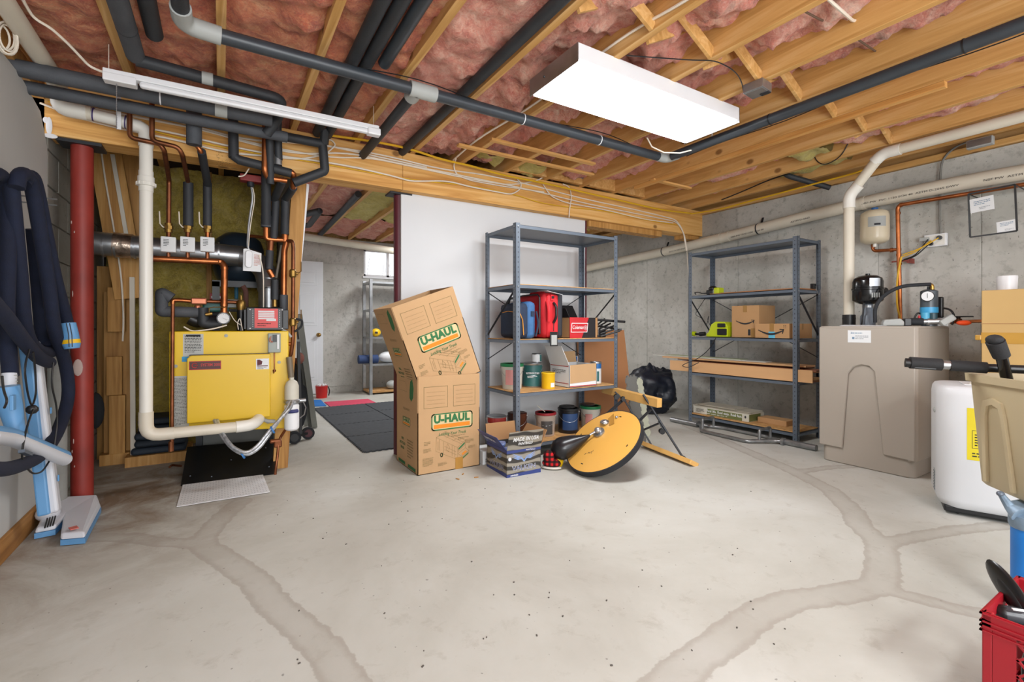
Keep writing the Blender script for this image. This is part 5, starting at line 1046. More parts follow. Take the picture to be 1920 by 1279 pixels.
# ---------------- moving boxes ----------------
M_UG = pm('print_green', '#2f6b3f', .8, var=.03); M_UO = pm('print_orange', '#d9811c', .8, var=.03); M_UBR = pm('print_brown', '#86734c', .85, var=.03); M_UF = pm('print_pale', '#cdb88a', .8, var=.03)
def moving_box(label, M, W=.485, D=.46, HB=.434, HF=.688):
    t = thing('moving_box', label, 'box', M=M); th = .005
    m = MB(t); m.bb((0, 0, 0), (W, D, th)); m.bb((0, 0, 0), (W, th, HB)); m.bb((0, D-th, 0), (W, D, HB)); m.bb((0, 0, 0), (th, D, HB)); m.bb((W-th, 0, 0), (W, D, HB)); m.build('body', M_CARD, t, smooth=0)
    g_ = .004
    MB(t).bb((g_, -.001, HB), (W-g_, th-.001, HF)).build('flap', M_CARD, t, smooth=0)
    MB(t).bb((g_, D-th+.001, HB), (W-g_, D+.001, HF)).build('flap', M_CARD, t, smooth=0)
    MB(t).bb((-.001, g_, HB), (th-.001, D-g_, HF)).build('flap', M_CARD, t, smooth=0)
    MB(t).bb((W-th+.001, g_, HB), (W+.001, D-g_, HF)).build('flap', M_CARD, t, smooth=0)
    FR = MAT[t.name] @ frame((0, -.0008, 0), (1, 0, 0), (0, 0, 1))   # front print
    m = MB(FR @ Matrix.Translation((0, 0, .0004)))
    for x0, x1 in ((.045, .225), (.27, .445)):
        outline(m, [(x0, .462), (x1, .462), (x1, .612), (x0, .612)], .003)
        for k in range(4): outline(m, [(x0+.02, .49+.028*k), (x1-.02, .49+.028*k)], .0014, closed=False)
    m.build('address_panel', M_UBR, t, smooth=0)
    LG = FR @ Matrix.Translation((.262, .358, .0006))
    def logo(LG, s_):
        m = MB(LG); m.prism([(x*s_, y*s_) for x, y in rrect(.322, .118, .02)], .0005); m.build('logo_field', M_UF, t, smooth=0)
        m = MB(LG); outline(m, [(x*s_, y*s_) for x, y in rrect(.316, .112, .018)], .008*s_, off=.0012); m.build('logo_border', M_UG, t, smooth=0)
        m = MB(LG); m.quad([(-.145*s_, -.046*s_, .0012), (.14*s_, -.046*s_, .0012), (.14*s_, -.018*s_, .0012), (-.145*s_, -.018*s_, .0012)]); m.build('logo_bar', M_UO, t, smooth=0)
        text('U-HAUL', .074*s_, LG @ Matrix.Translation((-.004*s_, .017*s_, .0006)), M_UG, t, bold=.0046*s_, wide=1.0, space=1.06)
    logo(LG, 1)
    text('Loading Your Truck', .031, FR @ Matrix.Translation((.262, .268, 0)), M_UG, t, shear=.25, bold=.0003, wide=.85, thick=.001)
    TR = FR @ Matrix.Translation((.135, .05, .0012)) @ Matrix.Diagonal((.26, .235, 1, 1))
    m = MB(TR)
    for pl in ([(.01, .85), (.28, 1), (.885, .65), (.885, .52), (.656, .326), (.645, .457), (.885, .65)], [(.645, .457), (.01, .85), (0, .435), (.635, .087), (.656, .326)], [(.885, .52), (.885, .413), (1, .315), (.99, .217), (.73, .02), (.635, .087)], [(.656, .26), (.885, .413)], [(.656, .26), (.78, .16), (1, .315)], [(.06, .72), (.06, .46)], [(.10, .78), (.10, .44)], [(.22, .70), (.22, .33)], [(.34, .62), (.40, .50), (.37, .36), (.31, .44), (.34, .62)], [(.48, .55), (.48, .22)], [(.56, .50), (.56, .16)], [(.16, .92), (.76, .56)], [(.22, .96), (.82, .60)], [(.30, .80), (.42, .86)], [(.50, .68), (.62, .74)], [(.25, .55), (.6, .33)], [(.25, .45), (.6, .24)]):
        outline(m, pl, .007, closed=False, off=0)
    m.build('truck_drawing', M_UBR, t, smooth=0)
    m = MB(TR)
    for cx, cy in ((.165, .30), (.71, .03)): outline(m, [(cx+.03*math.cos(R(a)), cy+.055*math.sin(R(a))) for a in range(0, 360, 30)], .022, off=0)
    m.quad([(.675, .37, 0), (.87, .54, 0), (.87, .60, 0), (.675, .43, 0)]); m.quad([(.76, .06, 0), (.98, .22, 0), (.98, .26, 0), (.76, .10, 0)]); m.build('truck_detail', M_UG, t, smooth=0)
    m = MB(TR); m.quad([(.80, .20, .0), (.93, .29, .0), (.90, .33, 0), (.77, .24, 0)]); m.build('truck_detail', M_UO, t, smooth=0)
    for i, (x, y, w_, h_, n_) in enumerate(((.07, .215, .05, .03, 3), (.07, .165, .06, .03, 4), (.075, .085, .08, .06, 7), (.185, .055, .07, .025, 4), (.31, .245, .12, .012, 2), (.35, .222, .09, .02, 2), (.40, .195, .07, .03, 4), (.42, .15, .06, .02, 3))):
        textlines(FR @ Matrix.Translation((x, y, 0)), w_, h_, n_, M_UBR, t, seed=i)
    SD = MAT[t.name] @ frame((-.0008, D, 0), (0, -1, 0), (0, 0, 1))
    text('MEDIUM BOX', .026, SD @ Matrix.Translation((.23, .43, 0)), M_UBR, t, wide=.9)
    logo(SD @ Matrix.Translation((.23, .34, .0006)), .5)
    m = MB(SD); m.prism([(.30, .52), (.335, .50), (.37, .53), (.38, .60), (.35, .66), (.31, .64), (.30, .58)], .0014); m.build('green_emblem', M_UG, t, smooth=0); m = MB(SD)
    m.quad([(.05, .012, .001), (.2, .012, .001), (.2, .035, .001), (.05, .035, .001)]); m.quad([(.26, .012, .001), (.42, .012, .001), (.42, .035, .001), (.26, .035, .001)]); m.build('green_stripe', M_UG, t, smooth=0)
    for k, s_ in enumerate(('100%', 'RECYCLED', 'BOXES')): text(s_, .026, SD @ Matrix.Translation((.14, .20-.035*k, 0)), M_UG, t, bold=.0006)
    textlines(SD @ Matrix.Translation((.31, .15, 0)), .13, .14, 7, M_UBR, t, seed=9)
    m = MB(SD); outline(m, [(.06, .56), (.06, .63), (.2, .63), (.24, .60), (.24, .56)], .002, closed=True); textl = m.build('side_drawing', M_UBR, t, smooth=0)
    return t
t = moving_box('lower brown moving box standing open on the floor with green lettering', Matrix.Translation((1.163, 3.13, 0)))
m = MB(t); m.bb((.285, -.0025, .0), (.345, -.0012, .085)); m.build('tape', pm('brown_tape', '#a87a34', .4), t, smooth=0)
UM = Matrix.Translation((1.664, 3.142, .70)) @ Matrix.Rotation(R(20), 4, 'Y').inverted() @ Matrix.Translation((-.485, 0, 0))
UM = Matrix.Translation((1.664, 3.142, .70)) @ Matrix(((math.cos(R(20)), 0, -math.sin(R(20)), 0), (0, 1, 0, 0), (math.sin(R(20)), 0, math.cos(R(20)), 0), (0, 0, 0, 1))) @ Matrix.Translation((-.485, 0, 0))
moving_box('upper brown moving box tilted to the left inside the open flaps of the lower one', UM, D=.44, HF=.672)
# ---------------- camouflage paintball box ----------------
mc, nt, b = newmat('camouflage_print'); v = coords(nt, (.5, .5, 1)); wv = nt.nodes.new('ShaderNodeTexWave'); wv.inputs['Scale'].default_value = 5.5; wv.inputs['Distortion'].default_value = 9; wv.inputs['Detail'].default_value = 2; wv.bands_direction = 'Z'; nt.links.new(v, wv.inputs['Vector'])
nt.links.new(ramp(nt, wv.outputs['Fac'], [(.3, lin('#33312e')), (.48, lin('#4b4841')), (.52, lin('#7e7a70')), (.8, lin('#8d887c'))]), b.inputs['Base Color']); b.inputs['Roughness'].default_value = .55
M_NB = pm('box_navy', '#2c3c78', .5); M_CHR = pm('print_silver', '#c9ccd2', .5)
PM_ = Matrix.Translation((1.665, 2.765, 0)) @ Matrix.Rotation(R(-3), 4, 'Z')
t = thing('printed_carton', 'open camouflage print carton of paintballs on the floor', 'box', M=PM_); W, D, H = .275, .31, .185; th = .004
m = MB(t); m.bb((0, 0, 0), (W, D, th)); m.bb((0, 0, 0), (W, th, H)); m.bb((0, D-th, 0), (W, D, H)); m.bb((0, 0, 0), (th, D, H)); m.bb((W-th, 0, 0), (W, D, H)); m.build('body', mc, t, smooth=0)
def lflap(t, p, q, d, ln, mat, taper=0, name='flap', lab=None):
    p, q, d = Vector(p), Vector(q), Vector(d).normalized()*ln; n_ = (q-p).cross(d).normalized()*.003; e = (q-p)*taper; vs = [p, q, q+d-e, p+d+e]
    m = MB(t); m.add(vs+[v_+n_ for v_ in vs], [(0, 1, 2, 3), (7, 6, 5, 4), (0, 4, 5, 1), (1, 5, 6, 2), (2, 6, 7, 3), (3, 7, 4, 0)]); return m.build(name, mat, t, smooth=0, label=lab)
lflap(t, (0, 0, H), (W, 0, H), (0.02, -.25, 1), .135, mc, lab='front flap with large white lettering'); lflap(t, (0, 0, H), (0, D, H), (-.8, 0, 1), .125, M_NB, lab='blue left flap'); lflap(t, (W, D, H), (0, D, H), (0, .2, 1), .13, M_CARDD, lab='brown back flap'); lflap(t, (W, D, H), (W, 0, H), (.6, 0, 1), .125, M_CARDD, .05)
PF = MAT[t.name] @ frame((0, -.0006, 0), (1, 0, 0), (0, 0, 1)); PS = MAT[t.name] @ frame((-.0006, D, 0), (0, -1, 0), (0, 0, 1))
for Fm, w_ in ((PF, W), (PS, D)):
    m = MB(Fm); m.quad([(0, 0, .0004), (w_, 0, .0004), (w_, .028, .0004), (0, .018, .0004)]); m.quad([(0, H-.022, .0004), (w_, H-.018, .0004), (w_, H, .0004), (0, H, .0004)]); m.build('blue_band', M_NB, t, smooth=0)
    text('VALKEN', .045*(w_/.275), Fm @ Matrix.Translation((w_*.5, .055, 0)), M_PAPER, t, bold=.0012, wide=1.15, thick=.0008); text('VALKEN', .045*(w_/.275), Fm @ Matrix.Translation((w_*.5, .055, 0)), M_NB, t, bold=-.0002, wide=1.15, thick=.0013)
    m = MB(Fm @ Matrix.Translation((w_*.5, .115, .0010)))
    for s_ in (-1, 1):
        for k in range(3): m.quad([(s_*.008, -.01-.008*k+.03, 0), (s_*.045, -.01-.01*k+.035, 0), (s_*.095, .012-.013*k+.035, 0), (s_*.05, -.018-.01*k+.035, 0)][::s_])
        m.quad([(0, -.022, 0), (s_*.03, .01, 0), (s_*.018, .012, 0), (0, -.008, 0)][::s_])
    m.build('wing_emblem', pm('emblem_blue_%d' % (w_*100), '#7f9cce', .5), t, smooth=0)
text('PAINTBALLS', .014, PF @ Matrix.Translation((.19, H-.011, 0)), M_PAPER, t, thick=.001); text('paintballs', .016, PF @ Matrix.Translation((.06, .011, 0)), M_PAPER, t, thick=.001, bold=.0004)
m = MB(PF @ Matrix.Translation((.024, .125, .001))); m.prism([(.013*math.cos(R(a)), .013*math.sin(R(a))) for a in range(0, 360, 30)], .0005); m.build('round_seal', M_CHR, t, smooth=0)
FL = MAT[t.name] @ frame((W/2+.003, -.0166, H+.067), (1, 0, 0), (0, -.25, 1))
text('MADE IN USA', .042, FL @ Matrix.Translation((0, .008, .002)), M_PAPER, t, bold=.001, shear=.2, wide=.8, thick=.002); text('PAINTBALLS', .027, FL @ Matrix.Translation((0, -.026, .002)), M_PAPER, t, bold=.0008, shear=.2, wide=.78, thick=.002)
FB = MAT[t.name] @ frame((-.043, D/2, H+.052), (0, -1, 0), (-.8, 0, 1)); text('PAINTBALLS', .036, FB @ Matrix.Translation((0, .01, .004)), M_CHR, t, bold=.001, wide=.85, thick=.002)
for k in range(3): m = MB(t); m.box((.09+.07*(k % 2), .1+.08*k, .165), (.10, .07, .03), rz=.5*k); m.build('paintball_bag', pm('blue_foil_%d' % k, '#6f86b8', .3, var=.4, scale=30), label=('nearest', 'middle', 'farthest')[k]+' blue and silver foil bag inside the open camouflage carton', cat='bag', bevel=.012)
m = MB(); m.box(at(905, 858, Z=.02)+Vector((0, .05, 0)), (.10, .14, .002)); p = at(908, 866, Z=.001); 
t = thing('white_carton', 'low white carton lying between the moving box and the camouflage carton', 'box', p); m = MB(); m.bb((1.67, 3.12, 0), (1.80, 3.30, .10)); m.build('body', M_PAPER, t, smooth=0, bevel=.003); textlines(frame((1.72, 3.1195, .03), (1, 0, 0), (0, 0, 1)), .06, .03, 4, M_INK, t, seed=5)
# ---------------- round speed bag board ----------------
rv = Vector((math.cos(TH), -math.sin(TH), 0)); fv = Vector((math.sin(TH), math.cos(TH), 0)); uv = Vector((0, 0, 1)); RD = .30
dd_ = 3.42
for _ in range(6):
    P0 = at(1130, 825, d=dd_); cdir = (Vector((0, 0, EYE))-P0).normalized(); im = (-.56*rv+.83*uv); im = (im-cdir*im.dot(cdir)).normalized()
    nn = (.58*cdir+.815*im).normalized(); low = RD*math.sqrt(1-nn.z**2)+.045*nn.z; err = P0.z-low; dd_ += err*2.4
ux = (rv-nn*rv.dot(nn)).normalized(); uy = nn.cross(ux); DM = Matrix((ux, uy, nn)).transposed().to_4x4(); DM.translation = P0
M_DISC = pm('amber_varnish', '#dba650', .3, var=.05, scale=2); M_LEA = pm('black_leather', '#1b1b1e', .28, var=.1)
t = thing('speed_bag_board', 'round amber speed bag board with black rim leaning on the sawhorse', 'training board', M=DM)
m = MB(t); m.lathe([(RD-.012, -.036), (RD-.004, -.036), (RD-.004, -.002), (RD-.012, 0), (.0001, 0)], n=64); m.build('board', M_DISC, t, smooth=30)
m = MB(t); m.lathe([(RD-.006, -.042), (RD, -.042), (RD, -.003), (RD-.006, -.001)], n=64); m.build('rim', M_RUB, t, smooth=30)
m = MB(t)
for a in (40, 130, 215, 310): m.box((.235*math.cos(R(a)), .235*math.sin(R(a)), 0), (.018, .007, .003), rz=R(a+90))
m.build('bolt_slot', M_BLACK, t, smooth=0)
def onp(px, py, h=0):   # point of the board's face at a pixel
    o_ = Vector((0, 0, EYE)); q_ = at(px, py, d=1); dr = q_-o_; return o_+dr*((P0-o_).dot(nn)/dr.dot(nn))+nn*h
m = MB(); p = onp(1124, 812); m.cyl(p, p+nn*.012, .044, n=24); m.ball(p+nn*.026, .026); m.cyl(onp(1120, 815, .03), onp(1110, 822, .035), .008); m.build('swivel', M_GALV, t)
m = MB(); p = onp(1135, 793); m.ball(p+nn*.004, .04, .036, .024); m.build('foil_ball', pm('crumpled_foil', '#bfc3c8', .25, .9, var=.5, scale=60, bump=1, bscale=60), t)
m = MB(); p = onp(1157, 783); m.ball(p+nn*.004, .015, .012, .01); m.build('bolt_head', M_GALV, t)
tp = [onp(1140, 786, .002), onp(1151, 776, .002), onp(1152, 795, .002), onp(1142, 799, .002)]; m = MB(); m.add(tp+[q_+nn*.001 for q_ in tp], [(0, 1, 2, 3), (7, 6, 5, 4)]); m.build('tape', bpy.data.materials['brown_tape'], t, smooth=0)
m = MB(); rnd = random.Random(4)
for k in range(8): p = onp(1098+k*1.9, 851-k*.6+rnd.uniform(-1, 1), .001); m.bar(p, p+(ux*rnd.uniform(-.5, 1)+uy*rnd.uniform(-1, 1)).normalized()*.014, .002, .001, up=nn)
m.build('handwriting', M_INK, t)
a_, b_ = onp(1110, 822, .03), onp(1056, 858, .075); ax = (b_-a_).normalized(); L = (b_-a_).length
m = MB(); m.lathe([(.006, 0), (.012, .01), (.032, L*.25), (.060, L*.5), (.080, L*.75), (.084, L*.88), (.074, L*1.03), (.045, L*1.15), (.005, L*1.2)], a_, ax, n=28); sb = m.build('speed_bag', M_LEA, label='black leather speed bag hanging from the round board', cat='speed bag', smooth=60)
m = MB(); m.lathe([(.0775, L*.885), (.0775, L*.90), (.068, L*1.02), (.060, L*1.07)], a_, ax, n=28); m.v = m.v[:]; 
m = MB(); q_ = onp(1052, 866, .012); m.ball(q_, .03, .012, .05, n=12); m.build('yellow_pad', M_YEL_, t)
# ---------------- folding work stand ----------------
M_JAW = pm('varnished_jaw', '#dbab62', .4, var=.06, stretch=(.3, 3, 3), scale=4)
t = thing('folding_workbench', 'folding workbench with two amber wooden jaws and black legs, lying tipped', 'workbench', at(1240, 850, Z=0))
def q(px, py, d): return at(px, py, d=d)
def gz(px, py, z): return at(px, py, Z=z)
ja, jb = q(1132, 729, 4.34), q(1237, 756, 3.70); m = MB(); m.bar(ja, jb, .05, .072, up=(0, .0, 1)); m.build('jaw', M_JAW, t, bevel=.004, smooth=0)
ga_, gb_ = gz(1206, 832, .03), gz(1302, 870, .02); m = MB(); m.bar(ga_, gb_, .085, .036, up=(.5, 0, 1)); m.build('jaw', M_JAW, t, bevel=.004, smooth=0)
def jt(a, b, u_, z_): c_ = a.lerp(b, u_); return c_
jd = (jb-ja).normalized()
text('WORKFORCE', .022, frame(ja.lerp(jb, .42)-rv*.0-fv*.028+uv*.004, jd, (0, 0, 1)), M_INK, t, thick=.002, shear=.2, bold=.0005)
gd = (gb_-ga_).normalized(); text('WORKFORCE', .024, frame(ga_.lerp(gb_, .4)-rv*.005-fv*.044+uv*.008, gd, (0, 0, 1)), M_INK, t, thick=.004, shear=.2, bold=.0005)
legs = (((1206, 740, 3.80), (1283, 862, 3.70)), ((1153, 735, 4.12), (1172, 752, 4.08)), ((1172, 752, 4.08), (1226, 842, 3.96)), ((1168, 750, 4.08), (1132, 782, 3.9)), ((1222, 766, 3.80), (1196, 792, 3.85)))
for a_, b_ in legs: MB().bar(q(*a_), q(*b_), .026, .014, up=(.3, 0, 1)).build('leg', M_STEELD, t, smooth=0, bevel=.003)
for a_, b_ in (((1200, 809, 3.92), (1240, 792, 3.78)), ((1234, 790, 3.78), (1244, 806, 3.76))): MB().bar(q(*a_), q(*b_), .018, .01, up=(.3, 0, 1)).build('strut', M_STEELD, t, smooth=0)
for p in (q(1169, 748, 4.05), q(1241, 809, 3.75), q(1156, 744, 4.1)): m = MB(); m.cyl(p-fv*.015, p+fv*.02, .022, n=14); m.build('knob', M_BLACK, t)
for p in (q(1226, 842, 3.95), q(1282, 859, 3.69)): m = MB(); m.cyl(p-fv*.014, p+fv*.014, .016, n=12); m.build('pivot', M_BLACK, t)
# ---------------- plaid slippers ----------------
mp, nt, b = newmat('buffalo_plaid'); v = coords(nt); ck = []
for kind in ('X', 'Z'):
    w_ = nt.nodes.new('ShaderNodeTexWave'); w_.bands_direction = kind; w_.wave_profile = 'SAW'; w_.inputs['Scale'].default_value = 9; nt.links.new(v, w_.inputs['Vector']); ck.append(ramp(nt, w_.outputs['Fac'], [(.49, (1, 1, 1, 1)), (.51, (.12, .12, .12, 1))]))
nt.links.new(mixc(nt, 1, mixc(nt, 1, lin('#c4161c'), ck[0], 'MULTIPLY'), ck[1], 'MULTIPLY'), b.inputs['Base Color']); b.inputs['Roughness'].default_value = .95
for i, (px, py, s_, lab) in enumerate(((1034, 880, 1, 'red and black plaid slipper with white sole in front of the speed bag'), (1046, 869, .85, 'second plaid slipper tucked behind the first one'))):
    p = at(px, py, Z=0); t = thing('slipper', lab, 'slipper', p, -.8+.5*i); k = s_
    m = MB(t); m.ball((0, 0, .014), .075*k, .035*k, .014); m.build('sole', pm('white_sole_%d' % i, '#cfcac0', .8), t)
    m = MB(t); m.ball((0, 0, .045*k), .07*k, .036*k, .035*k); m.ball((-.02, 0, .085*k), .042*k, .036*k, .055*k); m.build('upper', mp, t)
# ---------------- leaning board, foam tiles, rubbish bag ----------------
M_HARD = pm('hardboard', '#a9764e', .6, var=.05, scale=2)
m = MB(); m.add([(3.04, 3.60, 0), (3.76, 3.60, 0), (3.70, 3.69, 1.0), (3.04, 3.69, 1.0), (3.04, 3.606, 0), (3.76, 3.606, 0), (3.70, 3.696, 1.0), (3.04, 3.696, 1.0)], [(3, 2, 1, 0), (4, 5, 6, 7), (0, 1, 5, 4), (1, 2, 6, 5), (2, 3, 7, 6), (3, 0, 4, 7)]); m.build('hardboard_sheet', M_HARD, label='tall brown hardboard sheet leaning beside the left shelf unit', cat='board', smooth=0)
def puzzle(w, h, n, m_, tooth=.014):
    pts = []
    for (ax, ay), (bx, by), k in (((0, 0), (w, 0), n), ((w, 0), (w, h), m_), ((w, h), (0, h), n), ((0, h), (0, 0), m_)):
        dx, dy = (bx-ax)/k, (by-ay)/k; L = math.hypot(dx, dy); nx_, ny_ = dy/L*tooth, -dx/L*tooth
        for i in range(k):
            x, y = ax+dx*i, ay+dy*i
            pts += [(x, y), (x+dx*.3, y+dy*.3), (x+dx*.22+nx_, y+dy*.22+ny_), (x+dx*.78+nx_, y+dy*.78+ny_), (x+dx*.7, y+dy*.7)]
    return pts
a_, b_ = at(1192, 838, Z=0), at(1222, 826, Z=0); h_ = Vector((.04, .12, .62)); FM = frame(a_, b_-a_, h_); wl = .19
for i, (off, c_, lab, w_, hh) in enumerate(((0, '#6a6a66', 'grey foam puzzle tile standing behind the folding workbench', .17, .60), (.012, '#b9bca8', 'pale foam puzzle tile standing just behind the grey one', .26, .54))):
    m = MB(Matrix.Translation((fv*.24+rv*.07)*i) @ FM); m.prism(puzzle(w_, hh, 3, 9), .011, mi=0); m.build('foam_tile', pm('foam_tile_%d' % i, c_, .9), label=lab, cat='foam tile', smooth=0)
m = MB(); vs = []; n_ = 64; mm = 44; c_ = Vector((4.46, 3.98, 0)); rnd = random.Random(1)
for i in range(mm+1):
    a = math.pi*i/mm
    for k in range(n_):
        b_ = 2*math.pi*k/n_; d_ = Vector((math.sin(a)*math.cos(b_), math.sin(a)*math.sin(b_), math.cos(a)))
        s_ = 1+.30*noise.noise(d_*1.6+Vector((3, 1, 2)))-.22*abs(noise.noise(d_*3.0+Vector((0, 5, 1))))-.05*abs(noise.noise(d_*7))
        p = c_+Vector((d_.x*.29*s_, d_.y*.29*s_, max(.27+d_.z*.33*s_, .001))); 
        if d_.z > .75: p.z += .08*(d_.z-.75)*4*max(0, noise.noise(d_*4)+.2)
        vs.append(p)
m.add(vs, [(i*n_+k, (i+1)*n_+k, (i+1)*n_+(k+1) % n_, i*n_+(k+1) % n_) for i in range(mm) for k in range(n_)]); m.build('rubbish_bag', pm('black_polythene', '#141a26', .42, var=.1), label='crumpled black rubbish bag against the concrete wall', cat='bag', smooth=50)
# ---------------- right shelf unit contents ----------------
M_KRA = pm('kraft_box', '#b38a5e', .8, var=.04, scale=3)
def arrow(FM, w, parent, mat=M_INK):
    m = MB(FM); pts = [(w*(-.5+k/12), -w*.16*math.sin(math.pi*(k/12)*.98), .0012) for k in range(13)]
    for k in range(12):
        a, b = Vector(pts[k]), Vector(pts[k+1]); t_ = w*.018*(1+1.3*math.sin(math.pi*k/12)); m.quad([(a.x, a.y-t_, .0012), (b.x, b.y-t_, .0012), (b.x, b.y+t_, .0012), (a.x, a.y+t_, .0012)])
    outline(m, [(w*.36, .03*w), (w*.5, .02*w), (w*.46, -.12*w)], w*.035, closed=False, off=.0014); m.build('arrow_print', mat, parent, smooth=0)
M_TAPE = pm('parcel_tape', '#9a7440', .35)
LV = .93+.0006
y_ = lambda px, X: at(px, 600, X=X).y
z_ = lambda py, px, X: at(px, py, X=X).z
ya, yb = y_(1372, 4.42), y_(1423, 4.42)
t = carton('parcel_box', 'tall brown parcel box with a curved arrow on the right shelf unit', 4.42, 4.70, yb, ya, LV, LV+.315, M_KRA, closed=True)
FX = lambda y, z, x: frame((x-.0009, y, z), (0, -1, 0), (0, 0, 1))
arrow(FX((ya+yb)/2, LV+.165, 4.42), .19, t)
m = MB(); m.bb((4.4185, (ya+yb)/2-.02, LV+.25), (4.5, (ya+yb)/2+.02, LV+.3165)); m.bb((4.4185, yb+.04, LV+.002), (4.42, yb+.08, LV+.09)); m.build('tape', M_TAPE, t, smooth=0); m = MB(); m.bb((4.4186, yb+.085, LV+.02), (4.42, yb+.11, LV+.08)); m.build('printed_label', M_INK, t, smooth=0)
ya, yb = y_(1416, 4.37), y_(1480, 4.37)
t = carton('parcel_box', 'flat brown parcel box with blue tape and arrow in front of the taller one', 4.37, 4.415, yb-.0, ya, LV, LV+.135, M_KRA, closed=True)
MB().bb((4.37, yb, LV), (4.60, yb+.0, LV)); arrow(FX((ya+yb)/2+.01, LV+.075, 4.37), .24, t)
m = MB(); m.bb((4.3688, (ya+yb)/2-.02, LV+.06), (4.372, (ya+yb)/2+.02, LV+.1365)); m.build('tape', M_TAPE, t, smooth=0); m = MB(); m.bb((4.3686, (ya+yb)/2-.03, LV), (4.372, (ya+yb)/2+.03, LV+.06)); m.build('blue_tape', pm('light_blue_tape', '#5fb2cf', .5), t, smooth=0)
m = MB(FX(yb+.04, LV+.105, 4.37)); 
for s_ in (-.008, .008): outline(m, [(s_, -.014), (s_, .014)], .002, closed=False); outline(m, [(s_-.005, .008), (s_, .015), (s_+.005, .008)], .002, closed=False)
m.build('arrow_print', M_INK, t, smooth=0)
t = carton('parcel_box', 'small plain brown box at the right end of the shelf behind the post', 4.42, 4.68, 2.262, 2.262+.12, LV, LV+.135, M_KRA, closed=True)
m = MB(); m.bb((4.50, 2.2612, LV+.08), (4.53, 2.262, LV+.135)); m.build('tape', M_TAPE, t, smooth=0)
M_LIME = pm('lime_plastic', '#b9c814', .4, var=.05)
ya, yb = y_(1322, 4.42), y_(1372, 4.42)
t = thing('battery_charger', 'lime green and black radio charger left of the parcel boxes', 'charger', (4.5, (ya+yb)/2, LV)); c_ = (ya+yb)/2
m = MB(); m.prism([(-.13, 0), (.12, 0), (.12, .11), (.09, .155), (-.02, .16), (-.07, .13), (-.10, .05), (-.13, .03)], .16, frame((4.56, c_, LV), (0, -1, 0), (0, 0, 1))); m.v = [Vector((v_.x, v_.y, v_.z)) for v_ in m.v]; m.build('case', M_LIME, t, bevel=.008, smooth=0)
m = MB(); m.bb((4.385, c_-.115, LV+.02), (4.402, c_-.01, LV+.085)); m.bb((4.388, c_-.10, LV+.10), (4.402, c_-.01, LV+.14)); m.build('grille', M_BLACK, t, bevel=.006, smooth=0)
m = MB(); m.tube([(4.40, c_+.14, LV+.03), (4.39, c_+.20, LV+.025)], .022, n=12); m.build('motor_nose', M_BLACK, t); m = MB(); m.tube([(4.385, c_+.25, LV+.028), (4.38, c_+.28, LV+.03)], .026, n=12); m.build('nose_cap', M_LIME, t); m = MB(); m.tube([(4.39, c_+.20, LV+.025), (4.385, c_+.25, LV+.028)], .012, n=8); m.build('shaft', M_BLACK, t)
ya, yb = y_(1322, 4.40), y_(1350, 4.40); c_ = (ya+yb)/2; LT = 1.3765
t = thing('cordless_tool', 'small black and lime cordless tool on the upper right shelf', 'tool', (4.45, c_, LT))
m = MB(); m.bb((4.40, c_, LT), (4.50, c_+.08, LT+.05)); m.ball((4.45, c_+.03, LT+.06), .045, .045, .035); m.build('body', M_BLACK, t, bevel=.01); m = MB(); m.bb((4.40, c_-.07, LT), (4.50, c_-.01, LT+.07)); m.build('battery', M_LIME, t, bevel=.012, smooth=0)
m = MB(); m.bb((4.41, c_-.01, LT+.01), (4.49, c_, LT+.05)); m.build('clip', M_FITG, t, smooth=0)
m = MB(); m.tube([(4.37, y_(1305, 4.37), LT+.006), (4.36, y_(1302, 4.36), LT+.03), (4.36, y_(1310, 4.36), LT+.03), (4.38, y_(1318, 4.38), LT+.01), (4.42, c_+.08, LT+.02)], .005, n=7, fillet=.02); m.build('power_lead', M_BLACK, label='black lead beside the cordless tool', cat='cable')
for k, (dx, ln, lab) in enumerate(((0, .9, 'lower thin brown panel lying on the upper right shelf'), (.03, .8, 'upper thin brown panel lying on the upper right shelf'))): MB().bb((4.37+dx, 2.25, LT+.006*k), (4.72, 2.22+.0+ln, LT+.0055+.006*k)).build('thin_panel', M_HARD, label=lab, cat='board', smooth=0)
t = thing('chain_clamp', 'black clamp with a small chain at the right end of the upper shelf', 'clamp', (4.68, 2.25, LT)); m = MB(); m.bb((4.66, 2.235, LT+.012), (4.70, 2.27, LT+.06)); m.build('clamp', M_BLACK, t, bevel=.004, smooth=0)
m = MB(); pts = [Vector((4.62+.1*u/8, 2.20, LT+.03-.075*math.sin(math.pi*u/8))) for u in range(9)]; m.tube(pts, .003, n=6); m.build('chain', M_GALV, t)
# coiled black lead
m = MB(); m.tube([at(px, py, X=X) for px, py, X in ((1322, 560, 4.5), (1310, 578, 4.5), (1303, 590, 4.5), (1318, 598, 4.55), (1325, 610, 4.6), (1330, 590, 4.6), (1326, 600, 4.6), (1336, 618, 4.6))], .003, n=6, fillet=.03); m.tube([at(px, py, X=4.3) for px, py in ((1342, 634), (1330, 655), (1310, 672), (1285, 682), (1278, 686), (1290, 690), (1310, 680))], .004, n=6, fillet=.06); m.build('hanging_lead', M_BLACK, label='black cable drooping from the charger over the planks', cat='cable')
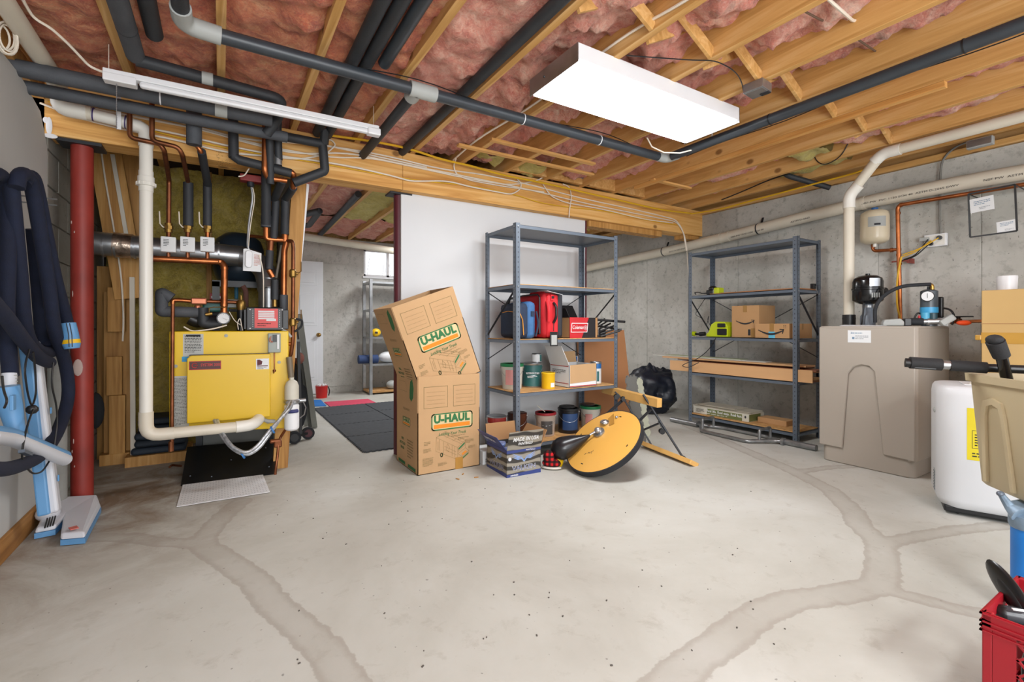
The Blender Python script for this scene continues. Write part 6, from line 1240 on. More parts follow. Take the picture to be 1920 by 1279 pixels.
# planks
M_PLK = pm('laminate_plank', '#d4a676', .5, var=.05, stretch=(4, .3, 4), scale=3); M_PLR = pm('reddish_plank', '#8f5a40', .5, var=.08, stretch=(4, .3, 4), scale=3)
LP = .5455+.001; n0 = 0
labs = ['foremost', 'second', 'third', 'fourth', 'fifth']
for k in range(5):
    m = MB(); ys_ = y_(1250, 4.33)+.0-.02*k; ye = y_(1513, 4.33)-.0+.02*(k % 2); x = 4.352+.0095*k
    m.bb((x, 2.10+.004*k, LP), (x+.008, 3.62-.02*k, LP+.108-.003*(k % 3))); m.build('plank', M_PLK, label=labs[k]+' pale plank standing on edge on the right shelf unit', cat='plank', smooth=0, group='pale planks on the right shelf')
for k in range(7):
    w_ = .11; x = 4.42+.10*(k % 2)+.01*k; z = LP+.017*k+.02; y0_ = 2.12+.05*((k*3) % 4); y1_ = y0_+1.42+(.0 if k != 6 else .2)
    m = MB(); m.bb((x, y0_, z+.012*0), (x+w_+.06, y1_, z+.0162)); m.build('plank', M_PLR if k % 3 else M_PLK, label=['lowest', 'second lowest', 'third lowest', 'middle', 'third highest', 'second highest', 'topmost'][k]+' plank in the flat reddish stack behind the pale planks', cat='plank', smooth=0, group='flat reddish planks on the right shelf')
MB().bb((4.42, 2.12, LP), (4.68, 3.6, LP+.0185)).build('plank', M_PLR, label='wide board under the flat reddish stack of planks', cat='plank', smooth=0)
MB().bb((4.50, 2.6, LP+.141), (4.62, 4.0, LP+.146)).build('white_trim_board', M_PVC, label='long white trim strip sticking out left over the planks', cat='trim', smooth=0); MB().bb((4.56, 2.9, LP+.147), (4.70, 3.86, LP+.152)).build('vinyl_plank', pm('pale_green_strip', '#b9bf9e', .6), label='pale greenish strip lying on the white trim strip', cat='plank', smooth=0)
m = MB(); m.bb((4.60, 2.08, LP), (4.70, 2.115, LP+.06)); m.build('lime_block', M_LIME, label='small lime block at the right end of the planks', cat='tool', smooth=0)
# flooring carton
LB = .0906; M_OLV = pm('olive_print', '#68703f', .55)
MB().bb((4.352, 2.235, LB), (4.738, 3.345, LB+.008)).build('base_board', M_WTOP, label='brown board covering the lowest level of the right shelf unit', cat='board', smooth=0); LB += .0086
ya, yb = y_(1300, 4.40), y_(1404, 4.40)
t = carton('flooring_carton', 'long green and white flooring carton on the lowest right shelf', 4.40, 4.66, yb-.0, ya, LB, LB+.075, pm('carton_white', '#c9c6b8', .7), closed=True)
m = MB(); m.bb((4.399, yb+.07, LB+.002), (4.3995, ya-.17, LB+.065)); m.build('green_print', M_OLV, t, smooth=0); text('Real life. Real easy. Real fast.', .036, FX((yb+.07+ya-.17)/2, LB+.044, 4.3985), M_PAPER, t, bold=.0007, wide=.98); textlines(FX((ya+yb)/2-.05, LB+.016, 4.3985), .45, .012, 1, M_PAPER, t)
textlines(FX(ya-.09, LB+.035, 4.3995), .1, .04, 4, M_INK, t); m = MB(FX(yb+.035, LB+.045, 4.3995)); m.prism([(.009*math.cos(R(a)), .014*math.sin(R(a))) for a in range(0, 360, 40)], .001); m.build('round_mark', M_INK, t, smooth=0)
m = MB(); m.bb((4.405, yb-.001, LB+.004), (4.60, yb, LB+.07)); m.build('green_print', M_OLV, t, smooth=0)
M_GPL = pm('grey_vinyl', '#aaa393', .6, var=.08, stretch=(3, .3, 3), scale=4)
for k, (x, y0_, y1_) in enumerate(((4.40, yb-.02, ya+.01), (4.42, yb+.0, ya-.02), (4.41, yb+.15, ya-.05))): MB().bb((x, y0_, LB+.0765+.009*k), (x+.22, y1_, LB+.0765+.009*k+.007)).build('vinyl_plank', M_GPL, label=('lowest', 'middle', 'topmost')[k]+' grey vinyl plank lying on the green flooring carton', cat='plank', smooth=0)
MB().bb((4.50, 2.40, LB), (4.66, yb-.03, LB+.05)).build('small_carton', M_KRA, label='small brown carton right of the green flooring carton', cat='box', smooth=0, bevel=.002)
# ---------------- trap bar ----------------
M_BARM = pm('worn_steel_bar', '#8f9192', .35, .75, var=.2, scale=20)
t = thing('trap_bar', 'grey steel trap bar with raised handles lying in front of the right shelf unit', 'weight bar', (4.2, 2.75, 0)); H_ = .028
xb = 4.19
for ya, yb in ((3.45, 3.12), (2.27, 2.0)): m = MB(); m.cyl((xb-.02 if ya > 3 else xb+.02, ya, H_), (xb-.02 if ya > 3 else xb+.02, yb, H_), .026, n=20); m.build('sleeve', M_BARM, t)
for y in (3.13, 2.26): m = MB(); m.cyl((xb, y-.012, H_), (xb, y+.012, H_), .036, n=20); m.build('collar', M_BARM, t)
MB().tube([(xb, 3.14, H_), (xb-.02, 3.08, H_), (xb-.20, 2.94, .02), (xb-.22, 2.46, .02), (xb-.02, 2.32, H_), (xb+.0, 2.26, H_)], .016, n=12, fillet=.03).build('frame', M_BARM, t)
MB().tube([(xb, 3.12, H_), (xb+.05, 3.02, .02), (xb+.10, 2.92, .02), (xb+.10, 2.48, .02), (xb+.0, 2.30, H_)], .016, n=12, fillet=.03).build('frame', M_BARM, t)
for y in (2.98, 2.40): MB().tube([(xb-.13, y, .025), (xb-.13, y, .12), (xb+.06, y+.01, .12), (xb+.06, y+.01, .025)], .013, n=12, fillet=.02).build('handle', M_BARM, t)
# ---------------- beige tank with filter gear ----------------
M_TAN = pm('beige_plastic', '#a59c91', .45, var=.02, scale=2)
t = thing('water_tank', 'tall beige plastic water treatment tank with arched front panel', 'tank', (4.3, 1.56, 0)); X0 = 3.985
def rbox(x0, x1, y0, y1, r, z0, z1, m):
    cx, cy = (x0+x1)/2, (y0+y1)/2; m.prism([(cx+x, cy+y) for x, y in rrect(x1-x0, y1-y0, r, 6)], z1-z0, Matrix.Translation((0, 0, z0)))
m = MB(); rbox(X0+.016, 4.58, 1.285, 1.865, .05, 0, 1.03, m); m.build('inner_body', M_TAN, t, bevel=.008, smooth=50)
px_ = [(1541, 833), (1579, 841), (1590, 700), (1600, 688), (1614, 684), (1629, 687), (1639, 697), (1655, 853), (1700, 860)]
pp = [(-at(a, b, X=X0).y, at(a, b, X=X0).z) for a, b in px_]
yl, yr = -1.875, -1.275; lo = pp[0][1]
poly = [(yl, 1.035), (yl, lo)]+[(y, z) for y, z in pp[1:-1]]+[(yr, lo), (yr, 1.035)]
NS = []
for i, (y, z) in enumerate(poly): NS.append((y, z))
m = MB(); cv = MB()
# cover: sides, back and front plate with the arch cut out
m.prism(NS, .017, frame((X0+.017, 0, 0), (0, -1, 0), (0, 0, 1))); m.build('front_cover', M_TAN, t, bevel=.007, smooth=50)
m = MB(); rbox(X0+.003, 4.60, 1.268, 1.882, .06, lo, 1.04, m)
# hollow out the front zone by starting the side cover behind the front plate
for ya, yb in ((1.268, 1.285), (1.865, 1.882)): MB().bb((X0+.03, ya, lo), (4.595, yb, 1.035)).build('side_cover', M_TAN, t, bevel=.006, smooth=0)
m = MB(); rbox(X0-.001, 4.60, 1.266, 1.884, .06, 1.022, 1.041, m); m.build('lid', M_TAN, t, bevel=.006, smooth=50)
for s_, y in ((1, 1.285), (-1, 1.865)):      # rounded vertical corner of the cover
    m = MB(); c_ = (X0+.045, y+s_*.028); pts = []
    a0 = 180 if s_ > 0 else 90
    for k in range(9): a = R(a0+90*k/8); pts.append((c_[0]+.045*math.cos(a), c_[1]+.045*math.sin(a)))
    pts.append(c_); m.prism(pts, 1.035-lo, Matrix.Translation((0, 0, lo))); m.build('corner_cover', M_TAN, t, smooth=50)
LM = frame(at(1611, 631, X=X0-.001), (0, -1, 0), (0, 0, 1)); label_rect(LM, .148, .09, M_PAPER, t, 'instruction_label'); textlines(LM @ Matrix.Translation((.01, .025, 0)), .11, .014, 1, pm('blue_grey_ink', '#7089a0', .8), t); textlines(LM @ Matrix.Translation((.02, -.006, 0)), .09, .03, 3, pm('pale_ink', '#8b9096', .8), t); 
m = MB(LM); m.quad([(-.055, .02, .0015), (-.045, .02, .0015), (-.05, .035, .0015)]); m.quad([(-.045, -.02, .0015), (-.03, -.02, .0015), (-.03, -.004, .0015), (-.045, -.004, .0015)]); m.build('logo_print', bpy.data.materials['blue_grey_ink'], t, smooth=0)
ZT = 1.0415
M_GPV = pm('grey_pvc', '#626a73', .4)
p = at(1627, 598, X=4.22); p.z = ZT
t = thing('blower', 'round black air blower on a grey pipe above the beige tank', 'blower', p)
m = MB(t); m.lathe([(.048, 0), (.048, .075), (.034, .095), (.034, .17)], n=22); m.build('riser', M_GPV, t); m = MB(t); m.lathe([(.036, .142), (.036, .158)], n=22); m.build('clamp_ring', M_GALV, t)
m = MB(t); m.lathe([(.02, .165), (.05, .17), (.092, .19), (.098, .20), (.098, .275), (.103, .278), (.103, .29), (.098, .293), (.098, .34), (.09, .365), (.06, .385), (.015, .39), (.015, .402)], n=36); m.build('motor_housing', pm('gloss_black', '#0f1012', .18), t, smooth=50)
m = MB(t); ang = R(-150)
for k in range(7):
    a = R(-152+6*k); m.quad([(.1*math.cos(a), .1*math.sin(a), .30), (.1*math.cos(a+R(6)), .1*math.sin(a+R(6)), .30), (.1*math.cos(a+R(6)), .1*math.sin(a+R(6)), .36), (.1*math.cos(a), .1*math.sin(a), .36)])
m.build('silver_label', M_GALV, t); m = MB(t); m.cyl((.08, -.04, .27), (.13, -.065, .27), .028); m.bb((.10, -.06, .30), (.11, -.05, .33)); m.build('outlet', M_BLACK, t)
m = MB(t)
for k in range(5): m.quad([(.1003*math.cos(R(-145+7*k)), .1003*math.sin(R(-145+7*k)), .215), (.1003*math.cos(R(-141+7*k)), .1003*math.sin(R(-141+7*k)), .215), (.1003*math.cos(R(-141+7*k)), .1003*math.sin(R(-141+7*k)), .25), (.1003*math.cos(R(-145+7*k)), .1003*math.sin(R(-145+7*k)), .25)])
m.build('rating_print', M_FITG, t); m = MB(t); m.tube([(-.06, .0, .18), (-.075, 0, .12), (-.07, .01, .03), (-.06, .02, .0)], .006, n=8, fillet=.04); m.build('cord', M_BLACK, t)
t = thing('black_hose', 'black rubber hose arching from the tank top to the gauge head', 'hose', at(1640, 604, X=4.15)); MB().tube([at(1641, 605, X=4.12), at(1640, 575, X=4.12), at(1658, 552, X=4.14), at(1690, 536, X=4.18), at(1745, 533, X=4.28)], .0125, n=12, fillet=.14).build('hose', M_RUB, t); MB().tube([at(1735, 533, X=4.27), at(1748, 534, X=4.3), at(1748, 543, X=4.3)], .012, n=10, fillet=.02).build('brass_elbow', M_BRASS, t)
p = at(1742, 600, X=4.32); p.z = ZT
t = thing('filter_housing', 'grey pump cylinder with a round white gauge and blue band on the tank top', 'pump', p)
m = MB(t); m.lathe([(.045, 0), (.045, .10), (.050, .10), (.050, .25), (.03, .262), (.012, .265), (.012, .285)], n=26); m.build('cylinder', pm('grey_cylinder', '#4b5359', .35), t); m = MB(t); m.lathe([(.051, .095), (.051, .135)], n=26); m.build('blue_band', pm('sky_blue_band', '#3f9fd0', .4), t)
g_ = MAT[t.name].translation+Vector((-.03, -.0, .212)); v_ = (Vector((0, 0, EYE))-g_); v_.z = 0; v_.normalize(); m = MB(); g2 = g_+v_*.03; m.cyl(g2, g2+v_*.014, .038, n=26); m.build('gauge_case', M_BLACK, t); m = MB(); m.cyl(g2+v_*.014, g2+v_*.0155, .033, n=26); m.build('gauge_dial', M_PAPER, t)
m = MB(); m.bar(g2+v_*.017+Vector((0, 0, -.012)), g2+v_*.017+Vector((0, 0, .02)), .003, .001); m.build('needle', M_INK, t); m = MB(t); m.bb((.05, -.06, .06), (.085, -.0, .21)); m.build('pressure_switch', M_BLACK, t, bevel=.008, smooth=0); m = MB(t); m.bb((.05, -.09, .0), (.09, -.03, .06)); m.build('white_block', M_WHITE, t, bevel=.006, smooth=0)
m = MB(t); m.tube([(.07, -.05, .13), (.10, -.09, .12), (.11, -.11, .07), (.09, -.10, .01)], .007, n=8, fillet=.04); m.tube([(-.05, .02, .08), (-.08, .04, .1), (-.09, .06, .05), (-.07, .06, .02)], .006, n=8, fillet=.03); m.build('cord', M_BLACK, t)
p = at(1690, 604, X=4.15); p.z = ZT
t = thing('control_valve', 'control valve with white housing, blue caps and grey pipe on the tank top', 'valve', p, R(-60))
m = MB(t); m.prism([(-.06, 0), (.06, 0), (.06, .03), (.04, .052), (-.05, .045), (-.062, .02)], .08, Matrix(((1, 0, 0, -.05), (0, 0, 1, -.04), (0, 1, 0, .002), (0, 0, 0, 1)))); m.build('housing', M_FITG, t, bevel=.008, smooth=0)
m = MB(t); m.bb((.012, -.035, .002), (.05, .035, .055)); m.build('bracket', M_BLACK, t, bevel=.004, smooth=0)
m = MB(t); m.cyl((.05, 0, .032), (.12, 0, .032), .026); m.build('coupling', M_RUB, t); m = MB(t); m.cyl((.12, 0, .032), (.21, .0, .034), .02); m.lathe([(.026, 0), (.026, .014)], (.14, 0, .032), (1, 0, 0)); m.build('pipe', M_GALV, t)
M_SKY = pm('sky_blue_plastic', '#4aa0c4', .4); m = MB(t); m.cyl((.135, .01, .05), (.135, .01, .095), .026); m.build('blue_cap', M_SKY, t); m = MB(t); m.cyl((.175, .01, .05), (.175, .01, .09), .026); m.build('black_cap', pm('dark_teal_cap', '#1f3f48', .4), t); m = MB(t); m.cyl((.10, .0, .05), (.10, 0, .075), .007); m.build('red_button', M_BOXR, t)
m = MB(t); M2 = Matrix.Translation((.245, -.01, .04)) @ Matrix.Rotation(R(-35), 4, 'Y') @ Matrix.Rotation(.2, 4, 'Z'); m.box(None, (.09, .05, .045), M=M2); m.build('meter_head', M_FITG, t, bevel=.01, smooth=0)
m = MB(t); m.ball((.33, -.02, .022), .04, .03, .018); m.build('orange_knob', pm('orange_plastic', '#d9481c', .4), t)
t = thing('copper_pipe', 'copper supply line with black lever valve right of the tank top', 'pipe', at(1800, 603, X=4.6)); MB().tube([at(1752, 605, X=4.45), at(1842, 602, X=4.72)], .0125, n=12).build('tube', M_COP, t); p = at(1797, 603, X=4.57); m = MB(); m.cyl(p-Vector((0, 0, .012)), p+Vector((0, 0, .02)), .02); m.build('valve_body', M_COPD, t); m = MB(); m.bar(p+Vector((.0, .05, .035)), p+Vector((0, -.08, .035)), .02, .01); m.cyl(p+Vector((0, 0, .02)), p+Vector((0, 0, .04)), .012); m.build('lever', M_BLACK, t, smooth=0)
m = MB(); a_ = at(1617, 604, X=4.03); m.add([(4.0, 1.74, ZT+.001), (4.0, 1.48, ZT+.001), (4.10, 1.46, ZT+.004), (4.12, 1.76, ZT+.008), (4.0, 1.74, ZT+.003), (4.0, 1.48, ZT+.003), (4.10, 1.46, ZT+.006), (4.12, 1.76, ZT+.011)], [(3, 2, 1, 0), (4, 5, 6, 7), (0, 1, 5, 4), (1, 2, 6, 5), (2, 3, 7, 6), (3, 0, 4, 7)]); m.build('manual_sheets', M_PAPER, label='white folded papers lying on the front edge of the beige tank', cat='paper', smooth=0)
# ---------------- wall copper, small tank, outlet, frame ----------------
XW = 4.80
t = thing('copper_pipe', 'copper pipe rising from the tank and running right along the concrete wall', 'pipe', at(1685, 590, X=XW))
p_, q_ = at(1683, 385, X=XW), at(1920, 346, X=XW); e_ = (q_-p_); e_.x = 0
MB().tube([at(1688, 606, X=XW), p_, p_+e_*1.6], .0155, n=14, fillet=.04).build('tube', M_COP, t)
MB().tube([at(1636, 455, X=XW), at(1637, 471, X=XW), at(1683, 468, X=XW)], .0135, n=12, fillet=.03).build('tube', M_COP, t)
for a, b, ax in ((1684, 400, (0, 0, 1)), (1690, 384, (0, 1, 0)), (1685, 468, (0, 0, 1)), (1685, 478, (0, 0, 1)), (1686, 495, (0, 0, 1)), (1672, 469, (0, 1, 0)), (1638, 462, (0, 0, 1))): ring(t, at(a, b, X=XW), ax, .018, M_COP, .018, 'joint')
m = MB(); p = at(1686, 490, X=XW); m.bar(p+Vector((.0, .05, 0)), p+Vector((0, -.07, 0)), .012, .012); m.bb(p+Vector((.0, -.07, -.02)), p+Vector((.1, -.05, .02))); m.build('pipe_hanger', pm('red_clamp', '#7c2f22', .5), t, smooth=0)
m = MB(); c_ = at(1640, 426, X=XW-.02); m.lathe([(.02, -.145), (.07, -.14), (.098, -.12), (.103, -.09), (.103, .09), (.098, .12), (.07, .14), (.02, .145)], c_, n=32)
t = thing('pressure_tank', 'small cream pressure tank mounted on the concrete wall beside the copper pipe', 'tank', c_-Vector((0, 0, .145))); m.build('shell', pm('cream_enamel', '#cfc3a8', .3, var=.03), t, smooth=50)
m = MB(); m.cyl(c_+Vector((0, 0, .143)), c_+Vector((0, 0, .165)), .025); m.build('blue_cap', M_BLUEL, t); m = MB(); m.cyl(c_-Vector((0, 0, .17)), c_-Vector((0, 0, .14)), .014); m.build('fitting', M_PVC, t)
vs = []; m = MB()
for k in range(9): a = R(180+33+(-38+9*k)); vs += [(c_.x+.1042*math.cos(a), c_.y+.1042*math.sin(a), c_.z-.01), (c_.x+.1042*math.cos(a), c_.y+.1042*math.sin(a), c_.z+.075)]
m.add(vs, [(2*k, 2*k+2, 2*k+3, 2*k+1) for k in range(8)]); m.build('printed_label', M_FITG, t)
vs = []; m = MB()
for k in range(5): a = R(180+33+(-14+6*k)); vs += [(c_.x+.1046*math.cos(a), c_.y+.1046*math.sin(a), c_.z), (c_.x+.1046*math.cos(a), c_.y+.1046*math.sin(a), c_.z+.016)]
m.add(vs, [(2*k, 2*k+2, 2*k+3, 2*k+1) for k in range(4)]); m.build('logo_print', M_INK, t); 
m = MB(); m.bb((XW+.05, c_.y-.03, c_.z-.06), (XR-.003, c_.y+.03, c_.z+.06)); m.build('wall_bracket', M_STEEL, t, smooth=0)
OM = frame(at(1758, 450, X=XR-.035), (0, -1, 0), (0, 0, 1))
t = thing('outlet_box', 'white electrical outlet box with plugs on the concrete wall', 'outlet', OM.translation); m = MB(OM); m.bb((-.085, -.05, -.03), (.055, .05, 0)); m.build('box', M_WHITE, t, bevel=.003, smooth=0)
m = MB(OM); m.bb((-.075, -.042, 0), (.045, .042, .004)); m.build('cover_plate', M_PVC, t, bevel=.001, smooth=0)
for x, y in ((.015, .015), (-.04, -.025)): m = MB(OM); m.cyl((x, y, .004), (x, y, .03), .016); m.build('plug', M_BLACK, t)
m = MB(OM); m.bb((-.11, .0, .004), (-.05, .03, .03)); m.build('adapter', M_FITG, t, bevel=.004, smooth=0)
for k, (mt, a, b, dz) in enumerate(((M_YCAB, (.015, .012), (1692, 478), 0), (M_YCAB, (-.03, 0), (1690, 482), .0), (M_BLACK, (-.04, -.025), (1690, 489), .0), (M_BLACK, (-.05, .01), (1694, 487), .0))):
    s_ = OM @ Vector((a[0], a[1], .03)); e2 = at(b[0], b[1], X=XW-.01); md_ = s_.lerp(e2, .5)+Vector((-.01, 0, -.02-.01*k)); MB().tube([s_, md_, e2], .0045, n=7, fillet=.1).build('appliance_cord', mt, label=('upper yellow', 'lower yellow', 'lowest black', 'middle black')[k]+' cord from the outlet box to the copper pipe', cat='cable')
MB().tube([at(1690, 482, X=XW-.02), at(1684, 510, X=XW-.02), at(1681, 540, X=XW-.02), at(1682, 575, X=XW-.03), at(1688, 598, X=XW-.05)], .007, n=8, fillet=.1).build('appliance_cord', M_YCAB, label='yellow cord hanging along the vertical copper pipe', cat='cable')
XG = 4.62
g4 = [at(px, py, X=XG) for px, py in ((1816, 364), (1903, 346), (1907, 433), (1819, 445))]
t = thing('glass_frame', 'thin black framed glass pane with two paper notes hanging by the wall', 'frame', (g4[3]+g4[2])/2)
for i in range(4): MB().bar(g4[i], g4[(i+1) % 4], .010, .010, up=(1, 0, 0)).build('frame_bar', M_BLACK, t, smooth=0)
mgl, nt, b = newmat('clear_glass'); b.inputs['Transmission Weight'].default_value = 1; b.inputs['Roughness'].default_value = .01; b.inputs['IOR'].default_value = 1.05
n_ = tex_noise(nt, coords(nt), 2, 1); nt.links.new(ramp(nt, n_, [(0, (.94, .96, .96, 1)), (1, (.97, .98, .98, 1))]), b.inputs['Base Color'])
m = MB(); e_ = Vector((.0015, 0, 0)); m.add([v_-e_ for v_ in g4]+[v_+e_ for v_ in g4], [(0, 1, 2, 3), (7, 6, 5, 4), (0, 4, 5, 1), (1, 5, 6, 2), (2, 6, 7, 3), (3, 7, 4, 0)]); m.build('pane', mgl, t, smooth=0)
for (px, py, w_, h_, nm) in ((1841, 383, .125, .10, 'note'), (1887, 424, .095, .075, 'note')):
    NM = frame(at(px, py, X=XG-.003), (0, -1, .06), (0, .06, 1)); n1 = label_rect(NM, w_, h_, M_PAPER, t, nm); textlines(NM @ Matrix.Translation((.005, .015, 0)), w_*.75, h_*.35, 3, bpy.data.materials['blue_grey_ink'], t); textlines(NM @ Matrix.Translation((.015, -.025, 0)), w_*.5, h_*.2, 2, bpy.data.materials['pale_ink'], t)
for p in (g4[0], g4[1]): MB().bar(p, Vector((XR-.01, p.y, p.z)), .006, .006).build('hanger', M_BLACK, t, smooth=0)
# ---------------- tall carton with cup ----------------
M_OLDC = pm('aged_carton', '#c2a068', .8, var=.06, scale=2.5)
t = thing('tall_carton', 'tall aged yellowish carton with brown tape behind the beige bin', 'box', (4.45, .74, 0))
m = MB(); m.bb((4.20, .45, 0), (4.66, 1.00, 1.272)); m.build('body', M_OLDC, t, bevel=.004, smooth=0)
m = MB(); m.bb((4.198, .45, .93), (4.2, 1.0, 1.0)); m.bb((4.2, 1.0, .93), (4.66, 1.002, 1.0)); m.build('tape', pm('amber_tape', '#b98d3c', .35), t, smooth=0)
m = MB(); m.bb((4.1985, .45, 1.055), (4.2, 1.003, 1.059)); m.build('seam', M_CARDD, t, smooth=0); m = MB(); m.bb((4.19, .998, .95), (4.23, 1.03, .985)); m.build('loose_tape', bpy.data.materials['amber_tape'], t, bevel=.006, smooth=0)
p = at(1888, 543, X=4.42); m = MB(); m.lathe([(.045, 0), (.048, .002), (.052, .09), (.05, .10), (.046, .098), (.042, .01)], (4.42, p.y, 1.2725), n=26); m.build('white_cup', M_WHITE, label='white round cup standing on the tall carton', cat='cup')
# ---------------- portable white appliance ----------------
fd = Vector((.36, -.93, 0)).normalized(); dpt = Vector((.93, .36, 0)).normalized(); AM = frame((3.385, .985, 0), fd, dpt)
t = thing('portable_dehumidifier', 'white portable dehumidifier with a yellow sticker on the floor', 'appliance', M=AM)
def shell(m, z0, z1, g_, y0=.0, r=.07, w_=.50, d_=.40): m.prism([(w_/2+x, d_/2+y) for x, y in rrect(w_-2*g_, d_-2*g_, r, 7)], z1-z0, Matrix.Translation((0, 0, z0)))
prof = [(.045, .03), (.015, .05), (.0, .09), (0, .66), (.004, .69), (.014, .707), (.03, .712)]
m = MB(t); ring0 = []
for g_, z in prof: ring0.append([(.25+x, .20+y*(1 if y > 0 else 1), z) for x, y in rrect(.50-2*g_, .40-2*g_, max(.09-g_*.5, .03), 7)])
n_ = len(ring0[0]); vs = [v_ for r_ in ring0 for v_ in r_]; m.add(vs, [(i*n_+k, i*n_+(k+1) % n_, (i+1)*n_+(k+1) % n_, (i+1)*n_+k) for i in range(len(prof)-1) for k in range(n_)]+[tuple(range(n_))[::-1], tuple((len(prof)-1)*n_+k for k in range(n_))]); m.build('housing', pm('appliance_white', '#cfd1d4', .4, var=.01), t, smooth=50)
m = MB(t); m.bb((.03, .03, .012), (.47, .37, .05)); m.build('base', M_BLACK, t, bevel=.01, smooth=0)
for x in (.09, .41):
    for y in (.07, .33): m = MB(t); m.ball((x, y, .012), .012); m.build('caster', M_BLACK, t)
m = MB(t); m.bb((.12, -.0015, .32), (.36, .001, .60)); m.build('energy_label', pm('yellow_label', '#d6c417', .5), t, smooth=0)
LMd = MAT[t.name] @ frame((.24, -.0016, .46), (1, 0, 0), (0, 0, 1)); textlines(LMd @ Matrix.Translation((0, .11, 0)), .18, .03, 2, M_INK, t, seed=2); textlines(LMd @ Matrix.Translation((0, -.03, 0)), .18, .07, 5, M_INK, t, seed=3); textlines(LMd @ Matrix.Translation((0, -.11, 0)), .2, .03, 2, M_INK, t, seed=7); m = MB(LMd); outline(m, [(-.1, -.075), (.1, -.075), (.1, .02), (-.1, .02)], .002); m.build('label_border', M_INK, t, smooth=0)
m = MB(t); m.bb((-.0015, .10, .10), (.001, .16, .22)); m.build('vent_slots', M_FITG, t, smooth=0)
for k in range(7): m = MB(t); m.bb((-.003, .10, .105+.016*k), (0, .16, .111+.016*k)); m.build('slat', M_STEEL, t, smooth=0)
m = MB(t); m.ball((.0, .12, .56), .008, .035, .014); m.build('side_grip', M_FITG, t)
m = MB(t); m.bb((.12, .1, .7125), (.42, .3, .7175)); m.build('top_panel', M_WHITE, t, bevel=.01, smooth=0)
m = MB(t); m.tube([(.15, .12, .72), (.18, .2, .735), (.28, .24, .735), (.33, .16, .72)], .006, n=8, fillet=.05); m.build('drain_hose', M_PVCO, t)
# ---------------- beige bin, handles, blue stand ----------------
M_BIN = pm('beige_bin_plastic', '#c0b190', .5, var=.03, scale=2)
a_, b_ = Vector((2.66, .69, 0)), Vector((2.43, .46, 0)); ud = (b_-a_).normalized(); ind = Vector((-ud.y, ud.x, 0)); 
if ind.x < 0: ind = -ind
BMx = frame(a_, ud, ind); 
t = thing('waste_bin', 'tapered beige plastic bin with long black handles sticking out', 'bin', M=Matrix.Translation(a_+Vector((0, 0, .40))) @ (BMx.to_3x3().to_4x4()))
Bi = MAT[t.name].inverted()
W_, D_, H_ = .46, .36, .445
m = MB(t); rings = []
for z, g_ in ((0, .035), (.01, .027), (H_-.03, .004), (H_-.03, -.008), (H_, -.010), (H_, .0), (H_-.02, .006), (.02, .032)):
    zz = z; rings.append([(W_/2+x, (D_/2+y), (zz if BMx[2][2] > 0 else -zz)) for x, y in rrect(W_-2*g_, D_-2*g_, .05, 5)])
n_ = len(rings[0]); vs = [v_ for r_ in rings for v_ in r_]; m.add(vs, [(i*n_+k, i*n_+(k+1) % n_, (i+1)*n_+(k+1) % n_, (i+1)*n_+k) for i in range(len(rings)-1) for k in range(n_)]+[tuple(range(n_))[::-1], tuple((len(rings)-1)*n_+k for k in range(n_))]); m.build('tub', M_BIN, t, smooth=40)
sg = 1 if BMx[2][2] > 0 else -1
m = MB(t)
for k in range(7): a = R(180*k/6)
hp = [(.09, .02), (.10, .30), (.115, .345), (.16, .36), (.205, .345), (.215, .30), (.24, .02), (.225, .02), (.20, .29), (.19, .325), (.16, .335), (.13, .325), (.12, .29), (.105, .02)]
vs = []; 
for x, z in hp: vs.append((x, .028-.024*z/H_-.012, sg*z))
for x, z in hp: vs.append((x, .040, sg*z))
k_ = len(hp); m.add(vs, [(i, (i+1) % k_, k_+(i+1) % k_, k_+i) for i in range(k_)]+[(i, i+1, k_-2-i, k_-1-i) for i in range(k_//2-1)]); m.build('arched_rib', M_BIN, t, smooth=0)
# exercise / tool handles lying across the bin
zt_ = .40+H_
M_GRIP = pm('black_grip', '#1c1c1e', .75, bump=.3, bscale=200)
t = thing('grip_handle', 'long black padded bar handle lying across the beige bin and pointing left', 'handle', at(1760, 683, d=1.95))
P = lambda px, py, d: at(px, py, d=d)
MB().cyl(P(1697, 680, 2.02), P(1708, 681, 2.01), .019, n=16).build('end_cap', M_BLACK, t); MB().cyl(P(1706, 680, 2.01), P(1765, 684, 1.97), .025, n=20).build('grip', M_GRIP, t); MB().bar(P(1712, 688, 2.0), P(1755, 691, 1.97), .02, .012).build('clip', M_BLACK, t, bevel=.003, smooth=0)
MB().cyl(P(1764, 684, 1.97), P(1784, 685, 1.955), .018, n=16).build('chrome_tube', M_GALV, t); MB().cyl(P(1782, 685, 1.955), P(1850, 690, 1.90), .023, n=20).build('grip', M_GRIP, t); MB().cyl(P(1848, 690, 1.90), P(1990, 696, 1.80), .017, n=16).build('tube', M_BLACK, t)
t = thing('grip_handle', 'short upright black padded handle leaning out of the beige bin', 'handle', P(1884, 705, 1.82)); MB().cyl(P(1866, 640, 1.80), P(1878, 668, 1.81), .0285, r2=.026, n=22).build('grip', M_GRIP, t); m = MB(); m.ball(P(1865, 637, 1.80), .027, .027, .02); m.build('grip_end', M_GRIP, t); MB().cyl(P(1877, 665, 1.81), P(1895, 740, 1.84), .018, n=16).build('tube', pm('gloss_tube', '#0d0d0f', .15), t)
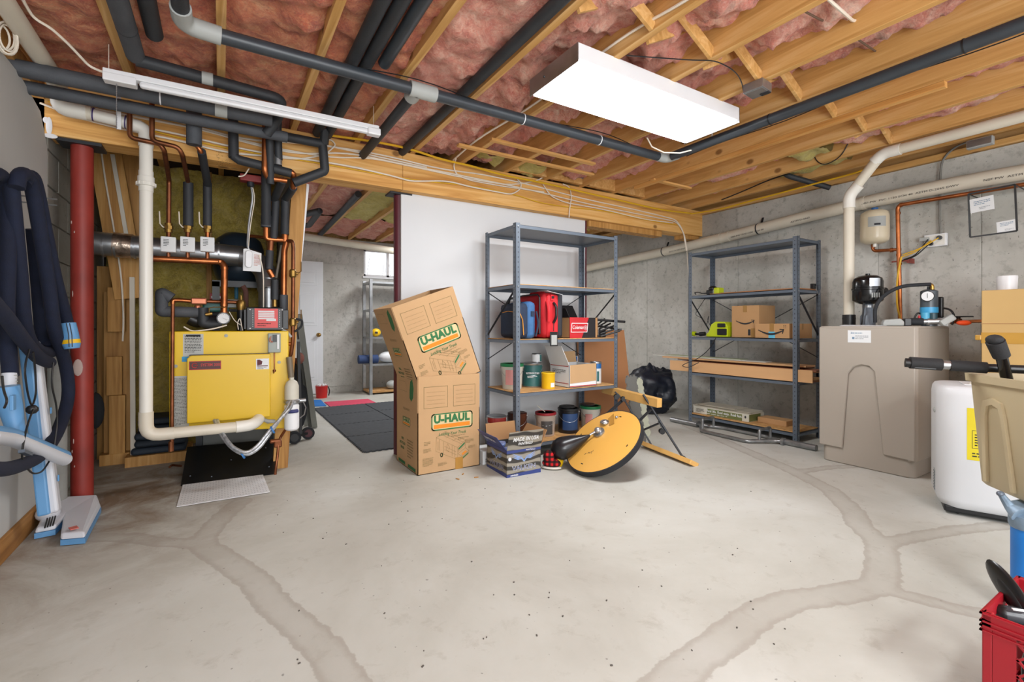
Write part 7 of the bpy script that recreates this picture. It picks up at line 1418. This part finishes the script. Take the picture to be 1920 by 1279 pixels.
# stand that carries the bin
c_ = at(1932, 1000, d=1.68)
t = thing('blue_stand', 'bright blue post with a worn grey bracket below the beige bin', 'stand', (c_.x, c_.y, 0))
m = MB(t); m.cyl((0, 0, .012), (0, 0, .32), .05, n=26); m.build('post', pm('bright_blue', '#1272c4', .4), t); m = MB(t); m.cyl((0, 0, 0), (0, 0, .012), .06, n=28); m.build('foot', M_STEEL, t)
M_WG = pm('worn_grey_blue', '#7e93a6', .5, .2, var=.3, scale=18)
m = MB(); pA, pB, pC = at(1876, 926, d=1.72), at(1893, 950, d=1.70), at(1912, 965, d=1.67); m.tube([pA, pB, pC], .014, n=10, rs=[.009, .016, .03]); m.lathe([(.053, 0), (.056, .01), (.056, .045), (.03, .06)], (c_.x, c_.y, .318), n=22); m.build('bracket', M_WG, t)
m = MB(); m.ball(pA, .014, .012, .010); m.ball(pB, .012); m.build('worn_tip', M_STEEL, t); cc = MAT['waste_bin'] @ Vector((W_/2, D_/2, 0)); m = MB(); m.bar((c_.x, c_.y, .378), (cc.x+.05, cc.y-.03, .392), .16, .014); m.build('support_plate', M_WG, t, smooth=0)
# ---------------- red crate with tools ----------------
M_CR = pm('crate_red', '#98101f', .45, var=.04)
t = thing('crate', 'red plastic crate of black tool handles at the lower right corner', 'crate', (1.85, .235, 0)); x0, x1, y0, y1, H_ = 1.682, 2.012, .07, .40, .30
m = MB(); w_ = .02
for cx in (x0, x1-w_):
    for cy in (y0, y1-w_): m.bb((cx, cy, 0), (cx+w_, cy+w_, H_))
m.build('corner_post', M_CR, t, smooth=0, bevel=.003, kind='stuff')
for k, z in enumerate((0, .265)):
    m = MB(); hh = .03 if k == 0 else .035
    for a, b in (((x0, y0), (x1, y0+.006)), ((x0, y1-.006), (x1, y1)), ((x0, y0), (x0+.006, y1)), ((x1-.006, y0), (x1, y1))): m.bb((a[0], a[1], z), (b[0], b[1], z+hh))
    if k == 1:
        for zz in (.25, .262, .274, .294): m.bb((x0-.004, y0-.004, zz), (x0+.002, y1+.004, zz+.004)); m.bb((x0-.004, y1-.002, zz), (x1+.004, y1+.004, zz+.004))
    m.build('rim' if k else 'base_band', M_CR, t, smooth=0)
MB().bb((x0, y0, 0), (x1, y1, .006)).build('floor_panel', M_CR, t, smooth=0)
MB().bb((x0, y1-.062, .03), (x0+.005, y1-.02, .265)).build('side_panel', M_CR, t, smooth=0)
m = MB()
for fx in (0, 1):
    for k in range(-8, 9):
        for s_ in (-1, 1):
            yb0 = .235+k*.04; a = Vector((x0+.003 if fx == 0 else x1-.003, yb0-.115*s_, .03)); b = Vector((a.x, yb0+.115*s_, .265))
            lo_, hi_ = y0+.01, y1-.062 if fx == 0 else y1-.02
            ts = [(lo_-a.y)/(b.y-a.y), (hi_-a.y)/(b.y-a.y)]; t0_, t1_ = max(0, min(ts)), min(1, max(ts))
            if t1_-t0_ > .05: m.bar(a.lerp(b, t0_), a.lerp(b, t1_), .005, .005, up=(1, 0, 0))
for k in range(9): m.bb((x0+.02, y0+.03+.033*k, .03), (x0+.03, y0+.034+.033*k, .031))
m.build('lattice', M_CR, t, smooth=0, kind='stuff')
t = thing('paddle', 'flat rounded black paddle sticking up out of the red crate', 'tool', at(1880, 1110, d=1.28)); PMx = frame(at(1893, 1108, d=1.30), at(1925, 1150, d=1.25)-at(1870, 1075, d=1.33), (0, 0, 1)); m = MB(PMx); m.ball((0, 0, 0), .085, .035, .012, n=24); m.build('blade', pm('satin_black', '#18191b', .3), t); m = MB(PMx); m.ball((.01, 0, .006), .05, .018, .010, n=20); m.build('inner_pad', pm('satin_black_inner', '#101113', .5), t)
MB().tube([at(1915, 1140, d=1.28), at(1960, 1190, d=1.25), at(1985, 1270, d=1.24)], .02, n=12, fillet=.05).build('shaft', M_BLACK, t)
t = thing('hand_tool', 'dark grey rounded tool handle lying in the red crate', 'tool', at(1895, 1150, d=1.26)); MB().tube([at(1882, 1150, d=1.27), at(1925, 1158, d=1.25), at(1960, 1165, d=1.24)], .021, n=14).build('handle', pm('graphite_grip', '#3b3d42', .35), t); m = MB(); m.ball(at(1882, 1150, d=1.27), .021); m.build('handle_end', M_BLACK, t)
m = MB(); m.bar(at(1898, 1142, d=1.245), at(1925, 1146, d=1.235), .008, .003); m.build('printed_label', M_PAPER, t, smooth=0)
for k in range(3): t = thing('tool_case', ('lowest', 'middle', 'topmost')[k]+' dark case lying inside the red crate', 'case', (1.86, .22, .02)); m = MB(); m.box((1.86+.01*k, .225, .04+.062*k), (.26, .26, .055), rz=.05*k); m.build('shell', M_BLACK if k % 2 else M_STEELD, t, bevel=.01, smooth=0)
# ---------------- central vacuum hoses and wand ----------------
M_HOSE = pm('navy_hose_sock', '#0a142c', .85, var=.15, scale=30, bump=.25, bscale=260)
M_LB = pm('light_blue_plastic', '#5e93c2', .4, var=.03); M_LW = pm('pale_vac_plastic', '#c9ccd3', .4, var=.02)
XV = -.76
t = thing('vacuum_hose', 'long navy fabric covered vacuum hose looped over a wall hook', 'hose', at(40, 640, X=XV))
def hz(pts, x0=XV, dx=0, r=.027, nm='hose_loop'):
    P_ = [at(a, b, X=x0+dx*i) for i, (a, b) in enumerate(pts)]; out = []
    for i in range(len(P_)-1):
        p0, p1, p2, p3 = P_[max(i-1, 0)], P_[i], P_[i+1], P_[min(i+2, len(P_)-1)]
        for k in range(6): u = k/6; out.append(.5*((2*p1)+(p2-p0)*u+(2*p0-5*p1+4*p2-p3)*u*u+(3*p1-p0-3*p2+p3)*u**3))
    out.append(P_[-1]); MB().tube(out, r, n=16).build(nm, M_HOSE, t)
hz([(20, 705), (12, 600), (14, 500), (15, 400), (10, 345), (-6, 326), (-24, 350), (-30, 480), (-34, 640)], XV)
hz([(20, 340), (28, 420), (38, 520), (48, 620), (70, 655), (98, 660), (92, 640)], -.74)
hz([(31, 352), (36, 330), (48, 327), (60, 350), (76, 440), (92, 540), (103, 620), (122, 680), (128, 740), (112, 800), (82, 848), (40, 872), (-10, 880), (-60, 860)], -.715, .003)
hz([(44, 345), (52, 332), (62, 334), (72, 370), (86, 440), (103, 520), (119, 580), (126, 607)], -.72, .006)
hz([(-20, 560), (15, 600), (45, 640), (72, 670), (92, 680)], -.70)
hz([(62, 430), (70, 520), (76, 600), (80, 650)], -.77)
MB().tube([at(18, 700, X=XV), at(16, 726, X=XV)], .024, n=18).build('hose_end', M_LW, t)
for k in range(4): ring(t, at(18-.3*k, 704+6*k, X=XV), (0, 0, 1), .0255, M_FITG, .004, 'cuff_ring')
m = MB(); a_ = at(128, 606, X=-.66); m.add([], []); m.lathe([(.030, 0), (.034, .05), (.036, .11), (.03, .13)], a_+Vector((0, 0, .0)), (.12, -.05, -1), n=18); m.build('cuff', M_LB, t)
m = MB(); m.lathe([(.0365, .085), (.037, .105)], a_, (.12, -.05, -1), n=18); m.build('yellow_label', M_YEL_, t)
for x in (.0, .012): MB().tube([a_+Vector((x, -.036, -.0)), a_+Vector((x+.01, -.042, -.06)), a_+Vector((x+.012, -.044, -.12))], .002, n=5).build('strap', M_BLACK, t)
m = MB()
for dz in (0, .03): p = at(33, 378, X=XL+.0); m.tube([p+Vector((0, 0, dz)), p+Vector((.14, -.0, dz))], .004, n=6)
m.build('wall_hook', M_GALV, label='double steel wall hook holding the navy hose', cat='hook')
t = thing('vacuum_tool', 'light blue and white vacuum hose handle pointing to the right', 'vacuum handle', at(30, 800, X=-.72))
MB().tube([at(15, 724, X=-.74), at(19, 760, X=-.735), at(28, 800, X=-.72), at(34, 828, X=-.71)], .03, n=18, rs=[.036, .038, .03, .031]).build('handle_tube', M_LB, t); m = MB(); p = at(24, 755, X=-.70); m.box(p, (.012, .035, .06)); m.build('grip_panel', M_LB, t, bevel=.003, smooth=0)
pts = [at(-20, 818, X=-.70), at(20, 822, X=-.70), at(55, 835, X=-.68), at(122, 862, X=-.63)]; MB().tube(pts, .028, n=18, fillet=.1).build('wand_lower', M_LW, t); MB().tube([p+Vector((0, 0, .018)) for p in pts], .0235, n=18, fillet=.1).build('wand_upper', M_LB, t)
MB().bar(at(40, 846, X=-.665), at(55, 852, X=-.66), .02, .012).build('switch', M_STEEL, t, smooth=0)
t = thing('vacuum_wand', 'tall light blue and white vacuum wand standing on its floor head', 'vacuum wand', at(85, 960, X=-.72))
ta, tb = at(46, 640, X=-.79), at(82, 968, X=-.705); MB().bar(ta+Vector((0, .02, 0)), tb+Vector((0, .02, 0)), .045, .05, up=(0, 1, 0)).build('wand_back', M_LB, t, bevel=.008, smooth=0); MB().bar(ta+Vector((.02, .045, 0)), tb+Vector((.03, .04, 0)), .04, .06, up=(0, 1, 0)).build('wand_front', M_LW, t, bevel=.012, smooth=0)
for py in (775, 905):
    u = (py-640)/(968-640); c_ = ta.lerp(tb, u)+Vector((.055, .04, 0)); m = MB(); m.box(c_, (.006, .012, .03)); m.build('button', M_LB, t, bevel=.002, smooth=0)
fl_ = [at(*p, Z=.012) for p in ((64, 1008), (104, 1000), (118, 985), (113, 1020), (160, 1016), (190, 958), (184, 946), (118, 950), (95, 952))]
hd = thing('vacuum_nozzle', 'white and blue wide vacuum floor head on the concrete', 'vacuum head', at(125, 990, Z=0))
m = MB(); k_ = len(fl_); top = [Vector((p.x, p.y, .075 if i in (6, 7, 8) else .055)) for i, p in enumerate(fl_)]; ctr = sum(fl_, Vector())/k_; top = [p.lerp(Vector((ctr.x, ctr.y, p.z)), .06) for p in top]
m.add([Vector((p.x, p.y, .03)) for p in fl_]+top, [tuple(range(k_))[::-1], tuple(range(k_, 2*k_))]+[(i, (i+1) % k_, k_+(i+1) % k_, k_+i) for i in range(k_)]); m.build('cover', M_LW, hd, bevel=.008, smooth=0)
m = MB(); m.add([Vector((p.x, p.y, .004)) for p in fl_]+[Vector((p.x, p.y, .0295)) for p in fl_], [tuple(range(k_))[::-1], tuple(range(k_, 2*k_))]+[(i, (i+1) % k_, k_+(i+1) % k_, k_+i) for i in range(k_)]); m.build('bumper', M_LB, hd, smooth=0)
m = MB()
for k in range(4): p = at(84+5*k, 990-1.5*k, Z=.066); q2 = at(89+5*k, 972-1.5*k, Z=.076); m.bar(p, q2, .006, .004)
m.build('vent', M_BLACK, hd, smooth=0); m = MB(); p = at(138, 990, Z=.066); m.box(p, (.03, .04, .004), rz=.4); m.build('red_print', mk('red_mark', '#c46a60'), hd, smooth=0)
m = MB(); m.ball(at(90, 962, Z=.075), .05, .05, .04); m.build('swivel_joint', M_LW, hd)
for i, pl in enumerate(([(55, 655), (45, 690), (52, 740), (60, 765), (68, 740), (66, 690), (62, 660)], [(62, 768), (50, 800), (38, 860), (60, 890), (80, 885), (94, 862)], [(100, 680), (96, 720), (106, 760), (108, 790), (102, 835)], [(4, 705), (6, 730), (14, 752), (8, 765)])):
    m = MB(); m.tube([at(a, b, X=-.68+.01*i) for a, b in pl], .0038, n=6, fillet=.06, seg=4); m.build('cable', M_BLACK, label=('black cord knotted against the vacuum wand', 'black cord looping under the blue vacuum handle', 'black cord beside the big navy loop and the column', 'short black cord at the hose cuff')[i], cat='cable')
m = MB(); m.ball(at(60, 768, X=-.68), .022, .018, .02, n=10); m.build('cord_knot', M_BLACK, label='knot of black cord on the vacuum wand', cat='cable')
# ---------------- far room ----------------
M_MAT = pm('black_foam_mat', '#3c3f43', .9, var=.12, scale=30)
t = thing('puzzle_mat', 'large black interlocking foam mat on the far room floor', 'mat', (1.75, 5.1, 0))
for i in range(4):
    for j in range(2):
        m = MB(); a = .96+.62*j if j == 0 else .96+.62*j; m.prism(puzzle(.612, .597, 14 if 0 else 12, 12, .012), .012, Matrix.Translation((1.00+.627*j, 3.93+.61*i, .0005))); m.build('tile', M_MAT, t, smooth=0)
def flatmat(label, pts, col, h=.010):
    q4 = [at(*p, Z=0) for p in pts]; m = MB(); m.add([p+Vector((0, 0, .0005)) for p in q4]+[p+Vector((0, 0, h)) for p in q4], [(3, 2, 1, 0), (4, 5, 6, 7), (0, 1, 5, 4), (1, 2, 6, 5), (2, 3, 7, 6), (3, 0, 4, 7)]); m.build('foam_mat', pm('mat_'+col[1:], col, .8), label=label, cat='mat', smooth=0, bevel=.002)
flatmat('pinkish red foam mat behind the black mat', [(622, 766), (709, 758), (690, 749), (608, 755)], '#c4405a'); flatmat('bright blue foam mat left of the red mat', [(580, 763), (612, 762), (602, 751), (576, 751)], '#1c6db8'); flatmat('white foam mat strip right of the red mat', [(733, 775), (760, 768), (728, 758), (716, 759)], '#bfc1c6')
p = at(603, 746, Z=0); t = thing('bucket', 'small red bucket by the white door in the far room', 'bucket', p); m = MB(t); m.lathe([(.075, 0), (.085, .17), (.088, .175), (.08, .17)], n=20); m.build('body', pm('bucket_red', '#c3201c', .4), t)
m = MB(t)
for k in range(6): m.ball((.05*math.cos(k), .05*math.sin(k), .185), .02, .02, .02, n=8)
m.build('contents', M_PAPER, t, kind='stuff'); m = MB(t); m.tube([(.088, 0, .16), (.11, -.02, .1), (.09, -.04, .03)], .008, n=8, fillet=.04); m.build('handle', M_BLACK, t)
# far metal shelf
XS0, XS1, YS0, YS1 = at(693, 740, Y=7.0).x, 3.2, 7.02, 7.45
p0 = at(693, 741, Z=0); YS0 = p0.y; XS0 = p0.x; YS1 = YS0+.42; XS1 = XS0+1.0
t = thing('shelf_unit', 'galvanised metal shelf unit under the small window in the far room', 'shelf unit', ((XS0+XS1)/2, (YS0+YS1)/2, 0)); HS = at(693, 523, Y=YS0).z
for cx in (XS0, XS1-.04):
    for cy in (YS0, YS1-.03): m = MB(); m.bb((cx, cy, 0), (cx+.045, cy+.003, HS)); m.bb((cx, cy, 0), (cx+.003, cy+.035, HS)); m.build('post', M_GALV, t, smooth=0)
lv = [at(693, py, Y=YS0).z for py in (734, 683, 632, 580, 527)]
for k, z in enumerate(lv): m = MB(); m.bb((XS0+.004, YS0+.004, z-.03), (XS1-.004, YS1-.004, z)); m.build('shelf', M_WTOP if k == 0 else M_GALV, t, smooth=0)
z = lv[2]; p = at(705, 627, Y=YS0+.15)
t = thing('yellow_toy', 'small round yellow case on the far metal shelf', 'case', (p.x, p.y, z)); m = MB(); m.ball((p.x, p.y, z+.065), .075, .06, .064); m.build('case', M_YEL_, t); m = MB(); m.box((p.x-.01, p.y-.06, z+.065), (.04, .006, .03)); m.build('logo_print', M_INK, t, smooth=0)
z = lv[1]; m = MB(); a_, b_ = at(672, 676, Y=YS0+.1), at(708, 673, Y=YS0+.1); m.tube([Vector((a_.x, a_.y, z+.07)), Vector((b_.x, b_.y, z+.07))], .065, n=16); m.build('rolled_bag', pm('denim_blue', '#2a3f68', .8), label='rolled dark blue bag on the far metal shelf', cat='bag')
m = MB(); p = at(728, 668, Y=YS0+.15); m.ball((p.x, p.y, z+.09), .16, .12, .088); m.build('white_sack', M_PAPER, label='white cloth bundle right of the rolled blue bag', cat='bag')
m = MB(); p = at(735, 720, Y=YS0+.1); m.ball((p.x, p.y, lv[0]+.07), .09, .08, .068); m.build('grey_bundle', M_FITG, label='grey bundle on the lowest far shelf', cat='bag')
# pipes of the far room
pa, pb = at(560, 442, Y=6.9), at(760, 474, Y=6.9); m = MB(); m.tube([pa, pb, pb+(pb-pa)], .05, n=18); m.build('drain_pipe', M_PVCO, label='white drain pipe crossing the far room ceiling', cat='pipe')
MB().tube([at(600, 440, Z=2.36), at(640, 398, Z=2.40), at(672, 364, Z=2.41)], .035, n=12).build('insulated_pipe', M_FOAM, label='long black pipe along the far room joists', cat='pipe')
MB().tube([at(566, 404, Z=2.38), at(600, 395, Z=2.38), at(580, 422, Z=2.36), at(566, 424, Z=2.36)], .035, n=12, fillet=.03).build('insulated_pipe', M_FOAM, label='bent black pipe near the far room joists', cat='pipe')
# leaning metal tracks and dark clothes left of the door
for k, (px, s_) in enumerate(((590, 'rightmost'), (583, 'middle'), (575, 'leftmost'))):
    a_ = at(px, 803-2*k, Z=0); b_ = at(561-4*k, 590, d=4.35+.06*k); m = MB(); m.bar(a_+Vector((0, 0, .008)), b_, .05, .025, up=(0, 1, 0)); m.build('metal_track', pm('anodised_track_%d' % k, ('#84857f', '#5c5d59', '#9a9b96')[k], .4, .5), label=s_+' of three grey metal tracks leaning by the doorway', cat='track', smooth=0)
t = thing('hanging_clothes', 'dark clothes and a pale plastic bag hanging behind the metal tracks', 'clothes', at(562, 800, d=4.5)); m = MB(); p = at(562, 720, d=4.7); m.ball(p, .09, .07, .45); m.build('dark_coat', M_RUB, t); m = MB(); p = at(562, 655, d=4.5); m.ball(p, .055, .045, .11); m.build('pale_bag', M_FITG, t); m = MB(); p = at(560, 672, d=4.45); m.ball(p, .05, .05, .06); m.build('red_cloth', pm('brick_cloth', '#7a4a3f', .9), t)
# floor debris
m = MB(); rnd = random.Random(11)
for k in range(60):
    px, py = rnd.uniform(520, 1500), rnd.uniform(890, 1250); p = at(px, py, Z=.0015); s_ = rnd.uniform(.002, .0045); m.box(p, (s_, s_*rnd.uniform(1, 2), .003), rz=rnd.uniform(0, 3))
m.build('floor_crumbs', pm('crumb', '#55504a', .9), label='dark specks of grit scattered over the concrete floor', cat='debris', kind='stuff', smooth=0)
for i, (px, py) in enumerate(((868, 889), (858, 898), (893, 895))): m = MB(); p = at(px, py, Z=.003); m.box(p, (.03, .008, .004), rz=.9+i); m.build('wood_chip', M_STUD, label=('largest', 'leftmost', 'smallest')[i]+' dry wood chip on the floor before the moving box', cat='debris', smooth=0)
